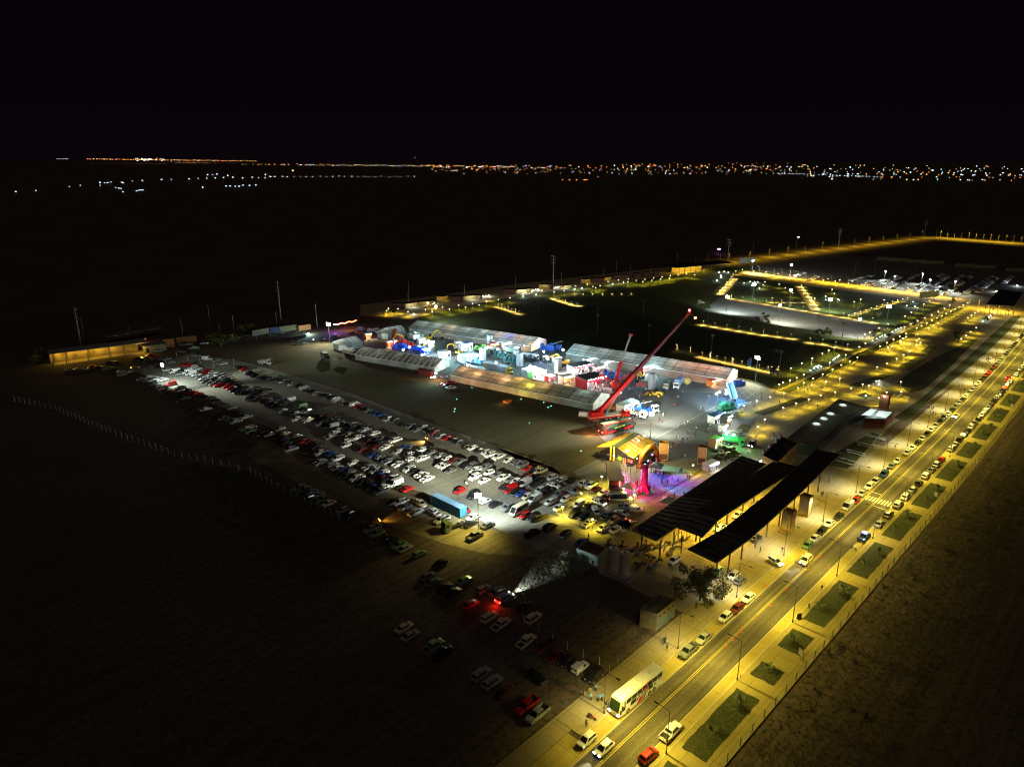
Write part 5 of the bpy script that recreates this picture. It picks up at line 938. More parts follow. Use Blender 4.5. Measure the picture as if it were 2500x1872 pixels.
for v, x0, y0, x1, y1, wl in (('C1', 495, 405, 700, 375, 1), ('C1', 1285, 300, 1520, 280, 1), ('C1', 1985, 205, 2212, 190, 1), ('C2', 50, 545, 270, 520, 1), ('C2', 680, 485, 820, 465, 1), ('C2', 965, 400, 1100, 385, 0), ('C2', 1255, 370, 1375, 355, 0), ('C1', 700, 375, 900, 360, 0), ('C1', 945, 305, 1100, 290, 0), ('C2', 400, 470, 515, 455, 0)):
    p, q = at(v, x0, y0), at(v, x1, y1); L = (q - p).length; r = thing('pergola', 'lit pergola bay beside a timber hut', 'pergola', (p.x, p.y, 0), az_of(p, q) - 90, 'pergola bays')
    MB().box(0, L, 3.2, 3.35, 0, 3).build('back_wall', HUTF, r); MB().box(-.5, L + .5, -1.5, 3.5, 3.3, 3.42).build('roof', ROOFB, r)
    for k in range(4): MB().box(k * L / 3 - .08, k * L / 3 + .08, -1.2, -1.04, 0, 3.3).build('post', DARKST, r)
    light('POINT', r, (L / 2, 0, 2.7), (.85, .92, .9) if wl else (1, .68, .08), 700 if wl else 180, .2, name='pergola_lamp')
# far canopies: gate at the end of the promenade, far gate by the avenue, entrance portal at the left
p, q = at('C3', 345, 385), at('C3', 750, 345); L = (q - p).length
r = thing('gate_pavilion', 'long far pavilion with thin black roof and yellow lit wall', 'pavilion', (p.x, p.y, 0), az_of(p, q) - 90)
MB().box(-8, L + 25, -3, 16, 6.2, 6.6).build('roof', ROOFB, r); MB().box(0, L, 12, 12.3, 0, 5.6).build('back_wall', HUTF, r)
for k in range(12): MB().box(k * L / 11 - .12, k * L / 11 + .12, (-1 if k % 2 else 2), (-1 if k % 2 else 2) + .24, 0, 6.2).build('post', mat('canopy post', (.085, .08, .07)), r)
for k in range(6): light('POINT', r, ((k + .5) * L / 6, 5, 4.5), (1, .66, .05), 1100, .3, name='pavilion_lamp')
p, q = at('C4', 1810, 660), at('C4', 2085, 690); L = (q - p).length
r = thing('gate_pavilion', 'black roofed pavilion on thin posts where the avenue meets the far lot', 'pavilion', (p.x, p.y, 0), AZR)
P = [at('C4', 1805, 545, 6), at('C4', 2105, 565, 6), at('C4', 2200, 420, 6), at('C4', 1940, 385, 6)]
m = MB(); m.prism([(( Matrix.Rotation(rad(AZR), 4, 'Z') @ (c - Vector((p.x, p.y, 0)))).x, (Matrix.Rotation(rad(AZR), 4, 'Z') @ (c - Vector((p.x, p.y, 0)))).y) for c in P], 6.0, 6.4); m.build('roof', ROOFB, r)
for k in range(8):
    c = P[0].lerp(P[1], k / 7); c = Matrix.Rotation(rad(AZR), 4, 'Z') @ (c - Vector((p.x, p.y, 0))); MB().box(c.x - .15, c.x + .15, c.y - .15 + (k % 2) * 3, c.y + .15 + (k % 2) * 3, 0, 6).build('post', HUTF, r)
for k in range(5):
    c = P[0].lerp(P[1], (k + .5) / 5).lerp(P[3], .15); c = Matrix.Rotation(rad(AZR), 4, 'Z') @ (c - Vector((p.x, p.y, 0))); light('POINT', r, (c.x, c.y, 4.4), (1, .68, .08), 2000, .3, name='pavilion_lamp')
p, q = at('B7', 350, 992), at('B7', 1235, 862); L = (q - p).length
r = thing('entrance_portal', 'long entrance portal with yellow lit back wall and thin slanted roof', 'portal', (p.x, p.y, 0), az_of(p, q) - 90)
MB().box(0, L + 17, -.4, 6, 0, .12).build('floor', PATHM, r); MB().box(-1, L + 14, 6, 6.4, 0, 4.6).build('back_wall', mat('sand coloured wall', (.34, .25, .10), .85, var=.5, scale=.3), r)
m = MB(); m.add([(-1.5, -1.2, 6.1), (L + 18, -1.2, 5.2), (L + 18, 7, 5.6), (-1.5, 7, 6.2), (-1.5, -1.2, 6.35), (L + 18, -1.2, 5.45), (L + 18, 7, 5.85), (-1.5, 7, 6.45)], [(3, 2, 1, 0), (4, 5, 6, 7), (0, 1, 5, 4), (1, 2, 6, 5), (2, 3, 7, 6), (3, 0, 4, 7)]); m.build('roof', mat('portal roof steel', (.22, .22, .21), .6), r)
for x in (.2, L * .23, L * .62, L, L * 1.28): m = MB(); m.bar((x - .6, -.6, 0), (x, .2, 5.9), .25); m.bar((x + .5, .6, 0), (x + .1, .4, 5.8), .16); m.build('post', mat('portal post', (.14, .13, .1), .6), r)
for k in range(5): light('POINT', r, ((k + .5) * L / 4.2, 3.6, 4.6), (1, .62, .06), 240, .25, name='portal_lamp')
m = MB()
for x0, x1 in ((L * .33, L * .58), (L * 1.02, L * 1.36)):
    m.bar((x0, -.2, 1.3), (x1, -.2, 1.3), .08); m.bar((x0, -.2, 0), (x0, -.2, 2.6), .08); m.bar((x1, -.2, 0), (x1, -.2, 2.6), .08); m.bar((x0, -.2, 2.6), (x1, -.2, 2.6), .08)
m.build('railing', DARKST, r)
p, q = at('B7', 1775, 795), at('B7', 2130, 745); L2 = (q - p).length
r = thing('gate_lodge', 'grey flat roofed gate lodge beside the portal', 'building', (p.x, p.y, 0), az_of(p, q) - 90); MB().box(0, L2, 0, 6, 0, 3.4).build('wall', mat('lodge wall', (.2, .19, .13), .9), r); MB().box(-.4, L2 + .4, -.4, 6.4, 3.403, 3.7).build('roof', mat('lodge roof', (.12, .12, .1), .8), r); MB().box(1, 2.2, -.05, .02, 0, 2.2).build('door', GLASS, r)
light('POINT', r, (-1.5, -1, 3.5), (1, .62, .1), 500, .2)
p, q = at('B7', 1200, 665), at('B7', 2050, 515); L3 = (q - p).length
r = thing('platform_roof', 'thin dark platform roof behind the portal with tiny red and white lamps', 'canopy', (p.x, p.y, 0), az_of(p, q) - 90); MB().box(0, L3, 0, 7, 4.2, 4.45).build('roof', mat('platform roof', (.10, .10, .09), .8), r)
for k in range(6): MB().box(k * L3 / 5 - .1, k * L3 / 5 + .1, 3, 3.2, 0, 4.2).build('post', DARKST, r)
for v, x, y, c in (('B7', 1645, 592, G_WARM), ('B7', 1755, 577, G_TAIL)): q_ = at(v, x, y, 2); rr = thing('signal_lamp', 'small glowing signal lamp behind the portal', 'lamp', (q_.x, q_.y, 2)); MB().box(-1.2, 1.2, -.2, .2, 0, .4).build('lens', c, rr); MB().cyl((0, 0, -2), (0, 0, 0), .06).build('pole', DARKST, rr)
for v, x0, y0, x1, y1, col, lb in (('C5', 0, 395, 120, 385, (.35, .16, .05), 'orange boarded shed beside the lodge'), ('C5', 140, 345, 360, 325, (.25, .12, .05), 'low brown fence board wall'), ('C5', 960, 270, 1140, 235, (.2, .2, .15), 'pale graffiti wall on the dark lot edge'), ('C5', 1150, 235, 1240, 225, (.06, .08, .2), 'blue painted wall piece on the lot edge'), ('C5', 1250, 225, 1450, 200, (.18, .15, .09), 'dim long wall on the lot edge'), ('C5', 1460, 215, 1590, 195, (.4, .17, .06), 'orange container wall near the string lights')):
    p, q = at(v, x0, y0), at(v, x1, y1); o = MB(); o.box(0, (q - p).length, 0, .5, 0, 3.2 if 'wall' in lb else 4.5); r = o.build('boundary_wall', mat('wall ' + lb[:12], col, .9), None, (p.x, p.y, 0), rad(90 - az_of(p, q))); tag(r, lb, 'wall')
# distant pale low walls beyond the far gravel lot
for x, y in ((735, 60), (870, 72), (1045, 85), (1225, 100), (1590, 135), (1780, 150), (2150, 185)):
    p = at('C4', x, y + 8); o = MB().box(-10, 10, 0, .6, 0, 3).build('boundary_wall', mat('far pale wall', (.10, .09, .05), .9), None, (p.x, p.y, 0), rad(-10)); tag(o, 'pale wall panel far beyond the gravel lot', 'wall', 'far wall panels')
# string lights
A_, B_ = at('R1', 240, 200, 4), at('R1', 440, 165, 4)
r = thing('string_lights', 'string of small red lamps over the purple lit corner', 'string lights', (A_.x, A_.y, 0)); O = Vector((A_.x, A_.y, 0)); m = MB(); cbl = MB()
for k in range(22):
    f = k / 21; q = A_.lerp(B_, f) - O; q.z = 4.6 - .5 * math.sin(f * 3 * math.pi) ** 2; m.box(q.x - .22, q.x + .22, q.y - .22, q.y + .22, q.z - .22, q.z + .22)
m.build('bulbs', glow('red bulb', (1, .12, .03), 9), r)
for f in (0, .5, 1): q = A_.lerp(B_, f) - O; cbl.cyl((q.x, q.y, 0), (q.x, q.y, 5), .08)
cbl.build('poles', DARKST, r); light('POINT', r, tuple(A_.lerp(B_, .12) - O + Vector((0, -3, 1))), (.25, .12, 1), 2200, .4); light('POINT', r, tuple(A_.lerp(B_, .7) - O + Vector((0, -3, 1))), (1, .5, .1), 800, .4)
# ================================================================ FAIR: MACHINES, STANDS, TRUCKS
TAZ = 124.0   # direction of the long tents
def wheels(r, xs, ys, rr=.5, w=.32, rim=RIM):
    for y in ys:
        for x in xs:
            s = 1 if x > 0 else -1; m = MB(); m.cyl((x - s * w, y, rr), (x, y, rr), rr, n=12, mi=0); m.cyl((x - s * .01, y, rr), (x + s * .01, y, rr), rr * .55, n=10, mi=1); m.build('wheel', [TYRE, rim], r)
def cab(r, col, y1=3.0, w=1.22, h=3.1, lit=False):
    m = MB(); m.loft([[(-w, y1 - 2.2, .7), (w, y1 - 2.2, .7), (w, y1 - 2.2, h), (-w, y1 - 2.2, h)], [(-w, y1 - .25, .6), (w, y1 - .25, .6), (w * .97, y1 - .35, h), (-w * .97, y1 - .35, h)], [(-w * .93, y1, .6), (w * .93, y1, .6), (w * .9, y1 - .45, h - .15), (-w * .9, y1 - .45, h - .15)]]); m.build('cab', col, r)
    m = MB(); m.add([(-w * .86, y1 - .12, 1.55), (w * .86, y1 - .12, 1.55), (w * .84, y1 - .36, 2.65), (-w * .84, y1 - .36, 2.65)], [(0, 1, 2, 3)])
    for s in (-1, 1): m.add([(s * (w + .015), y1 - 1.5, 1.6), (s * (w + .015), y1 - .5, 1.6), (s * (w + .005), y1 - .55, 2.5), (s * (w + .005), y1 - 1.5, 2.5)], [(0, 1, 2, 3)])
    m.build('window', GLASS, r); m = MB()
    for s in (-1, 1): m.box(s * w * .72 - .2, s * w * .72 + .2, y1 - .02, y1 + .03, .75, .98)
    m.build('headlight', G_HEAD if lit else LENS, r); MB().box(-w * .95, w * .95, y1 - .1, y1 + .06, .35, .6).build('bumper', BLACKP, r)
def truck(p, az, label, ccol, body='box', bcol=None, L=8.0, lit=False, name='truck', group='trucks at the fair'):
    r = thing(name, label, 'truck', (p.x, p.y, .03), az, group); cab(r, ccol, 3.0 + L / 2 - 1, lit=lit); y0 = -L / 2; y1 = L / 2 - .4
    MB().box(-.45, .45, y0, y1 + 3, .75, 1.0).build('chassis', DARKST, r); wheels(r, (-1.2, 1.2), (y0 + 1.2, y0 + 2.5, L / 2 + 1.1))
    bcol = bcol or WHITEP
    if body == 'box': MB().box(-1.25, 1.25, y0, y1, 1.05, 3.7).build('cargo_box', bcol, r)
    elif body == 'tank':
        m = MB(); m.cyl((0, y0, 2.2), (0, y1, 2.2), 1.2, n=16); m.build('tank', bcol, r); MB().box(-.3, .3, y0 + .5, y1 - .5, 3.35, 3.5).build('walkway', STEEL, r)
    elif body == 'dump': 
        m = MB(); m.box(-1.25, 1.25, y0, y1, 1.05, 1.2); m.box(-1.25, -1.15, y0, y1, 1.2, 2.4); m.box(1.15, 1.25, y0, y1, 1.2, 2.4); m.box(-1.25, 1.25, y1 - .1, y1, 1.2, 2.7); m.build('dump_bed', bcol, r)
    return r
def excavator(p, az, label, col=YEL, s=1.0, arm=((0, 3.2), (2.8, 5.4), (5.8, 4.2), (6.6, 1.2)), group='excavators at the fair'):
    r = thing('excavator', label, 'excavator', (p.x, p.y, .03), az, group); r.scale = (s, s, s)
    for x in (-1.2, 1.2): m = MB(); m.loft([[(x - .3, y, z0), (x + .3, y, z0), (x + .3, y, z1), (x - .3, y, z1)] for y, z0, z1 in ((-2.1, .35, .65), (-1.7, 0, 1.0), (1.7, 0, 1.0), (2.1, .35, .65))]); m.build('track', TYRE, r)
    MB().box(-1.3, 1.3, -2.0, 1.2, 1.1, 2.2, tx=.95, ty=.92).build('body', col, r); MB().box(-1.25, -.35, .1, 1.5, 2.2, 3.2, tx=.9, ty=.85).build('cab', GLASS, r)
    m = MB()
    for i in range(len(arm) - 1): m.bar((.3, 1.0 + arm[i][0], arm[i][1] - (1.2 if i == 0 else 0)), (.3, 1.0 + arm[i + 1][0], arm[i + 1][1]), .45 - .08 * i, .6 - .1 * i)
    m.build('arm', col, r); e = arm[-1]; m = MB(); m.loft([[(-.4, 1 + e[0] + y, e[1] + z0), (1.0, 1 + e[0] + y, e[1] + z0), (1.0, 1 + e[0] + y, e[1] + z1), (-.4, 1 + e[0] + y, e[1] + z1)] for y, z0, z1 in ((-.7, -.9, -.1), (0, -1.2, .1), (.5, -.7, -.4))]); m.build('bucket', DARKST, r); return r
def loader(p, az, label):
    r = thing('wheel_loader', label, 'loader', (p.x, p.y, .03), az); wheels(r, (-1.35, 1.35), (-1.8, 1.8), .95, .6, YEL)
    m = MB(); m.box(-.9, .9, -3.2, -.3, 1.0, 2.5, tx=.9, ty=.92); m.box(-.7, .7, -.3, 2.2, .9, 1.7); m.build('body', YEL, r); MB().box(-.75, .75, -.9, .6, 2.3, 3.5, tx=.85, ty=.85).build('cab', GLASS, r)
    m = MB(); m.bar((-.5, 1.2, 1.8), (-.5, 3.8, 1.0), .25, .35); m.bar((.5, 1.2, 1.8), (.5, 3.8, 1.0), .25, .35); m.build('lift_arm', YEL, r); m = MB(); m.loft([[(-1.5, 3.7, .2), (1.5, 3.7, .2), (1.5, 3.7, 1.5), (-1.5, 3.7, 1.5)], [(-1.5, 4.8, .1), (1.5, 4.8, .1), (1.5, 4.5, .5), (-1.5, 4.5, .5)]]); m.build('bucket', YEL, r); return r
def stand(v, x, y, w, d, h, az, label, wall, roof, lit=(1, .9, .8), pw=600, front=None, panels=None, spotn=5, name='exhibition_stand'):
    "w along the front, front faces local -y"
    p = at(v, x, y); r = thing(name, label, 'stand', (p.x, p.y, .03), az, 'exhibition stands')
    MB().box(-w / 2, w / 2, d / 2 - .15, d / 2, 0, h).box(-w / 2, -w / 2 + .15, -d / 2 + .0, d / 2 - .16, 0, h).box(w / 2 - .15, w / 2, d * .1, d / 2 - .16, 0, h).build('wall', wall, r)
    MB().box(-w / 2 - .1, w / 2 + .1, -d / 2 - .1, d / 2 + .1, h + .003, h + .25).build('roof', roof, r)
    MB().box(-w / 2 - .12, w / 2 + .12, -d / 2 - .2, -d / 2 - .11, h - .75, h + .1).box(w / 2 + .105, w / 2 + .2, -d / 2 - .1, d / 2, h - .75, h + .1).build('fascia', front or wall, r)
    for k in range(4): q = -w / 2 + .1 + k * (w - .2) / 3; MB().box(q - .07, q + .07, -d / 2, -d / 2 + .14, 0, h).build('post', wall, r)
    if panels: MB().box(-w * .42, -w * .18, -d / 2 - .06, -d / 2 - .01, .3, h * .72).build('display_panel', panels, r)
    b = MB()
    for k in range(spotn): q = -w / 2 + (k + .5) * w / spotn; b.box(q - .13, q + .13, -d / 2 - .45, -d / 2 - .22, h + .0, h + .16)
    b.build('spot_lamp', glow('stand spot lens', (1, .9, .85), 30), r)
    light('POINT', r, (-w / 4, -d * .1, h - .8), lit, pw, .25, name='stand_lamp'); light('POINT', r, (w / 4, -d / 2 - 1.3, h + .3), lit, pw * .5, .25, name='stand_lamp')
    f = MB()
    g_ = random.Random(int(x))
    for k in range(int(w * 1.2)): q = g_.uniform(-w / 2 + .4, w / 2 - .4); yy = g_.uniform(-d * .3, d * .3); f.box(q - .25, q + .25, yy - .25, yy + .25, 0, g_.uniform(.8, 1.6))
    f.build('counter', mat('counter ' + label[:8], (.5, .42, .35), .6, var=.6, scale=1), r); return r
MAG = mat('crimson panel', (.55, .01, .05), .45); WHT = mat('white panel', (.8, .8, .8), .5); DRF = mat('charcoal flat roof', (.035, .035, .035), .8)
stand('B3', 535, 610, 11, 8, 4.8, -34, 'crimson stand with charcoal roof and white picture panel, the bigger one', MAG, DRF, (1, .75, .72), 2600, panels=WHT, spotn=8)
stand('B3', 360, 390, 11, 6, 4.2, -34, 'crimson and white stand with charcoal roof, the smaller one behind', WHT, DRF, (1, .85, .9), 2200, front=MAG, spotn=8)
stand('B2', 1450, 900, 7.5, 5, 4.2, -34, 'white stand with a green end wall under dazzling lamps', WHT, WHT, (1, .92, .85), 4200, spotn=6); p = at('B2', 1330, 850); MB().box(-1.5, 1.5, -.1, .1, .1, 4).build('green_panel', GRN, THINGS[-1], (-2.6, -2.7, 0))
stand('B2', 2080, 1000, 6, 4, 3.6, -34, 'grey topped stand full of orange lit shelves', mat('shelf stand wall', (.6, .4, .25), .7), TARP, (1, .6, .25), 1500); stand('B2', 340, 620, 8, 7, 4.0, -34, 'white and blue stand glaring with cold light', WHT, WHT, (.75, .92, 1), 5200, front=BLU, spotn=6)
stand('B2', 260, 390, 7, 4, 3.2, -34, 'blue white market stand beside the long back tent', WHT, mat('blue awning', (.05, .2, .5)), COOL, 2600); stand('B2', 130, 380, 2.5, 3, 3.8, -34, 'small peach coloured booth', mat('peach wall', (.7, .5, .35)), WHT, (1, .8, .6), 500)
stand('B2', 760, 380, 5, 3, 2.8, -34, 'orange and red display of small machines on a stand', ORA, RED, (1, .8, .7), 900); stand('B2', 770, 470, 4.5, 3.5, 2.8, -34, 'small grey green stand in the machine yard', TARP, mat('teal roof', (.2, .3, .3)), COOL, 500)
stand('B2', 1340, 400, 5, 3, 3, -34, 'stand with orange lit screens against the back tent', TARP, DRF, (1, .5, .15), 1200); stand('B1', 1850, 600, 5, 4, 3, -34, 'white cabin with cold lamps among machines', WHT, WHT, COOL, 1600); stand('B1', 1650, 520, 1.8, 3, 6, -34, 'tall white display box glowing at night', WHT, WHT, COOL, 700)
stand('B3', 1370, 390, 6, 5, 3.4, -34, 'red stand with glaring white lamps by the back tent', RED, WHT, (.85, .95, 1), 2800); stand('B4', 1030, 450, 5, 3, 2.6, -34, 'orange and red lit stall at the back tent end', ORA, RED, (1, .45, .2), 900)
stand('B3', 100, 480, 4, 3, 3, -34, 'sand coloured stand beside the crimson stands', mat('sand wall', (.55, .42, .25)), TARP, (1, .75, .4), 700); stand('B3', 660, 380, 5, 3, 2.8, -34, 'pinkish clad stand behind the crimson booth', mat('pink grey wall', (.4, .28, .28)), TARP, (1, .8, .8), 400)
stand('B3', 1110, 1010, 9, 4, 3.8, -42, 'white trailer stand with green awning and glass counter', WHT, mat('sage awning', (.3, .38, .28)), (1, .85, .65), 2600, front=mat('cyan lit sign', (.2, .6, .75))); stand('B1', 1000, 430, 5, 3, 3, -34, 'orange pink stall left of the blue lit machines', ORA, WHT, (1, .5, .3), 1300)
stand('B1', 640, 310, 3.6, 3, 3, -34, 'small orange and white food trailer between the hipped tents', ORA, WHT, (1, .7, .4), 500)
stand('B4', 1090, 1085, 7.5, 3, 2.8, -45, 'food stall with blue roof and a row of white lamps', WHT, mat('blue stall roof', (.03, .12, .3)), (.85, .95, 1), 1500, spotn=6); stand('B4', 1255, 1190, 3.2, 3, 4.4, -45, 'tall dark kiosk next to the food stall', DARKST, DARKST, (1, .85, .6), 500); stand('B4', 1200, 1290, 2.5, 2, 2.6, -45, 'tiny stall with a glaring lamp', WHT, WHT, COOL, 900)
stand('D7', 30, 530, 4, 3, 3, -40, 'thatched stall with bright lamp behind the banner tower', mat('thatch', (.35, .26, .1)), mat('thatch', (.35, .26, .1)), (1, .9, .8), 900); stand('B5', 1910, 680, 5, 2.6, 2.2, -38, 'drinks stall with white top and round logo beside the canopy', mat('lilac counter', (.35, .28, .42)), WHT, (.8, .9, 1), 700); stand('D7', 190, 250, 2.2, 2, 3, -40, 'small brown kiosk by the lawn square', WOODB, WHT, (1, .8, .5), 300)
# trucks and machines
AXT = TAZ
def bt(x, y, z=0): return at('B2', x, y, z)
r = truck(bt(830, 790), AXT, 'yellow cab lorry with long grey trailer beside the front tent', YEL, 'box', mat('grey trailer side', (.22, .23, .26), .5), 13); MB().box(1.255, 1.27, -6, -4.8, 2.2, 3.2).build('yellow_panel', YEL, r)
r = truck(bt(1330, 560), AXT, 'white lorry with round topped tank and oval red ring logo', WHITEP, 'tank', WHITEP, 12)
m = MB()
for k in range(20):
    a, b_ = 2 * math.pi * k / 20, 2 * math.pi * (k + 1) / 20; m.bar((1.23, .5 + 1.1 * math.cos(a), 2.3 + .55 * math.sin(a)), (1.23, .5 + 1.1 * math.cos(b_), 2.3 + .55 * math.sin(b_)), .1)
m.build('logo', RED, r)
truck(bt(1640, 590), AXT + 20, 'white tractor unit in front of the blue machine', WHITEP, 'flat', L=5); truck(at('B1', 1370, 330), AXT - 150, 'white lorry with blue window print among cranes', WHITEP, 'box', WHITEP, 7); truck(at('B1', 1400, 510), AXT, 'blue lit heavy lorry beside the crane truck', BLU, 'dump', BLU, 8)
truck(at('B3', 1230, 1090), 120, 'white tractor unit with sleeper beside the red crane', WHITEP, 'flat', L=5, lit=True); truck(at('B3', 1490, 980), 160, 'white cab lorry facing the square with dazzling lamps', WHITEP, 'flat', L=4.5, lit=True)
truck(at('B3', 1750, 610), 200, 'silver lorry with raised tipper near the back tent', mat('silver paint', (.3, .31, .32), .4), 'dump', mat('silver paint', (.3, .31, .32)), 8); truck(at('B3', 1930, 600), 205, 'white and blue striped lorry next to the yellow ball', WHITEP, 'box', mat('blue white side', (.3, .4, .65)), 8)
truck(at('B1', 1000, 420), AXT, 'red crane lorry behind the striped tent', RED, 'dump', RED, 8); truck(bt(1060, 470), AXT + 8, 'pale green cement lorry in the machine yard', mat('pale green paint', (.35, .5, .42)), 'tank', mat('pale green paint', (.35, .5, .42)), 7); truck(at('B1', 700, 215), 100, 'white pick-up lorry with amber lamp behind the tents', WHITEP, 'dump', L=5, lit=True)
truck(at('B1', 330, 560), AXT, 'white box lorry at the corner of the striped tent', WHITEP, 'box', WHITEP, 6); truck(at('C5', 1740, 520), 150, 'dark lorry with white roof left of the hipped tent', DARKST, 'box', mat('dark box', (.06, .06, .06)), 6); truck(at('C5', 1080, 575), 100, 'small pale lorry parked on the field edge', TARP, 'dump', TARP, 5)
for v, x, y, a, col, lb in (('B1', 1620, 330, 60, YEL, 'big yellow excavator in front of the left back tent'), ('B1', 2080, 560, 300, YEL, 'yellow excavator with long arm bent towards the tent'), ('B1', 1000, 380, 90, YEL, 'yellow excavator cabin among the red crane arms'), ('B3', 1330, 470, 200, YEL, 'yellow telehandler group behind the red pagoda'), ('B3', 900, 610, 20, YEL, 'yellow tracked base under the second crane'), ('B1', 1480, 490, 70, YEL, 'small yellow digger beside blue machines')): excavator(at(v, x, y), a, lb, col)
excavator(bt(2060, 680), 284, 'orange yellow excavator with bucket stretched over the road', mat('amber machine', (.68, .3, .02)), 1.15, arm=((0, 3.2), (2.6, 4.6), (5.6, 3.2), (7.2, 2.2)))
loader(at('B3', 1560, 770), 300, 'yellow wheel loader with big yellow rims on the square'); truck(at('B3', 900, 1000), 120, 'flat trailer with orange load beside the crane', ORA, 'dump', ORA, 4)
# blue machinery clusters: drilling rigs with lattice
def rig(p, az, label, col, n=5, h=5, L=9):
    r = thing('drilling_rig', label, 'machine', (p.x, p.y, .03), az, 'blue and red machines'); g_ = random.Random(n)
    MB().box(-1.3, 1.3, -L / 2, L / 2, .6, 1.4).build('deck', col, r); wheels(r, (-1.3, 1.3), (-L / 2 + 1, -L / 2 + 2.2, L / 2 - 1.2)); m = MB()
    for k in range(n): y = -L / 2 + 1 + k * (L - 2) / max(1, n - 1); m.box(-1, 1, y - .6, y + .6, 1.41, 1.4 + g_.uniform(.8, h * .5), tx=g_.uniform(.6, 1), ty=g_.uniform(.6, 1))
    m.build('engine', col, r); m = MB()
    for sx in (-.5, .5): m.bar((sx, -L / 2, 1.6), (sx, L / 2, h), .14)
    for k in range(9): f = k / 9; m.bar((-.5, -L / 2 + L * f, 1.6 + (h - 1.6) * f), (.5, -L / 2 + L * (f + .1), 1.6 + (h - 1.6) * (f + .1)), .08)
    m.build('mast', STEEL if n % 2 else col, r); return r
for v, x, y, a, lb, col, n in (('B2', 1750, 420, 124, 'big blue mining rig at the tent corner', BLU, 6), ('B2', 1860, 400, 100, 'blue rig with white drums behind', BLU, 5), ('B3', 870, 480, 124, 'blue machine with hoops behind the second crane', BLU, 6), ('B1', 1150, 480, 300, 'blue lit crane arms lying over lorries', BLU, 5), ('B1', 1250, 430, 290, 'red crane arm lit violet', RED, 4), ('B1', 1100, 440, 300, 'red rig with white stripes', RED, 5), ('B2', 930, 560, 124, 'dark green machine with raised arms', mat('deep teal', (.03, .12, .12)), 5), ('B2', 850, 520, 124, 'black machine with steel mast', DARKST, 5), ('B2', 1100, 640, 124, 'teal machine beside the grey trailer', mat('deep teal', (.03, .12, .12)), 4), ('B2', 1430, 600, 124, 'low dark lorry chassis under the tank', DARKST, 3), ('B2', 430, 650, 124, 'white blue striped pump unit', mat('light blue machine', (.2, .45, .75)), 4), ('B3', 1330, 1000, 120, 'small blue and violet machine by the lit cab', BLU, 3), ('B1', 1430, 300, 290, 'white and green rig beside the yellow excavator', mat('pale green paint', (.35, .5, .42)), 4), ('B2', 560, 430, 124, 'green and yellow machine near the market stand', mat('farm green', (.12, .35, .05)), 4)): rig(at(v, x, y), a, lb, col, n)
# grey display towers of the fair
GT = mat('grey lilac banner', (.36, .36, .40), .7)
for v, x, y, h, lb in (('B2', 1245, 700, 7, 'grey banner tower beside the yellow cab'), ('B2', 1930, 825, 7.2, 'grey banner tower in front of the orange excavator'), ('B2', 580, 590, 6.5, 'grey banner tower next to the glaring stand'), ('B2', 710, 315, 5.5, 'pale banner tower with blue badge at the back tent'), ('B3', 1500, 665, 7.5, 'grey banner tower behind the wheel loader')): banner_tower(at(v, x, y), h, lb, 2.4, 2.4, TAZ - 90 + 8, GT, None, 'grey banner towers')
banner_tower(at('B1', 1075, 310), 5.5, 'dark red banner tower with yellow edge by the small tent', 2.4, 2.4, 20, mat('dark red banner', (.3, .06, .04)), None, 'grey banner towers')
# working lights of the fair on poles
def polelamp(v, x, y, h, pw, label, col=(.75, .97, 1), sz=.8, yz=True):
    if min(col) > .65 and col[0] < .9: col = (.50, .93, 1.0)
    p = at(v, x, y, h) if yz else at(v, x, y); r = thing('work_light', label, 'work light', (p.x, p.y, .03), 0, 'work lights of the fair')
    MB().cyl((0, 0, 0), (0, 0, h - .3), .08, .06).build('pole', STEEL, r); MB().box(-sz / 2, sz / 2, -.3, .3, h - .3, h + .3).build('lens', glow('work light lens', (.75, .95, 1), 14), r)
    light('POINT', r, (0, -.2, h + .55), col, pw, .3)
for v, x, y, h, pw, c in (('B2', 2025, 400, 7, 7500, (.7, 1, .98)), ('B2', 680, 200, 6, 6000, (.8, 1, 1)), ('B2', 320, 500, 5, 6000, (.7, .92, 1)), ('B2', 820, 628, 5, 2600, (.75, .9, 1)), ('B2', 1700, 830, 4, 3200, (1, .95, .9)), ('B2', 1430, 690, 5, 5000, (.85, .97, 1)), ('B1', 1560, 370, 5, 5000, (.7, .95, 1)), ('B1', 1780, 590, 3, 1800, (.8, .9, 1)), ('B1', 1880, 580, 3, 1500, (.8, .9, 1)), ('B2', 1680, 430, 5, 4000, (.25, .4, 1)), ('B1', 1200, 480, 4, 3200, (.15, .2, 1)), ('B1', 1500, 560, 3, 2200, (.2, .3, 1)), ('B3', 1500, 300, 4, 4500, (.85, 1, 1)),
                          ('B3', 720, 470, 4.5, 1500, (1, .5, .5)), ('B3', 1500, 1060, 9, 1200, (1, .8, .5)), ('B3', 950, 470, 4, 900, (.2, .3, 1)), ('B3', 1000, 700, 5, 1200, (1, .7, .6)), ('B1', 1300, 440, 4, 1200, (.7, .2, 1)), ('B3', 1210, 820, 4, 2200, (.3, .85, 1)), ('B2', 1750, 560, 5, 2600, (.9, .95, 1)), ('B2', 1000, 380, 5, 2600, (.75, .95, .95)), ('B2', 540, 480, 5, 2600, (.85, 1, 1)), ('B1', 1430, 270, 4, 2000, (.8, 1, .9)), ('B3', 1420, 1040, 3, 700, (1, .7, .35)), ('B1', 1720, 850, 4, 600, (.7, .85, 1)), ('B1', 1700, 910, 3, 800, (.85, .95, 1))):
    polelamp(v, x, y, h, pw, 'glaring work light on a pole among fair stands', c)
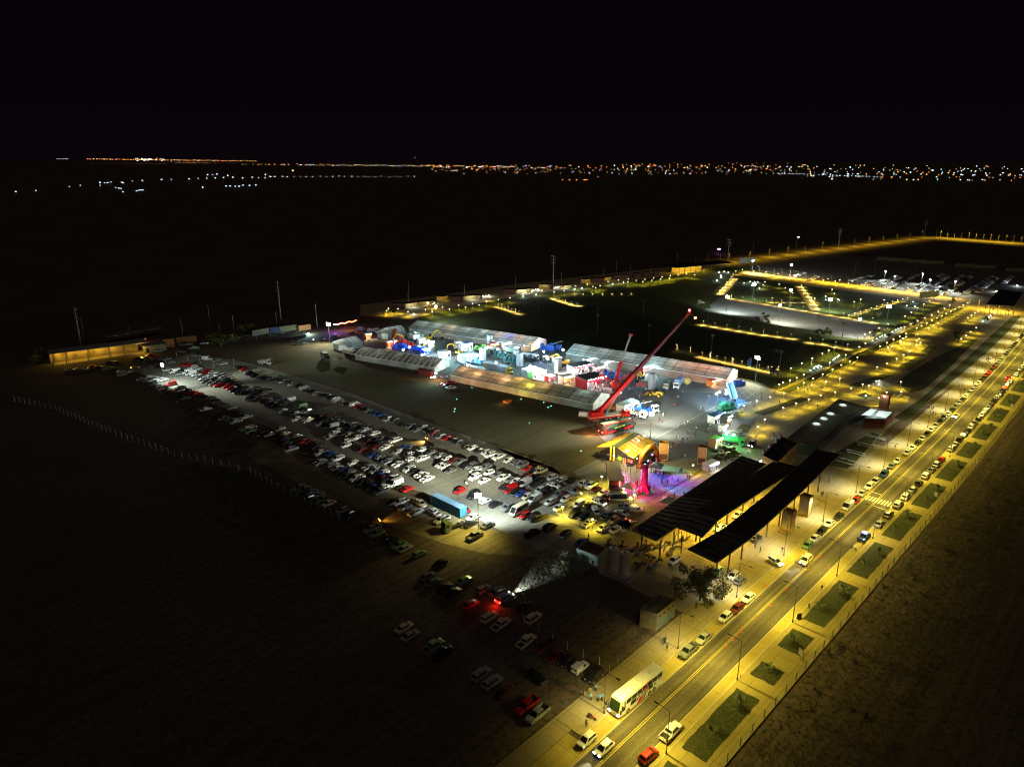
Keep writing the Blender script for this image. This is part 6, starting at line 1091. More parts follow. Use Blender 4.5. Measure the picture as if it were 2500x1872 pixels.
# ---- cranes
def crane_boom(r, pts, col, cols=None):
    for i in range(len(pts) - 1):
        a, b_ = Vector(pts[i]), Vector(pts[i + 1]); w = 1.75 * (.86 ** i); m = MB(); m.bar(a, b_, w * .72, w); m.build('boom_section', (cols or {}).get(i, col), r)
base = at('B3', 800, 1130); O = Vector((base.x, base.y, .03)); caz = az_of(at('B3', 480, 1190), at('B3', 1120, 1105))
r = thing('mobile_crane', 'huge red mobile crane with long telescopic boom raised over the fair', 'crane', tuple(O), caz)
R_ = Matrix.Rotation(rad(caz), 4, 'Z')
def loc_(P): return R_ @ (P - O)
m = MB(); m.box(-1.45, 1.45, -8.2, 8.0, 1.1, 1.75); m.build('chassis', RED, r); m = MB(); m.box(-1.5, 1.5, -8.2, 5, 1.76, 1.98); m.build('deck', mat('cream deck', (.6, .56, .45), .6), r)
wheels(r, (-1.5, 1.5), (-6.6, -4.9, -1.2, .5, 4.0, 5.7), .72, .45); cab(r, RED, 9.2, 1.35, 2.9)
MB().box(-1.5, 1.5, -7.5, -2.4, 2.0, 3.9, tx=.95, ty=.95).build('counterweight', RED, r); MB().box(-1.9, -1.0, -2.2, .1, 2.1, 4.1, tx=.85, ty=.85).build('operator_cab', GLASS, r)
tip = at('R2', 1410, 95, 0); foot = O + R_.inverted() @ Vector((.3, -4.0, 3.2))
dx = (1300 + 1412 / 3.687 - 1250) / FPX; dy = (936 - 740 - 85 / 3.687) / FPX; t_ = 288 / (CP + dy * SP); tipW = Vector((dx * t_, 288, CAM_H + (-SP + dy * CP) * t_))
fl = loc_(foot); tl = loc_(tipW)
crane_boom(r, [tuple(fl.lerp(tl, f)) for f in (0, .36, .55, .72, .87, 1.0)], mat('dark red boom', (.15, .012, .010), .45), {0: RED})
m = MB(); q = fl.lerp(tl, .24); m.cyl((q.x - .5, q.y, q.z - .4), (fl.x, fl.y + 3.0, 2.2), .28, .28); m.build('lift_cylinder', STEEL, r)
m = MB(); m.box(-.5, .5, -.5, .5, -.5, .5, 0, Matrix.Translation(tl)); m.build('boom_head', RED, r); MB().lathe([(.1, 0), (.45, .3), (.45, .7), (.1, .9)], c=tuple(tl + Vector((0, 0, .5)))).build('beacon', glow('red beacon', (1, .02, .03), 30), r); light('POINT', r, tuple(tl + Vector((0, 0, 2))), (1, .05, .05), 400, .3)
m = MB(); q = tl + R_ @ Vector((2.6, 0, -2.2)); m.bar(tl, q, .2); m.build('jib', RED, r); MB().box(-.3, .3, -.3, .3, -.3, .3, 0, Matrix.Translation(q)).build('amber_lamp', G_AMBER, r)
for s_ in (-1, 1):
    for y in (-6.2, 5.0): m = MB(); m.bar((s_ * 1.4, y, 1.3), (s_ * 4.2, y, 1.3), .3, .35); m.cyl((s_ * 4.1, y, 0), (s_ * 4.1, y, 1.3), .12); m.box(s_ * 4.1 - .5, s_ * 4.1 + .5, y - .5, y + .5, 0, .15); m.build('outrigger', mat('orange outrigger', (.65, .25, .03), .5), r)
b2 = at('B3', 920, 650); O2 = Vector((b2.x, b2.y, .03)); r = thing('mobile_crane', 'smaller red crane with grey upper boom standing upright behind', 'crane', tuple(O2), 0)
def ray_at(v, x, y, Y):
    a, b_, k = IMAGE_VIEWS[v]; dx = (a + x / k - 1250) / FPX; dy = (936 - b_ - y / k) / FPX; t_ = Y / (CP + dy * SP); return Vector((dx * t_, Y, CAM_H + (-SP + dy * CP) * t_))
j = ray_at('R2', 800, 525, b2.y + 3) - O2; tp = ray_at('R2', 885, 285, b2.y + 7) - O2
MB().box(-1.6, 1.6, -3.5, 3.5, .9, 2.0).build('chassis', RED, r); wheels(r, (-1.6, 1.6), (-2.5, 2.4), .7, .5); MB().box(-1.4, 1.4, -2.5, 1.0, 2.05, 3.6, tx=.9).build('body', RED, r)
m = MB(); m.bar((0, 0, 2.6), j, 1.0, 1.2); m.build('boom_section', RED, r); m = MB(); m.bar(j, j.lerp(tp, .97), .5, .65); m.build('boom_section', mat('grey boom', (.3, .29, .27), .5), r); MB().box(-.8, .8, -.4, .4, -.4, .5, 0, Matrix.Translation(tp)).build('boom_head', RED, r)
for e in (ray_at('B3', 690, 420, b2.y + 1), ray_at('B3', 1090, 440, b2.y + 1)): m = MB(); m.bar((0, 0, 3.0), e - O2, .5, .6); m.box(-.5, .5, -.5, .5, -.4, .5, 0, Matrix.Translation(e - O2)); m.build('side_boom', RED, r)
# ---- coaches
def coach(p, az, L, h, label, bodyc, name='coach', win=True):
    r = thing(name, label, 'bus', (p.x, p.y, .05), az); W = 1.28; m = MB(); pr = [(-L / 2, .98, h - .25), (-L / 2 + .15, 1, h), (L / 2 - 1.5, 1, h), (L / 2 - .5, .98, h - .12), (L / 2 - .12, .93, h - .6)]
    secs = []
    for y, k, zt in [(-L / 2, .96, h - .3), (-L / 2 + .12, 1, h - .05), (-L * .15, 1, h), (L / 2 - 1.6, 1, h), (L / 2 - .75, .98, h - .12), (L / 2 - .35, .94, h * .62), (L / 2 - .05, .92, h * .33), (L / 2, .86, h * .25)]:
        w = W * k; secs.append([(-w, y, .35), (w, y, .35), (w, y, zt - .28), (w * .86, y, zt), (-w * .86, y, zt), (-w, y, zt - .28)])
    m.loft(secs); m.build('body', bodyc, r)
    m = MB(); y1 = L / 2; m.add([(-W * .84, y1 - .33, h * .36), (W * .84, y1 - .33, h * .36), (W * .82, y1 - .62, h * .88), (-W * .82, y1 - .62, h * .88)], [(0, 1, 2, 3)])
    m.v = [(x, y + .30, z) if z < h * .5 else (x, y + .05, z) for x, y, z in m.v]; m.build('windscreen', mat('coach glass', (.02, .04, .025), .12), r)
    n = 7
    for s in (-1, 1):
        w = MB(); x = s * (W + .012)
        for k in range(n): a = -L / 2 + .5 + k * (L - 2.4) / n; b_ = a + (L - 2.4) / n - .1; w.add([(x, a, h * .60), (x, b_, h * .60), (x, b_, h * .86), (x, a, h * .86)], [(0, 1, 2, 3)])
        w.add([(x, L / 2 - 1.75, h * .35), (x, L / 2 - .62, h * .35), (x - s * .05, L / 2 - .8, h * .86), (x, L / 2 - 1.75, h * .86)], [(0, 1, 2, 3)]); w.build('window', mat('coach side glass', (.03, .06, .04), .12), r)
        MB().box(s * 1.0 - .22, s * 1.0 + .22, L / 2 - .04, L / 2 + .02, .75, .98).build('headlight', G_HEAD if 'police' in label else LENS, r); MB().box(s * 1.05 - .14, s * 1.05 + .14, -L / 2 - .02, -L / 2 + .03, 1.0, 1.5).build('tail_light', REDLENS if 'police' in label else G_TAIL, r)
        mm_ = MB(); mm_.bar((s * 1.2, L / 2 - .5, h * .8), (s * 1.65, L / 2 + .1, h * .62), .07); mm_.box(s * 1.65 - .12, s * 1.65 + .12, L / 2, L / 2 + .15, h * .42, h * .62); mm_.build('mirror', BLACKP, r)
    wheels(r, (-1.3, 1.3), (L / 2 - 2.6, -L / 2 + 4.3, -L / 2 + 2.9), .52, .34); return r
FONT = None
def lettering(txt, r, loc, size, col, rot, thick=.006, shear=0.0, space=1.0, bold=.0):
    cu = bpy.data.curves.new('lettering', 'FONT'); cu.body = txt; cu.size = size; cu.extrude = thick; cu.shear = shear; cu.space_character = space; cu.offset = bold; cu.align_x = 'CENTER'; cu.align_y = 'CENTER'; cu.materials.append(col)
    t_ = bpy.data.objects.new('lettering_source', cu); COL.objects.link(t_); me = bpy.data.meshes.new_from_object(t_.evaluated_get(bpy.context.evaluated_depsgraph_get())); bpy.data.objects.remove(t_); me.materials.clear(); me.materials.append(col)
    o = bpy.data.objects.new('lettering', me); COL.objects.link(o); o.parent = r; o.location = loc; o.rotation_euler = rot; return o
pf, pr_ = at('Q5', 740, 1258), at('Q5', 1116, 945); d = (pf - pr_).normalized(); n_ = Vector((d.y, -d.x, 0)); ctr = (pf + pr_) / 2 + n_ * 1.28
if (ctr - at('Q5', 900, 1000)).length > ((pf + pr_) / 2 - n_ * 1.28 - at('Q5', 900, 1000)).length: ctr = (pf + pr_) / 2 - n_ * 1.28
L = (pf - pr_).length
r = coach(ctr, az_of(pr_, pf), L, 3.75, 'white police coach with red and blue side stripes parked at the kerb', WHITEP, 'police_coach')
# the road side of the coach is local -x or +x: find it
sd = 1 if (Matrix.Rotation(rad(az_of(pr_, pf)), 4, 'Z') @ ((pf + pr_) / 2 - ctr)).x > 0 else -1
x = sd * 1.295
def side_panel(name, pts, m_, off=.0):
    b = MB(); X = sd * (1.288 + off); b.add([(X, y, z) for y, z in pts] + [(X - sd * .006, y, z) for y, z in pts], [tuple(range(len(pts))), tuple(range(2 * len(pts) - 1, len(pts) - 1, -1))]); b.build(name, m_, r)
BL2 = mat('police blue', (.015, .06, .35), .4)
side_panel('black_band', [(3.4, 1.25), (3.4, 1.95), (3.1, 2.15), (-3.3, 2.15), (-3.3, 1.4), (3.1, 1.15)], BLACKP)
side_panel('red_stripe', [(1.6, .42), (.2, .42), (-.6, 1.3), (.8, 1.3)], RED, .006); side_panel('red_stripe', [(.2, 2.2), (-1.8, 2.2), (-2.1, 2.6), (-.2, 2.6)], RED, .02); side_panel('blue_stripe', [(0, .42), (-.6, .42), (-1.5, 1.3), (-.8, 1.3)], BL2, .006); side_panel('blue_stripe', [(-1.9, 2.2), (-2.7, 2.2), (-3.3, 2.6), (-2.4, 2.6)], BL2, .02); side_panel('red_stripe', [(-1.2, 3.15), (-3.2, 3.15), (-3.2, 3.42), (-1.2, 3.42)], RED, .002)
lettering('POLICIA', r, (sd * 1.305, 0, 1.7), 1.02, WHITEP, (math.pi / 2, 0, sd * math.pi / 2), .008, .35, 1.02, .02)
lettering('911', r, (sd * 1.305, -L / 2 + 1.1, 1.85), .62, RED, (math.pi / 2, 0, sd * math.pi / 2), .006, .2); side_panel('blue_badge', [(-L / 2 + 2.9, 1.5), (-L / 2 + 2.5, 1.5), (-L / 2 + 2.4, 1.8), (-L / 2 + 2.7, 2.0), (-L / 2 + 3.0, 1.8)], BL2)
m = MB(); [m.box(-.75 + k * .3, -.6 + k * .3, 1.0, 1.45, 3.75, 3.79) for k in range(5) if k != 1]; m.build('roof_grille', BLACKP, r); m = MB(); m.box(-1.0, 1.0, -.2, 2.6, 3.70, 3.80, tx=.9, ty=.9); m.build('air_conditioner', WHITEP, r); m = MB(); m.lathe([(.7, 0), (.7, .1), (.4, .14)], c=(0, -3.2, 3.73), n=16); m.build('roof_hatch', WHITEP, r)
pf, pr_ = at('B3', 1180, 1295), at('B3', 745, 1390); L = 14.5; cc = (pf + pr_) / 2 + Vector((-.3, 1.3, 0))
r = coach(cc, az_of(pr_, pf), L, 4.1, 'black and red coach with green emblem beside the big crane', mat('black coach paint', (.02, .02, .02), .3), 'coach')
m = MB(); m.bar((1.2, -L / 2 + .2, 3.95), (1.2, L / 2 - 1.5, 4.0), .2, .3); m.bar((1.3, -L / 2, .8), (1.3, -1, .9), .04, .7); m.bar((1.3, 2.5, 1.0), (1.3, L / 2 - 1, 1.5), .04, .8); m.bar((1.3, -L / 2 + .3, .9), (1.3, -L / 2 + 2.5, 3.0), .04, .6); m.build('red_stripe', RED, r)
MB().box(-1.0, 1.0, -L / 2 + .6, L / 2 - 2, 4.1, 4.14).build('roof_panel', mat('olive roof panel', (.3, .34, .18), .7), r)
m = MB(); m.bar((1.31, -1.8, 2.0), (1.31, 2.6, 2.45), .02, .42); m.build('green_emblem', mat('lime print', (.35, .6, .1), .5), r); m = MB(); m.lathe([(.55, 0), (.55, .01)], c=(0, 0, 0), n=14); o = m.build('round_emblem', ORA, r); o.location = (1.32, .3, 2.2); o.rotation_euler = (0, math.pi / 2, 0)
light('POINT', r, (1.5, -L / 2 - 1.6, 2.6), (1, .12, .03), 500, .3, name='tail_light_glow'); light('POINT', r, (-1, -L / 2 - 3.5, 2.0), (1, .35, .12), 600, .3, name='tail_light_glow')
# ---- blue container and truck unit
c0, c1, c2_ = at('A6', 1245, 590), at('A6', 1718, 822), at('A6', 1825, 797)
d = (c1 - c0).normalized(); az = az_of(c0, c1); n_ = Vector((-d.y, d.x, 0)); ctr = (c0 + c1) / 2 + n_ * 1.25
r = thing('shipping_container', 'long blue corrugated shipping container on the lot beside the floodlight mast', 'container', (ctr.x, ctr.y, .15), az); Lc = 12.4
CB = mat('container blue', (.010, .10, .20), .5, scale=.6); m = MB(); N = 62
for sx in (-1, 1):
    for k in range(N):
        y0 = -Lc / 2 + Lc * k / N; y1 = y0 + Lc / N; xx = sx * (1.22 - (.045 if k % 2 else 0)); m.add([(xx, y0, 0.1), (xx, y1, .1), (xx, y1, 2.8), (xx, y0, 2.8)], [(0, 1, 2, 3)]); x2 = sx * (1.22 - (.045 if (k + 1) % 2 else 0)); m.add([(xx, y1, .1), (x2, y1, .1), (x2, y1, 2.8), (xx, y1, 2.8)], [(0, 1, 2, 3)])
m.build('side_wall', CB, r); MB().box(-1.2, 1.2, -Lc / 2, Lc / 2, 2.8, 2.86).build('roof', mat('pale blue roof', (.12, .22, .32), .5), r); MB().box(-1.2, 1.2, -Lc / 2, Lc / 2, 0, .1).build('floor', DARKST, r)
for sy in (-1, 1): MB().box(-1.2, 1.2, sy * Lc / 2 - .05, sy * Lc / 2 + .05, .1, 2.8).build('end_door', mat('container end', (.05, .20, .27), .5), r)
m = MB()
for sx in (-1.23, 1.23):
    for sy in (-Lc / 2, Lc / 2): m.bar((sx, sy, 0), (sx, sy, 2.88), .14)
    m.bar((sx, -Lc / 2, 2.84), (sx, Lc / 2, 2.84), .1); m.bar((sx, -Lc / 2, .05), (sx, Lc / 2, .05), .14)
for k in range(7): m.bar((-.9 + k * .3, Lc / 2 + .07, .15), (-.9 + k * .3, Lc / 2 + .07, 2.75), .04)
m.build('frame', CB, r)
truck(at('A6', 1690, 960), 235, 'dark green tractor unit standing behind the blue container', mat('olive truck', (.10, .14, .08), .5), 'flat', L=6)
# ---- inflatables, yellow marquee, stage
v0, v1, v2 = at('B5', 340, 480), at('B5', 690, 590), at('B5', 800, 470)
r = thing('yellow_marquee', 'large golden yellow marquee with a green ridge stripe', 'tent', (v1.x, v1.y, .03), 0); O = Vector((v1.x, v1.y, 0))
pts = dict(fl=(100, 330, 2.8), fr=(690, 520, 2.8), br=(1040, 260, 2.8), ridge_l=(335, 330, 5.2), rl2=(440, 350, 5.2), ridge_r=(700, 108, 5.2), rr2=(800, 125, 5.2), fl_b=(560, 120, 2.6), fr2=(800, 440, 2.8))
Q = {k: at('B5', x, y, z) - O for k, (x, y, z) in pts.items()}
GOLD = mat('golden tent cloth', (.62, .40, .02), .38, scale=1.4, var=.25); m = MB(); 
def cloth(m, a, b_, c, d, n=14, amp=.08):
    "ribbed cloth between four corners"
    V_ = []; F_ = []
    for i in range(n + 1):
        for j in range(5):
            p_ = (a.lerp(b_, i / n)).lerp(d.lerp(c, i / n), j / 4); p_ = p_ + Vector((0, 0, (-amp if i % 2 else amp) - .18 * math.sin(j / 4 * math.pi))); V_.append(p_)
    for i in range(n):
        for j in range(4): F_.append((i * 5 + j, (i + 1) * 5 + j, (i + 1) * 5 + j + 1, i * 5 + j + 1))
    m.add(V_, F_)
cloth(m, Q['rl2'], Q['rr2'], Q['br'], Q['fr']); cloth(m, Q['fl'], Q['fl_b'], Q['ridge_r'], Q['ridge_l'], 10); o = m.build('roof', GOLD, r)
m = MB(); e = Vector((0, 0, .12)); m.add([Q['ridge_l'] + e, Q['rl2'] + e, Q['rr2'] + e, Q['ridge_r'] + e], [(0, 1, 2, 3)]); m.build('ridge_stripe', mat('sage green cloth', (.10, .16, .08), .7), r)
m = MB()
def wallq(a, b_, mi, z1=2.8, z0=0): m.add([Vector((a.x, a.y, z0)), Vector((b_.x, b_.y, z0)), Vector((b_.x, b_.y, z1)), Vector((a.x, a.y, z1))], [(0, 1, 2, 3)], mi)
wallq(Q['fl'], Q['rl2'], 0, 1.2); wallq(Q['rl2'], Q['fr'], 0, 2.8); wallq(Q['fr'], Q['fr'].lerp(Q['br'], .35), 0); wallq(Q['fr'].lerp(Q['br'], .35), Q['br'], 0, 2.6)
m.build('side_wall', mat('black side cloth', (.05, .04, .02), .8), r)
m = MB(); a, b_ = Q['rl2'], Q['fr']
for u0, u1, mi in ((.05, .3, 0), (.36, .44, 1), (.48, .56, 1), (.62, .98, 2)):
    p_, q_ = a.lerp(b_, u0) + Vector((-.05, -.08, 0)), a.lerp(b_, u1) + Vector((-.05, -.08, 0)); m.add([Vector((p_.x, p_.y, 1.2 if mi != 1 else .1)), Vector((q_.x, q_.y, 1.2 if mi != 1 else .1)), Vector((q_.x, q_.y, 2.4)), Vector((p_.x, p_.y, 2.4))], [(0, 1, 2, 3)], mi)
m.build('side_panel', [mat('bright green panel', (.2, .5, .03)), mat('cream door', (.6, .5, .2)), YEL], r)
m = MB(); z_ = Q['ridge_l']; m.bar((z_.x, z_.y, 0), (z_.x, z_.y, 5.4), .5); m.bar((z_.x + 1, z_.y - .3, 0), (z_.x + 1, z_.y - .3, 5.3), .5); m.build('entrance_pillar', YEL, r)
light('POINT', r, tuple(Q['fl'].lerp(Q['fr'], .5) + Vector((1, -2.5, 1.5))), (1, .85, .35), 900, .3); light('POINT', r, tuple(Q['rl2'].lerp(Q['fr2'], .5) + Vector((4, -3, 4))), (1, .78, .25), 4200, .4); light('POINT', r, tuple(Q['fl'].lerp(Q['ridge_r'], .4) + Vector((-2, -1, 5))), (1, .78, .25), 3000, .4)
polelamp('B5', 860, 165, 4, 1500, 'bright lamp at the corner of the golden marquee', (1, .95, .8), .6)
a0, a1 = at('B5', 790, 660), at('B5', 1060, 500); mid = (a0 + a1) / 2; span = (a1 - a0).length
r = thing('inflatable_arch', 'orange inflatable arch between marquee and banner tower', 'inflatable arch', (mid.x, mid.y, .03), az_of(a0, a1) - 90); secs = []
for i in range(17):
    t = math.pi * i / 16; secs.append((-math.cos(t) * span / 2, math.sin(t) ** .75 * 5.4))
m = MB(); rings = []
for i, (xx, zz) in enumerate(secs):
    a, b_ = secs[max(0, i - 1)], secs[min(16, i + 1)]; tx_, tz_ = b_[0] - a[0], b_[1] - a[1]; l_ = math.hypot(tx_, tz_); nx, nz = -tz_ / l_, tx_ / l_; rr = .78 if i % 2 else .70
    rings.append([(xx + nx * rr * math.cos(q), rr * math.sin(q), max(.02, zz + nz * rr * math.cos(q))) for q in [2 * math.pi * k / 10 for k in range(10)]])
m.loft(rings); m.build('tube', mat('orange inflatable', (.60, .22, .02), .45), r, smooth=True)
p = at('B5', 855, 1045); r = thing('inflatable_rocket', 'tall magenta inflatable rocket with fins on a green mat', 'inflatable', (p.x, p.y, .05))
m = MB(); prof = [(.95, .5)]
for k in range(16): z = .5 + k * .47; prof += [(1.08, z + .1), (1.08, z + .38), (1.0, z + .47)]
prof += [(.85, 8.4), (.5, 8.8), (.1, 8.95)]; m.lathe(prof, n=18); m.build('body', mat('magenta inflatable', (.50, .02, .16), .35), r, smooth=True)
for k in range(4): a = k * math.pi / 2 + .5; c_, s_ = math.cos(a), math.sin(a); m = MB(); m.add([(c_ * .9 - s_ * t_, s_ * .9 + c_ * t_, z) for t_ in (-.12, .12) for z in (.3, 2.6)] + [(c_ * 2.3 - s_ * t_, s_ * 2.3 + c_ * t_, z) for t_ in (-.12, .12) for z in (0, 1.1)], [(0, 1, 5, 4), (2, 3, 7, 6), (1, 3, 7, 5), (4, 5, 7, 6), (0, 2, 6, 4)]); m.build('fin', mat('magenta inflatable', (.5, .02, .16)), r)
poly('mat', [Vector((p.x + 3.4 * math.cos(k), p.y + 2.6 * math.sin(k), 0)) for k in [2 * math.pi * i / 16 for i in range(16)]], .09, GRN)
light('POINT', r, (2.2, 1.5, 6), (1, .1, .9), 650, .3); light('POINT', r, (-1.5, -2.6, 2), (1, .05, .15), 500, .3)
# stage trailer
s0, s1 = at('B5', 372, 552, 3.7), at('B5', 432, 866, 3.7); s0.z = s1.z = 0; L = (s1 - s0).length; mid = (s0 + s1) / 2
r = thing('stage', 'open stage trailer with dark roof and magenta lit side', 'stage', (mid.x, mid.y, .03), az_of(s1, s0)); MB().box(-2.2, 2.2, -L / 2, L / 2, .5, 1.0).build('deck', DARKST, r); MB().box(-2.4, 2.0, -L / 2, L / 2, 3.5, 3.7).build('roof', mat('maroon dark roof', (.05, .025, .03), .6), r); MB().box(-2.3, -2.15, -L / 2, L / 2, 1.0, 3.49).build('back_wall', mat('stage back cloth', (.2, .17, .14), .8), r)
for y in (-L / 2 + .15, 0, L / 2 - .15): MB().box(2.0, 2.2, y - .1, y + .1, 1.0, 3.49).build('post', STEEL, r)
MB().box(1.0, 1.1, -L / 2 + 1, L / 2 - 2, 1.1, 3.4).build('screen', glow('stage screen', (1, .35, .55), 1.8), r); MB().box(-2.35, -2.31, L / 2 - 9, L / 2 - 1, 3.2, 3.9).build('red_flag', RED, r)
light('POINT', r, (2.6, -2, 3.3), (1, .15, .6), 1500, .3); light('POINT', r, (2.8, 4, 3.3), (1, .6, .7), 900, .3); light('POINT', r, (2.6, -L / 2 + 2, 2), (1, .02, .2), 700, .3)
# coloured effect spots over the dancing floor
def effect(v, x, y, col, pw, spot, label, h=6, src=('B5', 640, 560)):
    q = at(v, x, y); p = at(src[0], src[1], src[2], 0); p = q + (p - q) * min(1, 8.5 / (p - q).length); h = 8.5; r = thing('stage_light', label, 'stage light', (p.x, p.y, .03), 0, 'coloured stage lights'); MB().cyl((0, 0, 0), (0, 0, h), .06).build('pole', DARKST, r); MB().box(-.2, .2, -.25, .25, h, h + .4).build('lamp_head', DARKST, r); MB().box(-.15, .15, -.3, -.251, h + .05, h + .35).build('lens', glow('lens ' + label[:10], col, 12), r)
    light('SPOT', r, (0, 0, h + .75), col, pw, .1, aim=(q.x - p.x, q.y - p.y, -h), spot=spot, blend=.35)
effect('B5', 1150, 700, (.02, .9, .75), 8112, 42, 'turquoise stage light aimed at the dance floor', 7, ('B5', 620, 590)); effect('B5', 1000, 850, (.06, .08, 1), 18720, 48, 'deep blue stage light aimed at the dance floor', 6, ('B5', 585, 800)); effect('B5', 1400, 860, (.35, .08, 1), 14040, 40, 'violet stage light aimed at the dance floor', 7, ('B5', 600, 860)); effect('B5', 1350, 1020, (.02, .22, 1), 14040, 30, 'blue stage light for the near floor', 6, ('B5', 600, 930)); effect('B5', 1165, 1000, (.6, .85, 1), 5616, 14, 'narrow white stage light', 7, ('B5', 600, 900)); effect('B5', 1020, 1120, (1, .02, .25), 6552, 45, 'crimson stage light aimed at the dance floor', 5, ('B5', 560, 960)); effect('B5', 760, 900, (.7, .1, 1), 4992, 80, 'purple stage light aimed at the dance floor', 5, ('B5', 560, 800))
for v, x, y, c, lb in (('B5', 610, 1060, mat('peach canopy cloth', (.65, .42, .32), .6), 'small peach pagoda canopy beside the rocket'), ('B5', 1230, 1290, mat('beige canopy cloth', (.42, .38, .28), .6), 'small beige canopy at the edge of the black roof'), ('B5', 1050, 730, mat('black canopy cloth', (.02, .02, .03), .7), 'small black canopy in the turquoise light'), ('B3', 1330, 650, mat('coral canopy cloth', (.60, .12, .12), .6), 'coral red pagoda canopy with matching walls'), ('C5', 1880, 560, TARP, 'grey pagoda canopy beside the striped tent')):
    p = at(v, x, y); r = thing('pagoda_canopy', lb, 'canopy', (p.x, p.y, .03), 25, 'small pagoda canopies'); w = 1.9; m = MB(); m.add([(-w, -w, 2.3), (w, -w, 2.3), (w, w, 2.3), (-w, w, 2.3), (0, 0, 3.5)], [(0, 1, 4), (1, 2, 4), (2, 3, 4), (3, 0, 4)]); m.build('roof', c, r); m = MB()
    for a in (-w, w):
        m.box(a - .01, a + .01, -w, w, 2.0, 2.3); m.box(-w, w, a - .01, a + .01, 2.0, 2.3)
    m.build('valance', c, r)
    for a in (-w + .05, w - .05):
        for b_ in (-w + .05, w - .05): MB().cyl((a, b_, 0), (a, b_, 2.3), .04, n=6).build('leg', STEEL, r)
for i, (v, x, y) in enumerate((('B5', 942, 670), ('B5', 1038, 650), ('B5', 1036, 745), ('B5', 1140, 700), ('B5', 1105, 1200), ('B5', 1195, 1150), ('B5', 1340, 1200), ('B5', 1245, 1260), ('B5', 760, 1000), ('B5', 820, 1090))):
    p = at(v, x, y); r = thing('feather_flag', 'crimson feather flag beside a small canopy', 'flag', (p.x, p.y, .03), 30 + i * 17, 'crimson feather flags'); MB().cyl((0, 0, 0), (0, 0, 3.2), .03, n=5).build('pole', STEEL, r); m = MB(); m.loft([[(x_, -.01, z), (x_ + w_, -.01, z), (x_ + w_, .01, z), (x_, .01, z)] for x_, w_, z in ((.04, .5, .7), (.04, .6, 1.6), (.04, .55, 2.5), (.04, .2, 3.2))]); m.build('cloth', mat('crimson flag', (.5, .02, .06), .6), r)
# blue lit tipping trailer, green lit vehicle, scaffold trusses, container, ball, glider shaped kite, tractor
p = at('B4', 1290, 640); q = at('B4', 1440, 780); r = truck(p + (q - p) * .45, az_of(q, p), 'raised tipper lorry bathed in blue light', WHITEP, 'flat', L=7, name='tipper_truck'); light('POINT', r, (-3.5, -2, 7), (.06, .35, 1), 3000, .3)
m = MB(); T = Matrix.Translation((0, -3.4, 1.3)) @ Matrix.Rotation(rad(32), 4, 'X'); m.box(-1.3, 1.3, 0, 8.5, 0, .2, 0, T); m.box(-1.3, -1.2, 0, 8.5, .2, 1.6, 0, T); m.box(1.2, 1.3, 0, 8.5, .2, 1.6, 0, T); m.build('tipping_bed', mat('pale blue steel', (.45, .55, .65), .4), r); light('SPOT', r, (5, 1, 6.5), (.03, .35, 1), 9000, .3, aim=(-.6, -.5, -.8), spot=75, blend=.6); light('POINT', r, (3, 3, 6), (.2, .5, 1), 700, .3)
p = at('B4', 1270, 900); r = rig(p, 60, 'dark green lit machine below the tipper', mat('bottle green', (.02, .12, .07)), 5, 5, 8); light('POINT', r, (1, -2, 4.6), (.05, 1, .6), 500, .3)
p = at('B4', 1350, 1510); r = truck(p, 115, 'green lit vehicle with domed load near the lawn square', GRN, 'tank', GRN, 6, name='tank_truck'); light('POINT', r, (2.4, -1, 4.4), (.05, 1, .25), 1800, .25); MB().box(-.3, .3, -2, -1.4, 3.45, 3.9).box(-.3, .3, .5, 1.1, 3.45, 3.9).build('lamp', glow('green lamp', (.3, 1, .6), 25), r)
r = car('uk', at('B4', 1745, 1500, .8), 215, '', GS, near=True, lit=True, label='dark off road car with lit headlights facing the plaza'); headbeam(r, 500)
r = thing('shipping_container', 'open deep blue skip container behind the white tent end', 'container', tuple(at('B4', 1500, 450)), 70); MB().box(-1.2, 1.2, -2.6, 2.6, .1, .2).box(-1.2, -1.12, -2.6, 2.6, .2, 2.1).box(1.12, 1.2, -2.6, 2.6, .2, 2.1).box(-1.1, 1.1, -2.6, -2.5, .2, 2.1).build('body', BLU, r)
for x, y, a in ((1200, 1340, 70), (1350, 1330, 70), (1300, 1370, 75), (1450, 1395, 70), (1490, 900, 20), (1450, 960, 50), (1560, 830, 60)):
    p = at('B4', x, y); r = thing('steel_truss', 'length of bare steel truss standing at the event edge', 'truss', (p.x, p.y, .03), a, 'steel trusses'); m = MB(); L = 5
    for sy in (-.3, .3):
        for z in (.4, 1.2): m.bar((sy, -L, z), (sy, L, z), .1)
    for k in range(10): y_ = -L + k * 1.0; m.bar((-.3, y_, .4), (-.3, y_ + 1, 1.2), .07); m.bar((.3, y_, 1.2), (.3, y_ + 1, .4), .07); m.bar((-.3, y_, 1.2), (.3, y_ + 1, 1.2), .07)
    for y_ in (-L, 0, L): m.bar((-.3, y_, 0), (-.3, y_, .4), .1); m.bar((.3, y_, 0), (.3, y_, .4), .1)
    m.build('frame', mat('pale steel truss', (.4, .4, .36), .4, .4), r)
p = at('B3', 2060, 640); r = thing('advertising_ball', 'big golden ball on a pole in front of the back tent', 'ball', (p.x, p.y, .03)); MB().cyl((0, 0, 0), (0, 0, 2.2), .1).build('pole', STEEL, r); m = MB(); m.lathe([(.05, 1.9)] + [(1.6 * math.sin(t), 3.5 - 1.6 * math.cos(t)) for t in [math.pi * k / 10 for k in range(1, 10)]] + [(.05, 5.1)], n=20); m.build('ball', mat('golden ball', (.55, .38, .12), .4), r, smooth=True)
for z in (3.0, 3.9): m = MB(); m.lathe([(1.56, z), (1.6, z + .12), (1.56, z + .2)], n=20); m.build('stripe', mat('green stripe', (.12, .2, .05)), r)
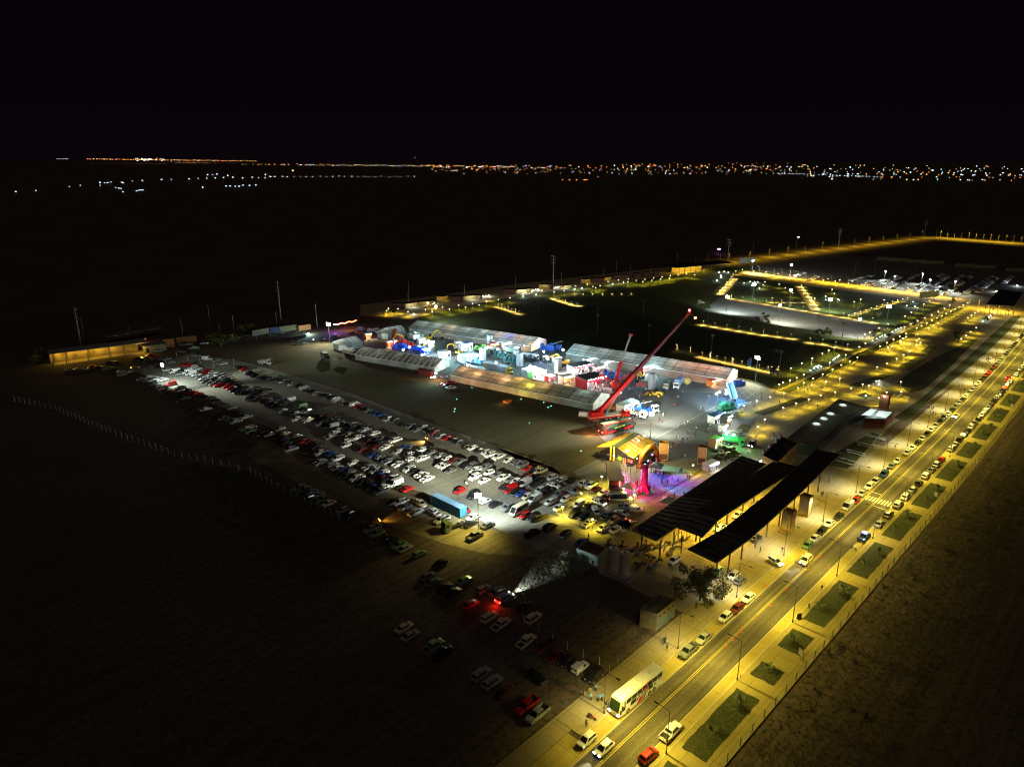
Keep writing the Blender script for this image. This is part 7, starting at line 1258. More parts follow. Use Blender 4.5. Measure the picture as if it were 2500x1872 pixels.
p = at('C6', 730, 560); r = thing('feather_banner', 'tall blue and yellow teardrop banner near the bright mast', 'banner', (p.x, p.y, .03), 20); MB().cyl((0, 0, 0), (0, 0, 5.5), .05).build('pole', STEEL, r); m = MB(); m.loft([[(x_, -.02, z), (x_ + w_, -.02, z), (x_ + w_, .02, z), (x_, .02, z)] for x_, w_, z in ((-.6, .5, 1.2), (-1.6, 1.8, 2.6), (-1.9, 2.2, 3.8), (-1.2, 1.4, 5.0), (-.4, .4, 5.5))]); m.build('cloth', mat('blue banner cloth', (.06, .13, .25), .6), r); MB().box(-1.0, -.2, -.05, .05, .9, 1.6).build('yellow_tip', YEL, r)
for v, x, y in (('C6', 1050, 620),): 
    p = at(v, x, y); r = thing('tractor', 'dark tractor parked on the grass beside two posts', 'tractor', (p.x, p.y, .03), 100); wheels(r, (-1.1, 1.1), (-1.2,), .85, .45); wheels(r, (-1, 1), (1.6,), .5, .3); MB().box(-.5, .5, -.6, 2.2, .9, 1.7).build('body', DARKST, r); MB().box(-.8, .8, -1.6, .2, 1.2, 2.8, tx=.85, ty=.85).build('cab', GLASS, r)
for v, x, y, h in (('C6', 480, 478, 2.6), ('C6', 1012, 600, 2.6), ('C6', 1100, 610, 3.0), ('C3', 278, 1410, 3), ('C3', 293, 1412, 2.6), ('C3', 470, 1440, 2.6), ('C6', 188, 415, 3), ('C1', 1800, 395, 2.4), ('C1', 1883, 430, 2.6), ('C1', 1983, 470, 2.8), ('C2', 48, 800, 2.4), ('C3', 962, 530, 2.4), ('C3', 1020, 450, 2.4), ('C3', 870, 640, 2.4), ('C3', 1047, 420, 2.4)):
    p = at(v, x, y); r = thing('pillar_light', 'pale pillar with light slot beside the footpath', 'lamp', (p.x, p.y, .03), 0, 'pillar lights'); MB().box(-.14, .14, -.14, .14, 0, h).build('pillar', mat('pale pillar', (.5, .42, .3), .7), r); MB().box(-.2, .2, -.2, .2, h + .003, h + .12).build('lens', glow('pillar lens', (1, .8, .4), 1.5), r); light('POINT', r, (.4, -.4, 1.2), (1, .7, .2), 60, .1)
p = at('R2', 1100, 880, 0); q = at('B4', 1170, 1000)
# small flag and goal frame on the far court
p = at('C3', 565, 860); r = thing('flag', 'small cream flag by the far court', 'flag', (p.x, p.y, 0)); MB().cyl((0, 0, 0), (0, 0, 7), .1).build('pole', STEEL, r); MB().add([(.1, 0, 7), (.1, 0, 3.5), (5, 0, 4.5)], [(0, 1, 2)]).build('cloth', mat('cream cloth', (.5, .48, .3)), r)
p = at('C4', 1180, 500); r = thing('billboard', 'grey green billboard at the corner of the far lot', 'billboard', (p.x, p.y, 0), -20); MB().box(-9, 9, 0, .3, 2, 6.5).build('panel', mat('billboard panel', (.2, .24, .17)), r); MB().box(-6, -5.7, 0, .3, 0, 2).box(5.7, 6, 0, .3, 0, 2).build('post', STEEL, r)
p = at('C3', 1235, 262); r = thing('billboard', 'dim grey billboard on the back road', 'billboard', (p.x, p.y, 0), -20); MB().box(-9, 9, 0, .3, 2, 7).build('panel', mat('dim panel', (.25, .3, .25)), r); MB().box(-6, -5.7, 0, .3, 0, 2).box(5.7, 6, 0, .3, 0, 2).build('post', STEEL, r)
# ================================================================ PEOPLE
def person_mesh(pose):
    "one continuous skinned body; returns mesh with slots skin, shirt, trousers, hair, shoe"
    g_ = {'stand': (0, 0, .06, .05), 'walk': (.30, -.28, .22, -.2), 'reach': (.05, -.05, .5, .05)}[pose]
    f1, f2, a1, a2 = g_
    J = {'pel': (0, 0, .95), 'chest': (0, 0, 1.25), 'sh': (0, 0, 1.42), 'neck': (0, .0, 1.52), 'head': (0, .02, 1.64), 'crown': (0, .01, 1.75), 'nose': (0, .09, 1.63),
         'hl': (-.10, 0, .90), 'kl': (-.11, f1 * .55 + .03, .50), 'al': (-.11, f1 - .04, .09), 'tl': (-.12, f1 + .14, .05), 'hr': (.10, 0, .90), 'kr': (.11, f2 * .45 + .05, .50), 'ar': (.11, f2 - .06, .11), 'tr': (.12, f2 + .10, .05),
         'sl': (-.19, 0, 1.41), 'el': (-.25, -a1 * .4, 1.13), 'wl': (-.26, a1 * .5, .89), 'fl': (-.25, a1 * .6 + .02, .80), 'sr': (.19, 0, 1.41), 'er': (.25, a1 * .5, 1.14), 'wr': (.24, a1 + .1, .95), 'fr': (.22, a1 + .17, .88)}
    E = [('pel', 'chest'), ('chest', 'sh'), ('sh', 'neck'), ('neck', 'head'), ('head', 'crown'), ('head', 'nose'), ('pel', 'hl'), ('hl', 'kl'), ('kl', 'al'), ('al', 'tl'), ('pel', 'hr'), ('hr', 'kr'), ('kr', 'ar'), ('ar', 'tr'), ('sh', 'sl'), ('sl', 'el'), ('el', 'wl'), ('wl', 'fl'), ('sh', 'sr'), ('sr', 'er'), ('er', 'wr'), ('wr', 'fr')]
    R = dict(pel=(.16, .12), chest=(.17, .11), sh=(.13, .09), neck=(.055, .055), head=(.085, .10), crown=(.06, .07), nose=(.02, .02), hl=(.10, .11), kl=(.065, .07), al=(.045, .05), tl=(.04, .035), hr=(.10, .11), kr=(.065, .07), ar=(.045, .05), tr=(.04, .035), sl=(.07, .07), el=(.045, .045), wl=(.032, .032), fl=(.03, .02), sr=(.07, .07), er=(.045, .045), wr=(.032, .032), fr=(.03, .02))
    names = list(J); me = bpy.data.meshes.new('person_cage'); me.from_pydata([J[n] for n in names], [(names.index(a), names.index(b)) for a, b in E], [])
    o = bpy.data.objects.new('person_cage', me); COL.objects.link(o); md = o.modifiers.new('skin', 'SKIN')
    for i, n in enumerate(names): me.skin_vertices[0].data[i].radius = R[n]; me.skin_vertices[0].data[i].use_root = (n == 'pel')
    s = o.modifiers.new('sub', 'SUBSURF'); s.levels = 1; s.render_levels = 1
    dg = bpy.context.evaluated_depsgraph_get(); out = bpy.data.meshes.new_from_object(o.evaluated_get(dg)); bpy.data.objects.remove(o); out.name = 'person_' + pose
    out.materials.clear()
    for m_ in (SKIN, SHIRTS[0], TROUS[0], HAIR, BLACKP): out.materials.append(m_)
    for p_ in out.polygons:
        c = p_.center
        if c.z > 1.70 or (c.z > 1.56 and c.y < -.01 and abs(c.x) < .12): k = 3
        elif c.z > 1.50: k = 0
        elif abs(c.x) > .215 and c.z < 1.08: k = 0
        elif c.z > .96: k = 1
        elif c.z < .085: k = 4
        else: k = 2
        p_.material_index = k
    return out
SKIN = mat('skin', (.35, .20, .13), .6); HAIR = mat('dark hair', (.015, .01, .008), .6)
SHC = {'white': (.7, .7, .68), 'dark': (.03, .03, .035), 'red': (.45, .03, .03), 'light blue': (.15, .42, .70), 'blue': (.03, .07, .25), 'grey': (.2, .2, .2), 'yellow green': (.4, .6, .05), 'maroon': (.15, .02, .03)}
SHIRTS = [mat('shirt ' + k, c, .85) for k, c in SHC.items()]; SHK = list(SHC); TROUS = [mat('dark trousers', (.02, .022, .03), .85), mat('blue jeans', (.05, .08, .14), .85), mat('light trousers', (.3, .27, .2), .85)]
PM = {k: person_mesh(k) for k in ('stand', 'walk', 'reach')}
PN = [0]
def person(v, x, y, shirt, where, group, pose=None, az=None, tr=None):
    rg = random.Random(int(x * 3 + y * 11)); pose = pose or rg.choice(['stand', 'walk', 'walk', 'reach']); p = at(v, x, y)
    o = bpy.data.objects.new('person', PM[pose]); COL.objects.link(o); o.location = (p.x, p.y, .06 if v not in ('Q5', 'Q6') else .14); o.rotation_euler[2] = rg.uniform(0, 6.28) if az is None else -rad(az); s = rg.uniform(.96, 1.06); o.scale = (s, s, s)
    o.material_slots[1].link = 'OBJECT'; o.material_slots[1].material = MATS['shirt ' + shirt]; o.material_slots[2].link = 'OBJECT'; o.material_slots[2].material = TROUS[tr if tr is not None else rg.choice([0, 0, 1, 2])]
    act = {'stand': 'standing', 'walk': 'walking', 'reach': 'gesturing'}[pose]
    tag(o, f"person in {shirt} {act} {where}", 'person', group); PN[0] += 1; return o
def people(v, xs, where, group, cols=('dark', 'white', 'dark', 'red', 'grey', 'blue', 'dark', 'white')):
    for i in range(0, len(xs), 2): rg = random.Random(int(xs[i])); person(v, xs[i], xs[i + 1], cols[(i // 2) % len(cols)], where, group)
people('Q5', [545, 1015, 500, 1088, 555, 1100, 580, 1095, 598, 1095], 'in the police group beside the coach', 'police officers by the coach', ('light blue',)); person('Q5', 440, 1055, 'grey', 'at the edge of the police group', 'police officers by the coach'); person('Q5', 490, 1040, 'yellow green', 'in the police group beside the coach', 'police officers by the coach')
people('Q5', [460, 1312], 'near the red motorcycle on the pavement', 'people on the pavement', ('grey',)); people('Q5', [1125, 610, 1150, 655, 1138, 600], 'near the kiosk building', 'people on the pavement', ('blue', 'light blue', 'dark')); person('Q5', 1400, 305, 'maroon', 'under the tree', 'people on the pavement')
people('Q2', [942, 915, 1140, 920, 1275, 865, 1375, 1050, 1490, 415, 1505, 410, 1862, 855, 258, 420], 'on the forecourt or road', 'people on the forecourt', ('dark', 'dark', 'grey', 'red', 'dark', 'maroon', 'blue', 'grey')); people('Q6', [427, 672, 342, 795], 'on the lawn side pavement', 'people on the pavement', ('dark',)); people('Q2', [207, 745], 'under the canopy', 'people under the canopy', ('red',))
people('C8', [772, 525, 800, 582, 845, 590, 380, 815, 405, 818, 425, 830, 300, 885, 395, 905, 425, 905, 455, 910, 1010, 205, 1030, 208, 1055, 210, 1150, 155, 1175, 160, 1200, 160, 1165, 205, 1190, 210, 1088, 260, 810, 575], 'on the bluish lit promenade', 'people on the promenade'); people('B8', [1735, 500, 1850, 630, 1660, 460, 1080, 850], 'near the long benches', 'people on the promenade', ('dark',))
people('B4', [280, 665, 405, 700, 410, 815, 350, 850, 490, 600, 955, 650, 975, 655, 820, 895, 845, 900, 140, 1010, 65, 1100, 105, 1130, 435, 1215, 455, 1210, 490, 1195, 520, 1180, 550, 1165, 580, 1150, 640, 1140, 580, 1320, 610, 1325, 700, 1345, 708, 1385, 730, 1265, 845, 1210, 985, 1215, 890, 1295, 920, 1300, 950, 1290, 905, 1160, 380, 1440, 405, 1450, 490, 1460, 580, 1430, 635, 1440, 360, 1550, 420, 1545, 1075, 1130, 1115, 1120], 'on the open fair square', 'people on the fair square')
people('B5', [1460, 520, 1510, 515, 1690, 430, 1565, 605, 1390, 730, 1430, 745, 1455, 750, 1140, 800, 1165, 800, 1085, 800, 1230, 920, 1305, 880, 1400, 895, 1140, 900, 1145, 940, 920, 975, 945, 970, 960, 1000, 1015, 1010, 1545, 840, 1580, 850, 1495, 1120, 760, 1160, 590, 890, 1320, 330, 1290, 385], 'near the coloured stage lights', 'people by the stage')
people('B3', [1120, 680, 1145, 690, 1300, 700, 1330, 760, 1305, 790, 1335, 830, 1400, 800, 1375, 880, 1425, 870, 1410, 690, 1240, 640, 1820, 770, 700, 690, 720, 700, 745, 705, 770, 700, 660, 690, 640, 670, 610, 660, 240, 560, 200, 590, 160, 580], 'between the fair stands', 'people between the stands')
people('B1', [1720, 330, 1745, 335, 1770, 340, 1800, 350, 1830, 370, 1860, 375, 1900, 320, 1930, 330, 1650, 270, 1420, 240, 1390, 230, 800, 310, 825, 312, 870, 315, 985, 310, 660, 370, 640, 375, 1150, 310, 1300, 215, 1330, 225, 1800, 950, 1830, 960, 1860, 965, 1900, 950, 1930, 930, 1710, 500, 1690, 510], 'among stands near the left tents', 'people between the stands')
people('B2', [870, 450, 900, 470, 920, 430, 940, 460, 1780, 740, 1800, 760, 1850, 730, 1020, 780, 1040, 800, 1000, 800, 1800, 900, 1830, 930, 1860, 960, 160, 500, 600, 370, 560, 380, 2010, 760], 'between machines and stands', 'people between the stands')
people('C6', [872, 925, 878, 990, 1053, 900, 1190, 1190, 1632, 1090, 1460, 880, 1492, 855, 1790, 660, 770, 1330, 160, 930, 1120, 1015, 1225, 985], 'on the yellow plaza', 'people on the plaza', ('dark', 'dark', 'grey', 'white')); people('C1', [215, 510, 255, 495, 292, 495, 415, 540, 430, 540, 888, 525, 1748, 375], 'on the gate promenade', 'people on the plaza', ('dark',)); people('C2', [500, 605, 105, 660, 340, 620], 'on the promenade edge', 'people on the plaza', ('dark',))
people('A1', [1718, 430, 1625, 355, 1640, 350], 'on the lane of the upper lot', 'people in the lot', ('dark', 'dark', 'yellow green')); people('B7', [1155, 1000], 'in front of the entrance portal', 'people in the lot', ('dark',)); people('A5', [375, 700, 395, 710], 'on the bright slabs', 'people in the lot', ('white',)); people('B6', [370, 500, 715, 560, 680, 590, 1150, 620, 910, 600, 1280, 590], 'among the motorcycles', 'people in the lot', ('dark',))
g9 = random.Random(31)
for k in range(70):
    f = g9.random(); x = 30 + 2150 * f; y = 330 + 250 * f + g9.uniform(0, 330)
    person('B2', x, y, g9.choice(['dark', 'white', 'dark', 'grey', 'red', 'light blue', 'dark', 'white']), 'in the crowd between the long tents', 'people between the stands')
for k in range(26):
    person('B3', g9.uniform(200, 1400), g9.uniform(640, 900) if k % 2 else g9.uniform(330, 420), g9.choice(['dark', 'white', 'dark', 'grey', 'red']), 'in the crowd by the crimson stands', 'people between the stands')
for v, x, y, lb, c in (('B2', 640, 440, 'small white pavilion in the machine yard', WHT), ('B2', 1150, 440, 'small grey pavilion behind the tanker', TARP), ('B2', 200, 590, 'low white stall near the striped tent gap', WHT), ('B2', 1620, 870, 'small peach stall beside the green ended stand', mat('peach wall', (.7, .5, .35))), ('B2', 1780, 960, 'narrow red stall at the edge of the front tent', RED), ('B2', 1900, 620, 'small white stall behind the orange excavator', WHT),
                          ('B1', 1560, 560, 'blue white stall behind the striped tent', BLU), ('B1', 1330, 300, 'green topped stall near the white lorry', mat('pale green paint', (.35, .5, .42))), ('B1', 1480, 380, 'white stall among the cranes', WHT), ('B3', 480, 250, 'white stall against the right back tent', WHT), ('B3', 760, 300, 'grey stall with pale front by the back tent', TARP), ('B3', 1130, 300, 'white stall with cold lamp by the back tent', WHT), ('B2', 1000, 360, 'white stall at the curved wall of the back tent', WHT)):
    stand(v, x, y, 3.6, 3, 2.7, -34, lb, c, WHT if c is not WHT else TARP, (.85, .95, 1), 700, spotn=3)
# ---- motorcycles
def motorcycle(p, az, label, col):
    r = thing('motorcycle', label, 'motorcycle', (p.x, p.y, .05), az, 'motorcycles')
    for y in (-.65, .68): m = MB(); m.cyl((-.05, y, .3), (.05, y, .3), .3, n=12, mi=0); m.cyl((-.055, y, .3), (.055, y, .3), .17, n=8, mi=1); m.build('wheel', [TYRE, RIM], r)
    m = MB(); m.box(-.13, .13, -.35, .3, .4, .8, tx=.8, ty=.9); m.bar((0, .68, .3), (0, .42, .95), .07); m.bar((0, -.65, .3), (0, -.2, .5), .08); m.build('body', col, r); m = MB(); m.box(-.13, .13, -.75, .0, .78, .88, ty=.9); m.build('seat', BLACKP, r); m = MB(); m.bar((-.35, .4, 1.02), (.35, .4, 1.02), .04); m.build('handlebar', STEEL, r); return r
MCC = [('black', BLACKP), ('red', RED), ('grey', mat('grey bike paint', (.2, .2, .2))), ('blue', BLU), ('dark', DARKST)]
mcs = [(620, 610), (660, 590), (700, 580), (745, 600), (880, 610), (905, 600), (940, 625), (930, 690), (1010, 690), (1060, 660), (1090, 670), (1140, 620), (1165, 640), (1250, 620), (1270, 640), (1290, 650), (1310, 640), (1330, 660), (1350, 650), (1240, 600), (1300, 610), (1370, 600), (1380, 580), (1420, 620), (1440, 640), (1470, 600), (1540, 520), (1550, 610), (1580, 640), (1620, 550), (1640, 570), (1670, 560), (1690, 650), (1680, 670), (1780, 620), (1640, 710), (1650, 720), (1130, 750), (1160, 740), (1250, 730), (1300, 750), (1340, 760), (1370, 780), (1400, 800), (1480, 820), (1500, 830), (1420, 870), (1380, 900), (1330, 950), (1350, 970), (1130, 880), (1160, 900), (1200, 880), (1230, 900), (1170, 930), (1240, 880)]
for i, (x, y) in enumerate(mcs):
    n_, c_ = MCC[i % 5]; p = at('B6', x, y, .4); motorcycle(p, 20 + (i * 37) % 60, f'{n_} motorcycle parked near the canopy and water tanks', c_)
p = at('Q5', 507, 1225, .4); motorcycle(p, 130, 'red motorcycle parked on the near pavement', RED); p = at('Q2', 1785, 875, .4); motorcycle(p, 160, 'white police motorcycle behind the blue lit pickup', WHITEP)
# ---- traffic cones and boards
CO = mat('cone orange', (.75, .13, .02), .5)
for v, x, y in (('Q5', 1658, 620), ('Q5', 1713, 570), ('Q5', 1748, 535), ('Q5', 1787, 500), ('Q5', 1790, 475), ('Q5', 1912, 388), ('Q5', 2030, 275), ('Q5', 1778, 890), ('Q5', 1997, 105), ('Q2', 1024, 1395), ('Q2', 1168, 1250), ('Q2', 990, 1220), ('Q2', 1258, 1008), ('Q2', 1340, 935), ('Q2', 1487, 950), ('Q2', 1500, 1135), ('Q2', 1567, 1065), ('Q2', 1647, 800), ('Q2', 1793, 655), ('Q2', 1916, 540), ('Q2', 1375, 1065)):
    p = at(v, x, y); r = thing('traffic_cone', 'orange traffic cone on the avenue', 'traffic cone', (p.x, p.y, .06), 0, 'traffic cones'); MB().box(-.2, .2, -.2, .2, 0, .04).build('base', CO, r); m = MB(); m.lathe([(.15, .04), (.11, .35), (.09, .5), (.04, .8), (.02, .82)], n=12); m.build('body', CO, r); m = MB(); m.lathe([(.118, .34), (.095, .5)], n=12); m.build('band', mat('reflective band', (.6, .6, .55), .3), r)
p = at('Q6', 277, 862); r = thing('sandwich_board', 'small dark sandwich board on the lawn side pavement', 'sign', (p.x, p.y, .14), AZR - 60); m = MB(); m.add([(-.5, -.3, 0), (.5, -.3, 0), (.5, 0, 1.5), (-.5, 0, 1.5), (-.5, .3, 0), (.5, .3, 0)], [(0, 1, 2, 3), (3, 2, 5, 4)]); m.build('board', DARKST, r)
p = at('Q2', 600, 1330); r = thing('light_box_sign', 'upright black sign box with white lit symbols under the tree', 'sign', (p.x, p.y, .05), AZR + 60); MB().box(-.6, .6, -.15, .15, 0, 3.0).build('housing', BLACKP, r); m = MB(); [m.box(-.4, .4, s_ * .155 - .003, s_ * .155 + .003, .5 + k * .8, 1.0 + k * .8) for k in range(3) for s_ in (-1, 1)]; m.build('lit_symbol', glow('lit symbols', (.9, .9, 1), 2.5), r); light('POINT', r, (1.0, -1.2, 1.5), (.8, .85, 1), 90, .2)
for v, x, y in (('Q6', 290, 1105), ('Q6', 1200, 35), ('C8', 1490, 800)):
    p = at(v, x, y); o = MB().loft([[(-.1, -.6, 0), (.1, -.6, 0), (.1, .6, 0), (-.1, .6, 0)], [(-.1, -.5, 1.2), (.1, -.5, 1.2), (.1, .6, 1.5), (-.1, .6, 1.5)]]).build('concrete_marker', CONC, None, (p.x, p.y, .14), .4); tag(o, 'pale concrete marker standing in a lawn bed', 'marker', 'concrete markers')
# ---- fences
def fence(pts, sp, h, label, post_m, wire=True, lean=.0, group=None, z=0.0, mesh_rail=False):
    P = [Vector(p_) for p_ in pts]; o0 = P[0]; r = thing('fence', label, 'fence', (o0.x, o0.y, z), 0, group); tot = 0; n = 0
    w = MB()
    for i in range(len(P) - 1):
        a, b_ = P[i] - o0, P[i + 1] - o0; L = (b_ - a).length; k = max(1, int(L / sp)); a.z = b_.z = 0
        for j in range(k):
            q = a.lerp(b_, j / k); n += 1
            if n > 95: continue
            m = MB(); m.bar((q.x, q.y, 0), (q.x, q.y, h), .13); 
            if lean: d_ = (b_ - a).normalized(); m.bar((q.x, q.y, h), (q.x + d_.y * .4, q.y - d_.x * .4, h + .35), .11)
            m.build('post', post_m, r)
        if wire:
            for zz in ((.4, .9, 1.4, 1.9) if not mesh_rail else (.15, h * .5, h)): w.bar((a.x, a.y, zz), (b_.x, b_.y, zz), .012 if not mesh_rail else .05)
    if w.v: w.build('wire', STEEL, r)
    return r
FP = mat('pale concrete post', (.42, .43, .38), .85)
fence([at('R4', 100, 940), at('R4', 380, 1000), at('R4', 750, 1160), at('R4', 1180, 1310), at('P', 520, 1133), at('A3', 40, 755)], 3.2, 2.2, 'post and wire fence fading into the scrub on the dark side', FP, lean=1)
fence([at('A3', 80, 760), at('A3', 420, 960), at('A3', 730, 1120), at('A3', 1050, 1285), at('A3', 1360, 1440), at('R5', 840, 1190), at('R5', 885, 1225)], 2.7, 2.2, 'wire fence of leaning concrete posts behind the parked cars', FP, lean=1)
fence([at('A8', 1160, 510), at('A8', 1450, 660), at('A8', 1740, 840), at('A8', 2060, 1000), at('Q5', 655, 845)], 2.9, 2.0, 'wire fence of concrete posts on the foreground dirt lot', FP, lean=1)
fence([at('Q5', 655, 845), at('Q5', 800, 690), at('Q5', 940, 600), at('Q5', 1060, 510)], 3, 2.0, 'short fence between pavement and dark yard', mat('dim posts', (.2, .18, .12)))
fence([rd(-20, 14.8), rd(60, 14.9), rd(130, 14.6), rd(230, 14.6), rd(330, 14.6)], 4.3, 1.9, 'long wire mesh fence on the outer edge of the lawn pavement', mat('rust post', (.12, .08, .05)), mesh_rail=True, z=.14)
fence([at('A1', 820, 330), at('A1', 985, 205), at('A1', 1165, 270), at('A1', 1360, 305), at('A1', 1580, 385), at('A1', 1895, 310), at('A1', 2160, 260)], 14, 2.6, 'tall thin posts around the upper lane', FP, wire=False)
fence([at('C5', 640, 345), at('C5', 1000, 300), at('C5', 1440, 225), at('C5', 1480, 240)], 7, 2.4, 'pale topped fence at the upper lot edge', FP, mesh_rail=True)
fence([at('B6', 1090, 1060), at('B6', 1420, 1150), at('B6', 1600, 1230)], 4, 2, 'thin fence between forecourt and dark yard', mat('dim posts', (.2, .18, .12)))
# ---- trees, bushes, bed plants
def leaf_cloud(m, c, rx, ry, rz_, n, sz, rg, mats=2, shell=.45):
    for _ in range(n):
        while True:
            d = Vector((rg.uniform(-1, 1), rg.uniform(-1, 1), rg.uniform(-1, 1)))
            if .05 < d.length < 1: break
        rr = shell + (1 - shell) * rg.random(); d.normalize(); q = Vector((c[0] + d.x * rx * rr, c[1] + d.y * ry * rr, c[2] + d.z * rz_ * rr))
        a = Vector((rg.uniform(-1, 1), rg.uniform(-1, 1), rg.uniform(-.6, 1))).normalized(); b_ = a.orthogonal().normalized(); c2 = a.cross(b_); s = sz * rg.uniform(.5, 1.2)
        m.add([q + b_ * s, q + c2 * s * .5, q - b_ * s, q - c2 * s * .5], [(0, 1, 2, 3)], rg.randrange(mats))
LM = [mat('leaf dark', (.05, .07, .015), .7, var=.5), mat('leaf mid', (.09, .11, .025), .7, var=.5), mat('leaf dry', (.10, .085, .035), .8, var=.4)]
def tree(p, h, rw, label, clumps=9, leaves=260, sz=.28, seed=1, name='broadleaf_tree', mats=LM, group=None, trunk=.16):
    rg = random.Random(seed); r = thing(name, label, 'tree', (p.x, p.y, .0), 0, group); m = MB(); m.cyl((0, 0, 0), (.1, 0, h * .35), trunk * h / 6, trunk * .7 * h / 6, 8); cr = MB()
    for k in range(clumps):
        a = 2 * math.pi * k / clumps * (2.4 if clumps > 12 else 1) + rg.uniform(-.4, .4); rr = rw * rg.uniform(.2, .85 if clumps > 12 else .72); z = h * (rg.uniform(.35, .95) - (.25 * rr / rw if clumps > 12 else 0)); c = (math.cos(a) * rr, math.sin(a) * rr, z)
        m.cyl((.1, 0, h * .33), (c[0], c[1], c[2] * .95), trunk * .4 * h / 6, .03, 5); leaf_cloud(cr, c, rw * (.42 if clumps < 13 else rg.uniform(.16, .3)), rw * (.42 if clumps < 13 else rg.uniform(.16, .3)), h * (.17 if clumps < 13 else rg.uniform(.10, .22)), leaves, sz, rg, len(mats))
    leaf_cloud(cr, (0, 0, h * .78), rw * .5, rw * .5, h * .2, leaves, sz, rg, len(mats)); m.build('trunk', BARK, r); cr.build('crown', mats, r); return r
tree(at('Q2', 400, 1350), 8.6, 7.0, 'large drooping dark tree in front of the canopy corner', 27, 210, .27, 5)
tree(at('R2', 1340, 545), 3, 1.6, 'small green tree behind the right back tent', 5, 90, .22, 2, group='small trees'); tree(at('R2', 1450, 555), 3.4, 2.0, 'rounded green tree behind the right back tent', 5, 90, .22, 3, group='small trees'); tree(at('R2', 1790, 625), 3.2, 1.8, 'light green tree behind the bright tent end', 5, 90, .22, 4, group='small trees'); tree(at('R2', 1690, 600), 3.0, 1.8, 'low tree in the shade behind the tent', 5, 90, .22, 6, group='small trees')
for i, (v, x, y, h) in enumerate((('C3', 1000, 1070, 4), ('C3', 1130, 1075, 3), ('C3', 1380, 1040, 4), ('C3', 1485, 1045, 5), ('C3', 1520, 1060, 3), ('C4', 590, 925, 6), ('C4', 1430, 560, 7), ('C4', 550, 690, 5), ('C4', 640, 705, 5), ('C4', 1010, 805, 5), ('C4', 30, 890, 4), ('C4', 70, 890, 5), ('C4', 110, 900, 4), ('C4', 1500, 960, 7), ('C4', 1460, 945, 6), ('C4', 740, 930, 4), ('C1', 345, 500, 4), ('C1', 1520, 300, 4), ('C4', 1090, 730, 4), ('C3', 2170, 1240, 5), ('R3', 1950, 0 + 790, 4))):
    tree(at(v, x, y), h, h * .42, 'small dark tree standing in the park', 5, 60, .35, 20 + i, group='park trees')
for i, (v, x, y) in enumerate((('C5', 560, 380), ('C5', 590, 350), ('C5', 660, 370), ('C5', 700, 360), ('C5', 740, 370), ('C5', 620, 400), ('C5', 850, 250), ('C5', 930, 240), ('C5', 520, 350), ('C5', 770, 350), ('B7', 60, 960), ('B7', 110, 900), ('B7', 30, 1000))): tree(at(v, x, y), 5.5, 3.2, 'unlit bushy tree at the edge of the upper lot', 6, 60, .4, 60 + i, group='unlit trees')
for i, (x, y) in enumerate(((1300, 660), (1340, 640), (1380, 640), (1420, 650), (1460, 660), (1360, 700), (1400, 710), (1440, 700), (1320, 720), (1480, 690))):
    tree(at('Q1', x, y + 45), 2.6, 1.7, 'dark shrub in the planted corner by the black canopy', 5, 80, .22, 90 + i, 'shrub', group='shrubs by the canopy', trunk=.08)
rg = random.Random(12)
def palm(p, label, h=1.6, rw=1.5):
    r = thing('palm_shrub', label, 'plant', (p.x, p.y, .15), 0, 'palm like plants in the lawn beds'); MB().cyl((0, 0, 0), (0, 0, h * .45), .12, .10).build('trunk', BARK, r); m = MB()
    for k in range(22):
        a = 6.28 * k / 22 + rg.uniform(-.1, .1); l = rw * rg.uniform(.75, 1.1); up = rg.uniform(.3, 1.2); A = Vector((0, 0, h * .45)); B = Vector((math.cos(a) * l * .6, math.sin(a) * l * .6, h * .45 + up * .8)); C_ = Vector((math.cos(a) * l, math.sin(a) * l, h * .45 + up * .3)); n_ = Vector((-math.sin(a), math.cos(a), 0)) * .13
        m.add([A - n_ * .4, A + n_ * .4, B + n_, B - n_, C_], [(0, 1, 2, 3), (3, 2, 4)])
    m.build('fronds', LM[0], r); return r
for i, (a, b_) in enumerate(BEDS):
    for k in range(2 if b_ - a > 10 else 1): palm(rd(a + (b_ - a) * (.28 + .5 * k if b_ - a > 10 else .5) + rg.uniform(-1, 1), 10 + rg.uniform(-.7, .9)), 'spiky dark plant in a lawn bed beside the avenue', rg.uniform(1.3, 2.2), rg.uniform(1.1, 1.9))
# scrub: individual bushes along the fence, rough dry grass in the headlight beam, ground cover stuff
for i in range(46):
    f = rg.random(); p = at('P', 560 + 260 * f + rg.uniform(-70, 40), 1165 + 150 * f + rg.uniform(-30, 90)); h = rg.uniform(.8, 2.4)
    r = thing('bush', 'ragged dry bush in the scrub beyond the wire fence', 'bush', (p.x, p.y, 0), 0, 'bushes in the scrub'); m = MB()
    for k in range(4): leaf_cloud(m, (rg.uniform(-1, 1) * h * .6, rg.uniform(-1, 1) * h * .6, h * rg.uniform(.3, .55)), h * .6, h * .6, h * .4, 55, .2, rg, 3, .3)
    m.build('foliage', LM, r)
for v, x, y, h in (('Q4', 1570, 150, 2.6), ('Q4', 1640, 60, 2.2), ('Q4', 1780, 160, 1.8), ('R6', 1060, 1140, 1.8), ('R6', 1010, 1290, 2.4), ('R6', 1270, 1290, 1.6)):
    p = at(v, x, y); r = thing('bush', 'pale leafy bush near the pump house', 'bush', (p.x, p.y, 0), 0, 'bushes near the pump house'); m = MB()
    for k in range(5): leaf_cloud(m, (rg.uniform(-1, 1) * h * .7, rg.uniform(-1, 1) * h * .7, h * rg.uniform(.3, .6)), h * .6, h * .6, h * .45, 70, .2, rg, 3, .3)
    m.build('foliage', [LM[1], LM[2], mat('leaf pale', (.2, .19, .12), .8)], r)
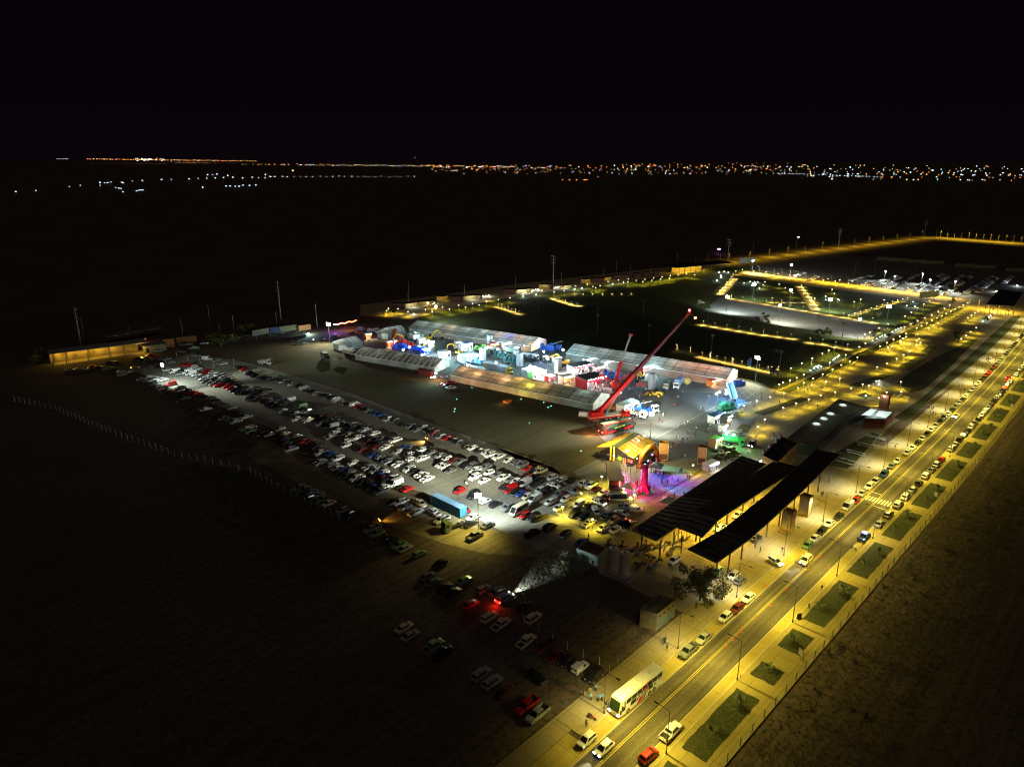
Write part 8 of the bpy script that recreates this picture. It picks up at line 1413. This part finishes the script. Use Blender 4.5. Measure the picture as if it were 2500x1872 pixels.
def tufts(name, label, quad, n, hh, m_, lean=0.0):
    b = MB(); A, B, C_, D = quad
    for _ in range(n):
        u, w_ = rg.random(), rg.random(); q = A.lerp(B, u).lerp(D.lerp(C_, u), w_); h = hh * rg.uniform(.4, 1.3)
        for k in range(4):
            a = rg.uniform(0, 6.28); t = Vector((math.cos(a) * .09, math.sin(a) * .09, 0)); e = q + Vector((rg.uniform(-.3, .3), rg.uniform(-.3, .3), h)); b.add([q - t, q + t, e], [(0, 1, 2)], rg.randrange(len(m_)))
    o = b.build(name, m_); tag(o, label, 'grass', None, 'stuff')
DG = [mat('dry straw', (.30, .28, .20), .9), mat('dry straw dark', (.14, .12, .07), .9), LM[2]]
tufts('dry_grass', 'rough dry grass lit by the car headlights', [at('P', 1235, 1470), at('P', 1330, 1340), at('P', 1450, 1380), at('P', 1330, 1480)], 5200, .5, DG)
tufts('dry_grass', 'scrub grass beyond the wire fence', [at('P', 480, 1130), at('P', 640, 1150), at('P', 1000, 1330), at('P', 760, 1440)], 9000, .55, [DG[1], LM[2], LM[0]])
tufts('dry_grass', 'rough grass verge outside the avenue fence', [rd(20, 15.6), rd(20, 34), rd(190, 34), rd(190, 15.6)], 6000, .25, [DG[1], LM[2], DIRTM := mat('brown weeds', (.09, .05, .025), .9)])
for i in range(24):
    p = rd(rg.uniform(15, 200), 16 + abs(rg.gauss(0, 9))); h = rg.uniform(.5, 1.4); r = thing('bush', 'low brown bush outside the avenue fence', 'bush', (p.x, p.y, 0), 0, 'bushes outside the fence'); m = MB()
    for k in range(3): leaf_cloud(m, (rg.uniform(-1, 1) * h, rg.uniform(-1, 1) * h, h * .35), h * .7, h * .7, h * .4, 45, .16, rg, 3, .3)
    m.build('foliage', [LM[0], LM[2], DG[1]], r)
# odd things on the field
p = at('B2', 1020, 1340, .6); r = thing('utility_cart', 'small orange sided cart standing on the dark field', 'cart', (p.x, p.y, .02), 30); MB().box(-1, 1, -1.6, 1.6, .5, 1.5).build('body', ORA, r); MB().box(-.9, .9, .6, 1.5, 1.5, 2.1).build('cab', GLASS, r); wheels(r, (-.95, .95), (-1, 1), .35, .2); light('POINT', r, (-1.5, -2, 1.8), (1, .6, .3), 60, .2)
p = at('R2', 475, 1010, .6); car('vw', p, 100, '', GS, near=True, label='small white van parked at the end of the front tent')
for v, x, y, tok in (('B1', 1850, 1030, 'sr'), ('B1', 1900, 1050, 'sk'), ('B1', 1960, 1080, 'ss'), ('B1', 1960, 1000, 'sr')): car(tok, at(v, x, y, .6), 70, 'huddled by the gap between the front tents', GS)
p = at('B1', 1560, 850, 1); r = thing('shipping_container', 'dark maroon container against the striped tent', 'container', (p.x, p.y, .02), TAZ); MB().box(-1.2, 1.2, -4, 4, 0, 2.6).build('body', mat('maroon container', (.12, .02, .02), .6), r)
r = thing('projector_lamp', 'orange lamp throwing a beam across the dark field', 'lamp', (*at('B1', 1650, 975).xy, .02), 285); MB().cyl((0, 0, 0), (0, 0, 1.4), .06).build('pole', STEEL, r); MB().box(-.3, .3, -.3, .3, 1.4, 1.9).build('lens', G_AMBER, r); light('SPOT', r, (0, .5, 1.7), (1, .40, .04), 2500, .1, aim=(0, 1, -.16), spot=28, blend=.5)
light('POINT', r, (2, -2, 2.5), (1, .45, .15), 900, .2)
# ---- laser dots on the field, drawn as small glowing boxes
for i, (v, x, y) in enumerate((('B2', 385, 1078), ('B2', 112, 1290), ('B2', 1270, 1285), ('B2', 1678, 1345), ('B2', 1808, 1408), ('B2', 1757, 1435), ('A4', 2010, 160), ('A4', 2022, 118), ('R6', 1175, 188), ('R1', 2000, 1078))):
    p = at(v, x, y); o = MB().box(-.13, .13, -.13, .13, 0, .12, tx=.6, ty=.6).build('laser_dot', glow('turquoise marker', (.1, 1, .7), 5), None, (p.x, p.y, .03)); tag(o, 'tiny turquoise laser dot on the dark field', 'lamp', 'turquoise laser dots')
# ---- town lights on the plain and ridge
rg = random.Random(99); TCOL = [(1, .45, .12), (1, .62, .25), (1, .85, .6), (.8, .9, 1), (.7, 1, .8), (1, .35, .3), (.7, .6, 1)]
tm = [glow(f'town lamp {i}', tuple(x ** 1.5 for x in c), 1.7) for i, c in enumerate(TCOL)]; town = MB()
def townlight(x, y, ci, k=1.0, mb=None):
    dy = (936 - y) / FPX; ang = (SP - dy * CP)
    D = min(15300.0, CAM_H / max(ang, 1e-4) * CP) if ang > 0 else 15300.0
    dx = (x - 1250) / FPX; t_ = D / (CP + dy * SP); q = Vector((dx * t_, D, max(2, CAM_H + (-SP + dy * CP) * t_))); s = D / 709 * .38 * k * rg.uniform(.7, 1.3)
    (mb or town).box(q.x - s, q.x + s, q.y - s, q.y + s, q.z - s * .8, q.z + s * .8, ci); return q
for x in range(140, 170, 6): townlight(x, 387.5 + (x % 3) * .3, 3, .6)
for i in range(64): x = 215 + i * 6.5 + rg.uniform(-2, 2); townlight(x, 388.5 + (x - 215) * .012 + rg.uniform(-.6, .6), rg.choice([0, 0, 1, 1, 2, 5]), .75)
for i in range(25): x = 420 + i * 9.5 + rg.uniform(-2, 2); townlight(x, 396 + (x - 420) * .026 + rg.uniform(-1, 1), rg.choice([0, 1, 2]), .6)
for i in range(22): townlight(rg.uniform(320, 400), 390 + rg.uniform(-3, 3), rg.choice([2, 3]), 1.0)
for i in range(100): x = 660 + i * 6 + rg.uniform(-2, 2) + rg.uniform(-2.5, 2.5); townlight(x, 402 + (x - 660) * .010 + rg.uniform(-2, 1.5), rg.choice([0, 0, 1, 2, 3, 4, 5, 6]), .7)
for i in range(240): x = rg.uniform(1040, 2000); townlight(x, 404 + abs(rg.gauss(0, 9)) + (x - 1500) * .003, rg.choice([0, 0, 0, 1, 1, 1, 2, 3, 4, 5, 6]), rg.uniform(.45, .85))
for i in range(48): x = 1520 + i * 9.6; townlight(x, 399.5 + rg.uniform(-.6, 3), rg.choice([0, 0, 1, 5]), .6)
for i in range(120): x = rg.uniform(1950, 2500); townlight(x, rg.choice([403, 408, 414, 419, 424, 430, 436]) + rg.uniform(-1, 1) + (x - 1950) * .008, rg.choice([1, 2, 3, 3, 4, 0]), rg.uniform(.5, .9))
for i in range(30): x = 1890 + i * 9 + rg.uniform(-2, 2); townlight(x, 423 + (x - 1890) * .035, 3, .6)
for i in range(110): x = rg.uniform(1250, 2400); townlight(x, 412 + rg.uniform(0, 14), rg.choice([0, 1, 2, 3, 4, 6]), rg.uniform(.4, .7))
o = town.build('town_lights', tm); tag(o, 'countless tiny lights of the distant town along the horizon', 'lights', None, 'stuff')
def farlamp(v, x, y, ci, label, k=1.0):
    a, b_, kk = IMAGE_VIEWS[v]; m = MB(); q = townlight(a + x / kk, b_ + y / kk, ci, k, m); m.v = [(a_[0] - q.x, a_[1] - q.y, a_[2] - q.z) for a_ in m.v]; o = m.build('distant_lamp', tm, None, (q.x, q.y, q.z)); tag(o, label, 'lamp', 'distant lamps on the dark plain')
for x, y in ((68, 209), (155, 204), (300, 187), (347, 182), (432, 169), (433, 182), (452, 171), (465, 170), (480, 168), (525, 168), (532, 171), (572, 163), (615, 161), (500, 191), (513, 194), (523, 195), (531, 210), (590, 206), (600, 203), (607, 202), (617, 202), (698, 157), (740, 156), (817, 154), (856, 152), (893, 151), (897, 136), (918, 136), (937, 133), (930, 150), (966, 148), (984, 139), (1006, 147), (1048, 150), (1090, 147), (1117, 149), (1145, 149), (1147, 135), (1170, 145), (1187, 144), (876, 190), (977, 185), (994, 185), (1017, 186), (1033, 186), (1050, 181), (1078, 182), (1105, 180)): farlamp('Q7', x, y, 3, 'lone cold lamp on the dark plain at the left', .8)
for i in range(24): farlamp('Q7', 1165 + i * 27 + rg.uniform(-6, 6), 142 + rg.uniform(0, 4), rg.choice([3, 2, 4]), 'lamp in the long even row on the dark plain', .65)
for x in (218, 248, 279, 312, 318, 324): farlamp('Q8', x, 158, 0, 'orange lamp in the small cluster below the town', 1.0)
farlamp('Q7', 1265, 118, 1, 'bright amber lamp below the town lights', 1.6); farlamp('Q7', 1793, 62, 3, 'single tiny lamp above the town', .5)
p = at('Q8', 893, 475, 1); r = thing('street_lamp', 'lone blue and red lamp on the dark road', 'street lamp', (p.x, p.y, 0), 0); MB().cyl((0, 0, 0), (0, 0, 5), .12).build('pole', STEEL, r); MB().box(-1.4, 1.4, -.4, .4, 5, 5.8).build('lens', glow('violet lamp', (.5, .2, 1), 10), r)
back_lamp(at('Q8', 1228, 455), 90, 1200, 'lone street lamp with pinkish head beyond the back road', 13); MB().box(1.2, 3.6, -.6, .6, 12.8, 13.3).build('lens', glow('pink lamp', (1, .6, .45), 8), THINGS[-1])
finish_cars()
# ================================================================ labels: number the look-alikes by distance from the camera
def ordinal(n):
    b = {1: 'first', 2: 'second', 3: 'third', 4: 'fourth', 5: 'fifth', 6: 'sixth', 7: 'seventh', 8: 'eighth', 9: 'ninth', 10: 'tenth', 11: 'eleventh', 12: 'twelfth'}
    return b.get(n, str(n) + ('th' if 10 < n % 100 < 14 else {1: 'st', 2: 'nd', 3: 'rd'}.get(n % 10, 'th')))
bpy.context.view_layer.update()
by = {}
for o in THINGS:
    if o.name in bpy.data.objects: by.setdefault(o['label'], []).append(o)
for lab, L_ in by.items():
    L_.sort(key=lambda o: o.matrix_world.translation.length)
    if len(L_) > 1:
        for i, o in enumerate(L_): o['label'] = f"{lab}, {ordinal(i + 1)} from the camera"
        if len(L_) > 2 and not o.get('group'):
            for o in L_: o['group'] = lab
print('cars', CARCOUNT, 'people', PN[0], 'things', len(THINGS), 'objects', len(bpy.data.objects), 'lights', len([o for o in bpy.data.objects if o.type == 'LIGHT']))
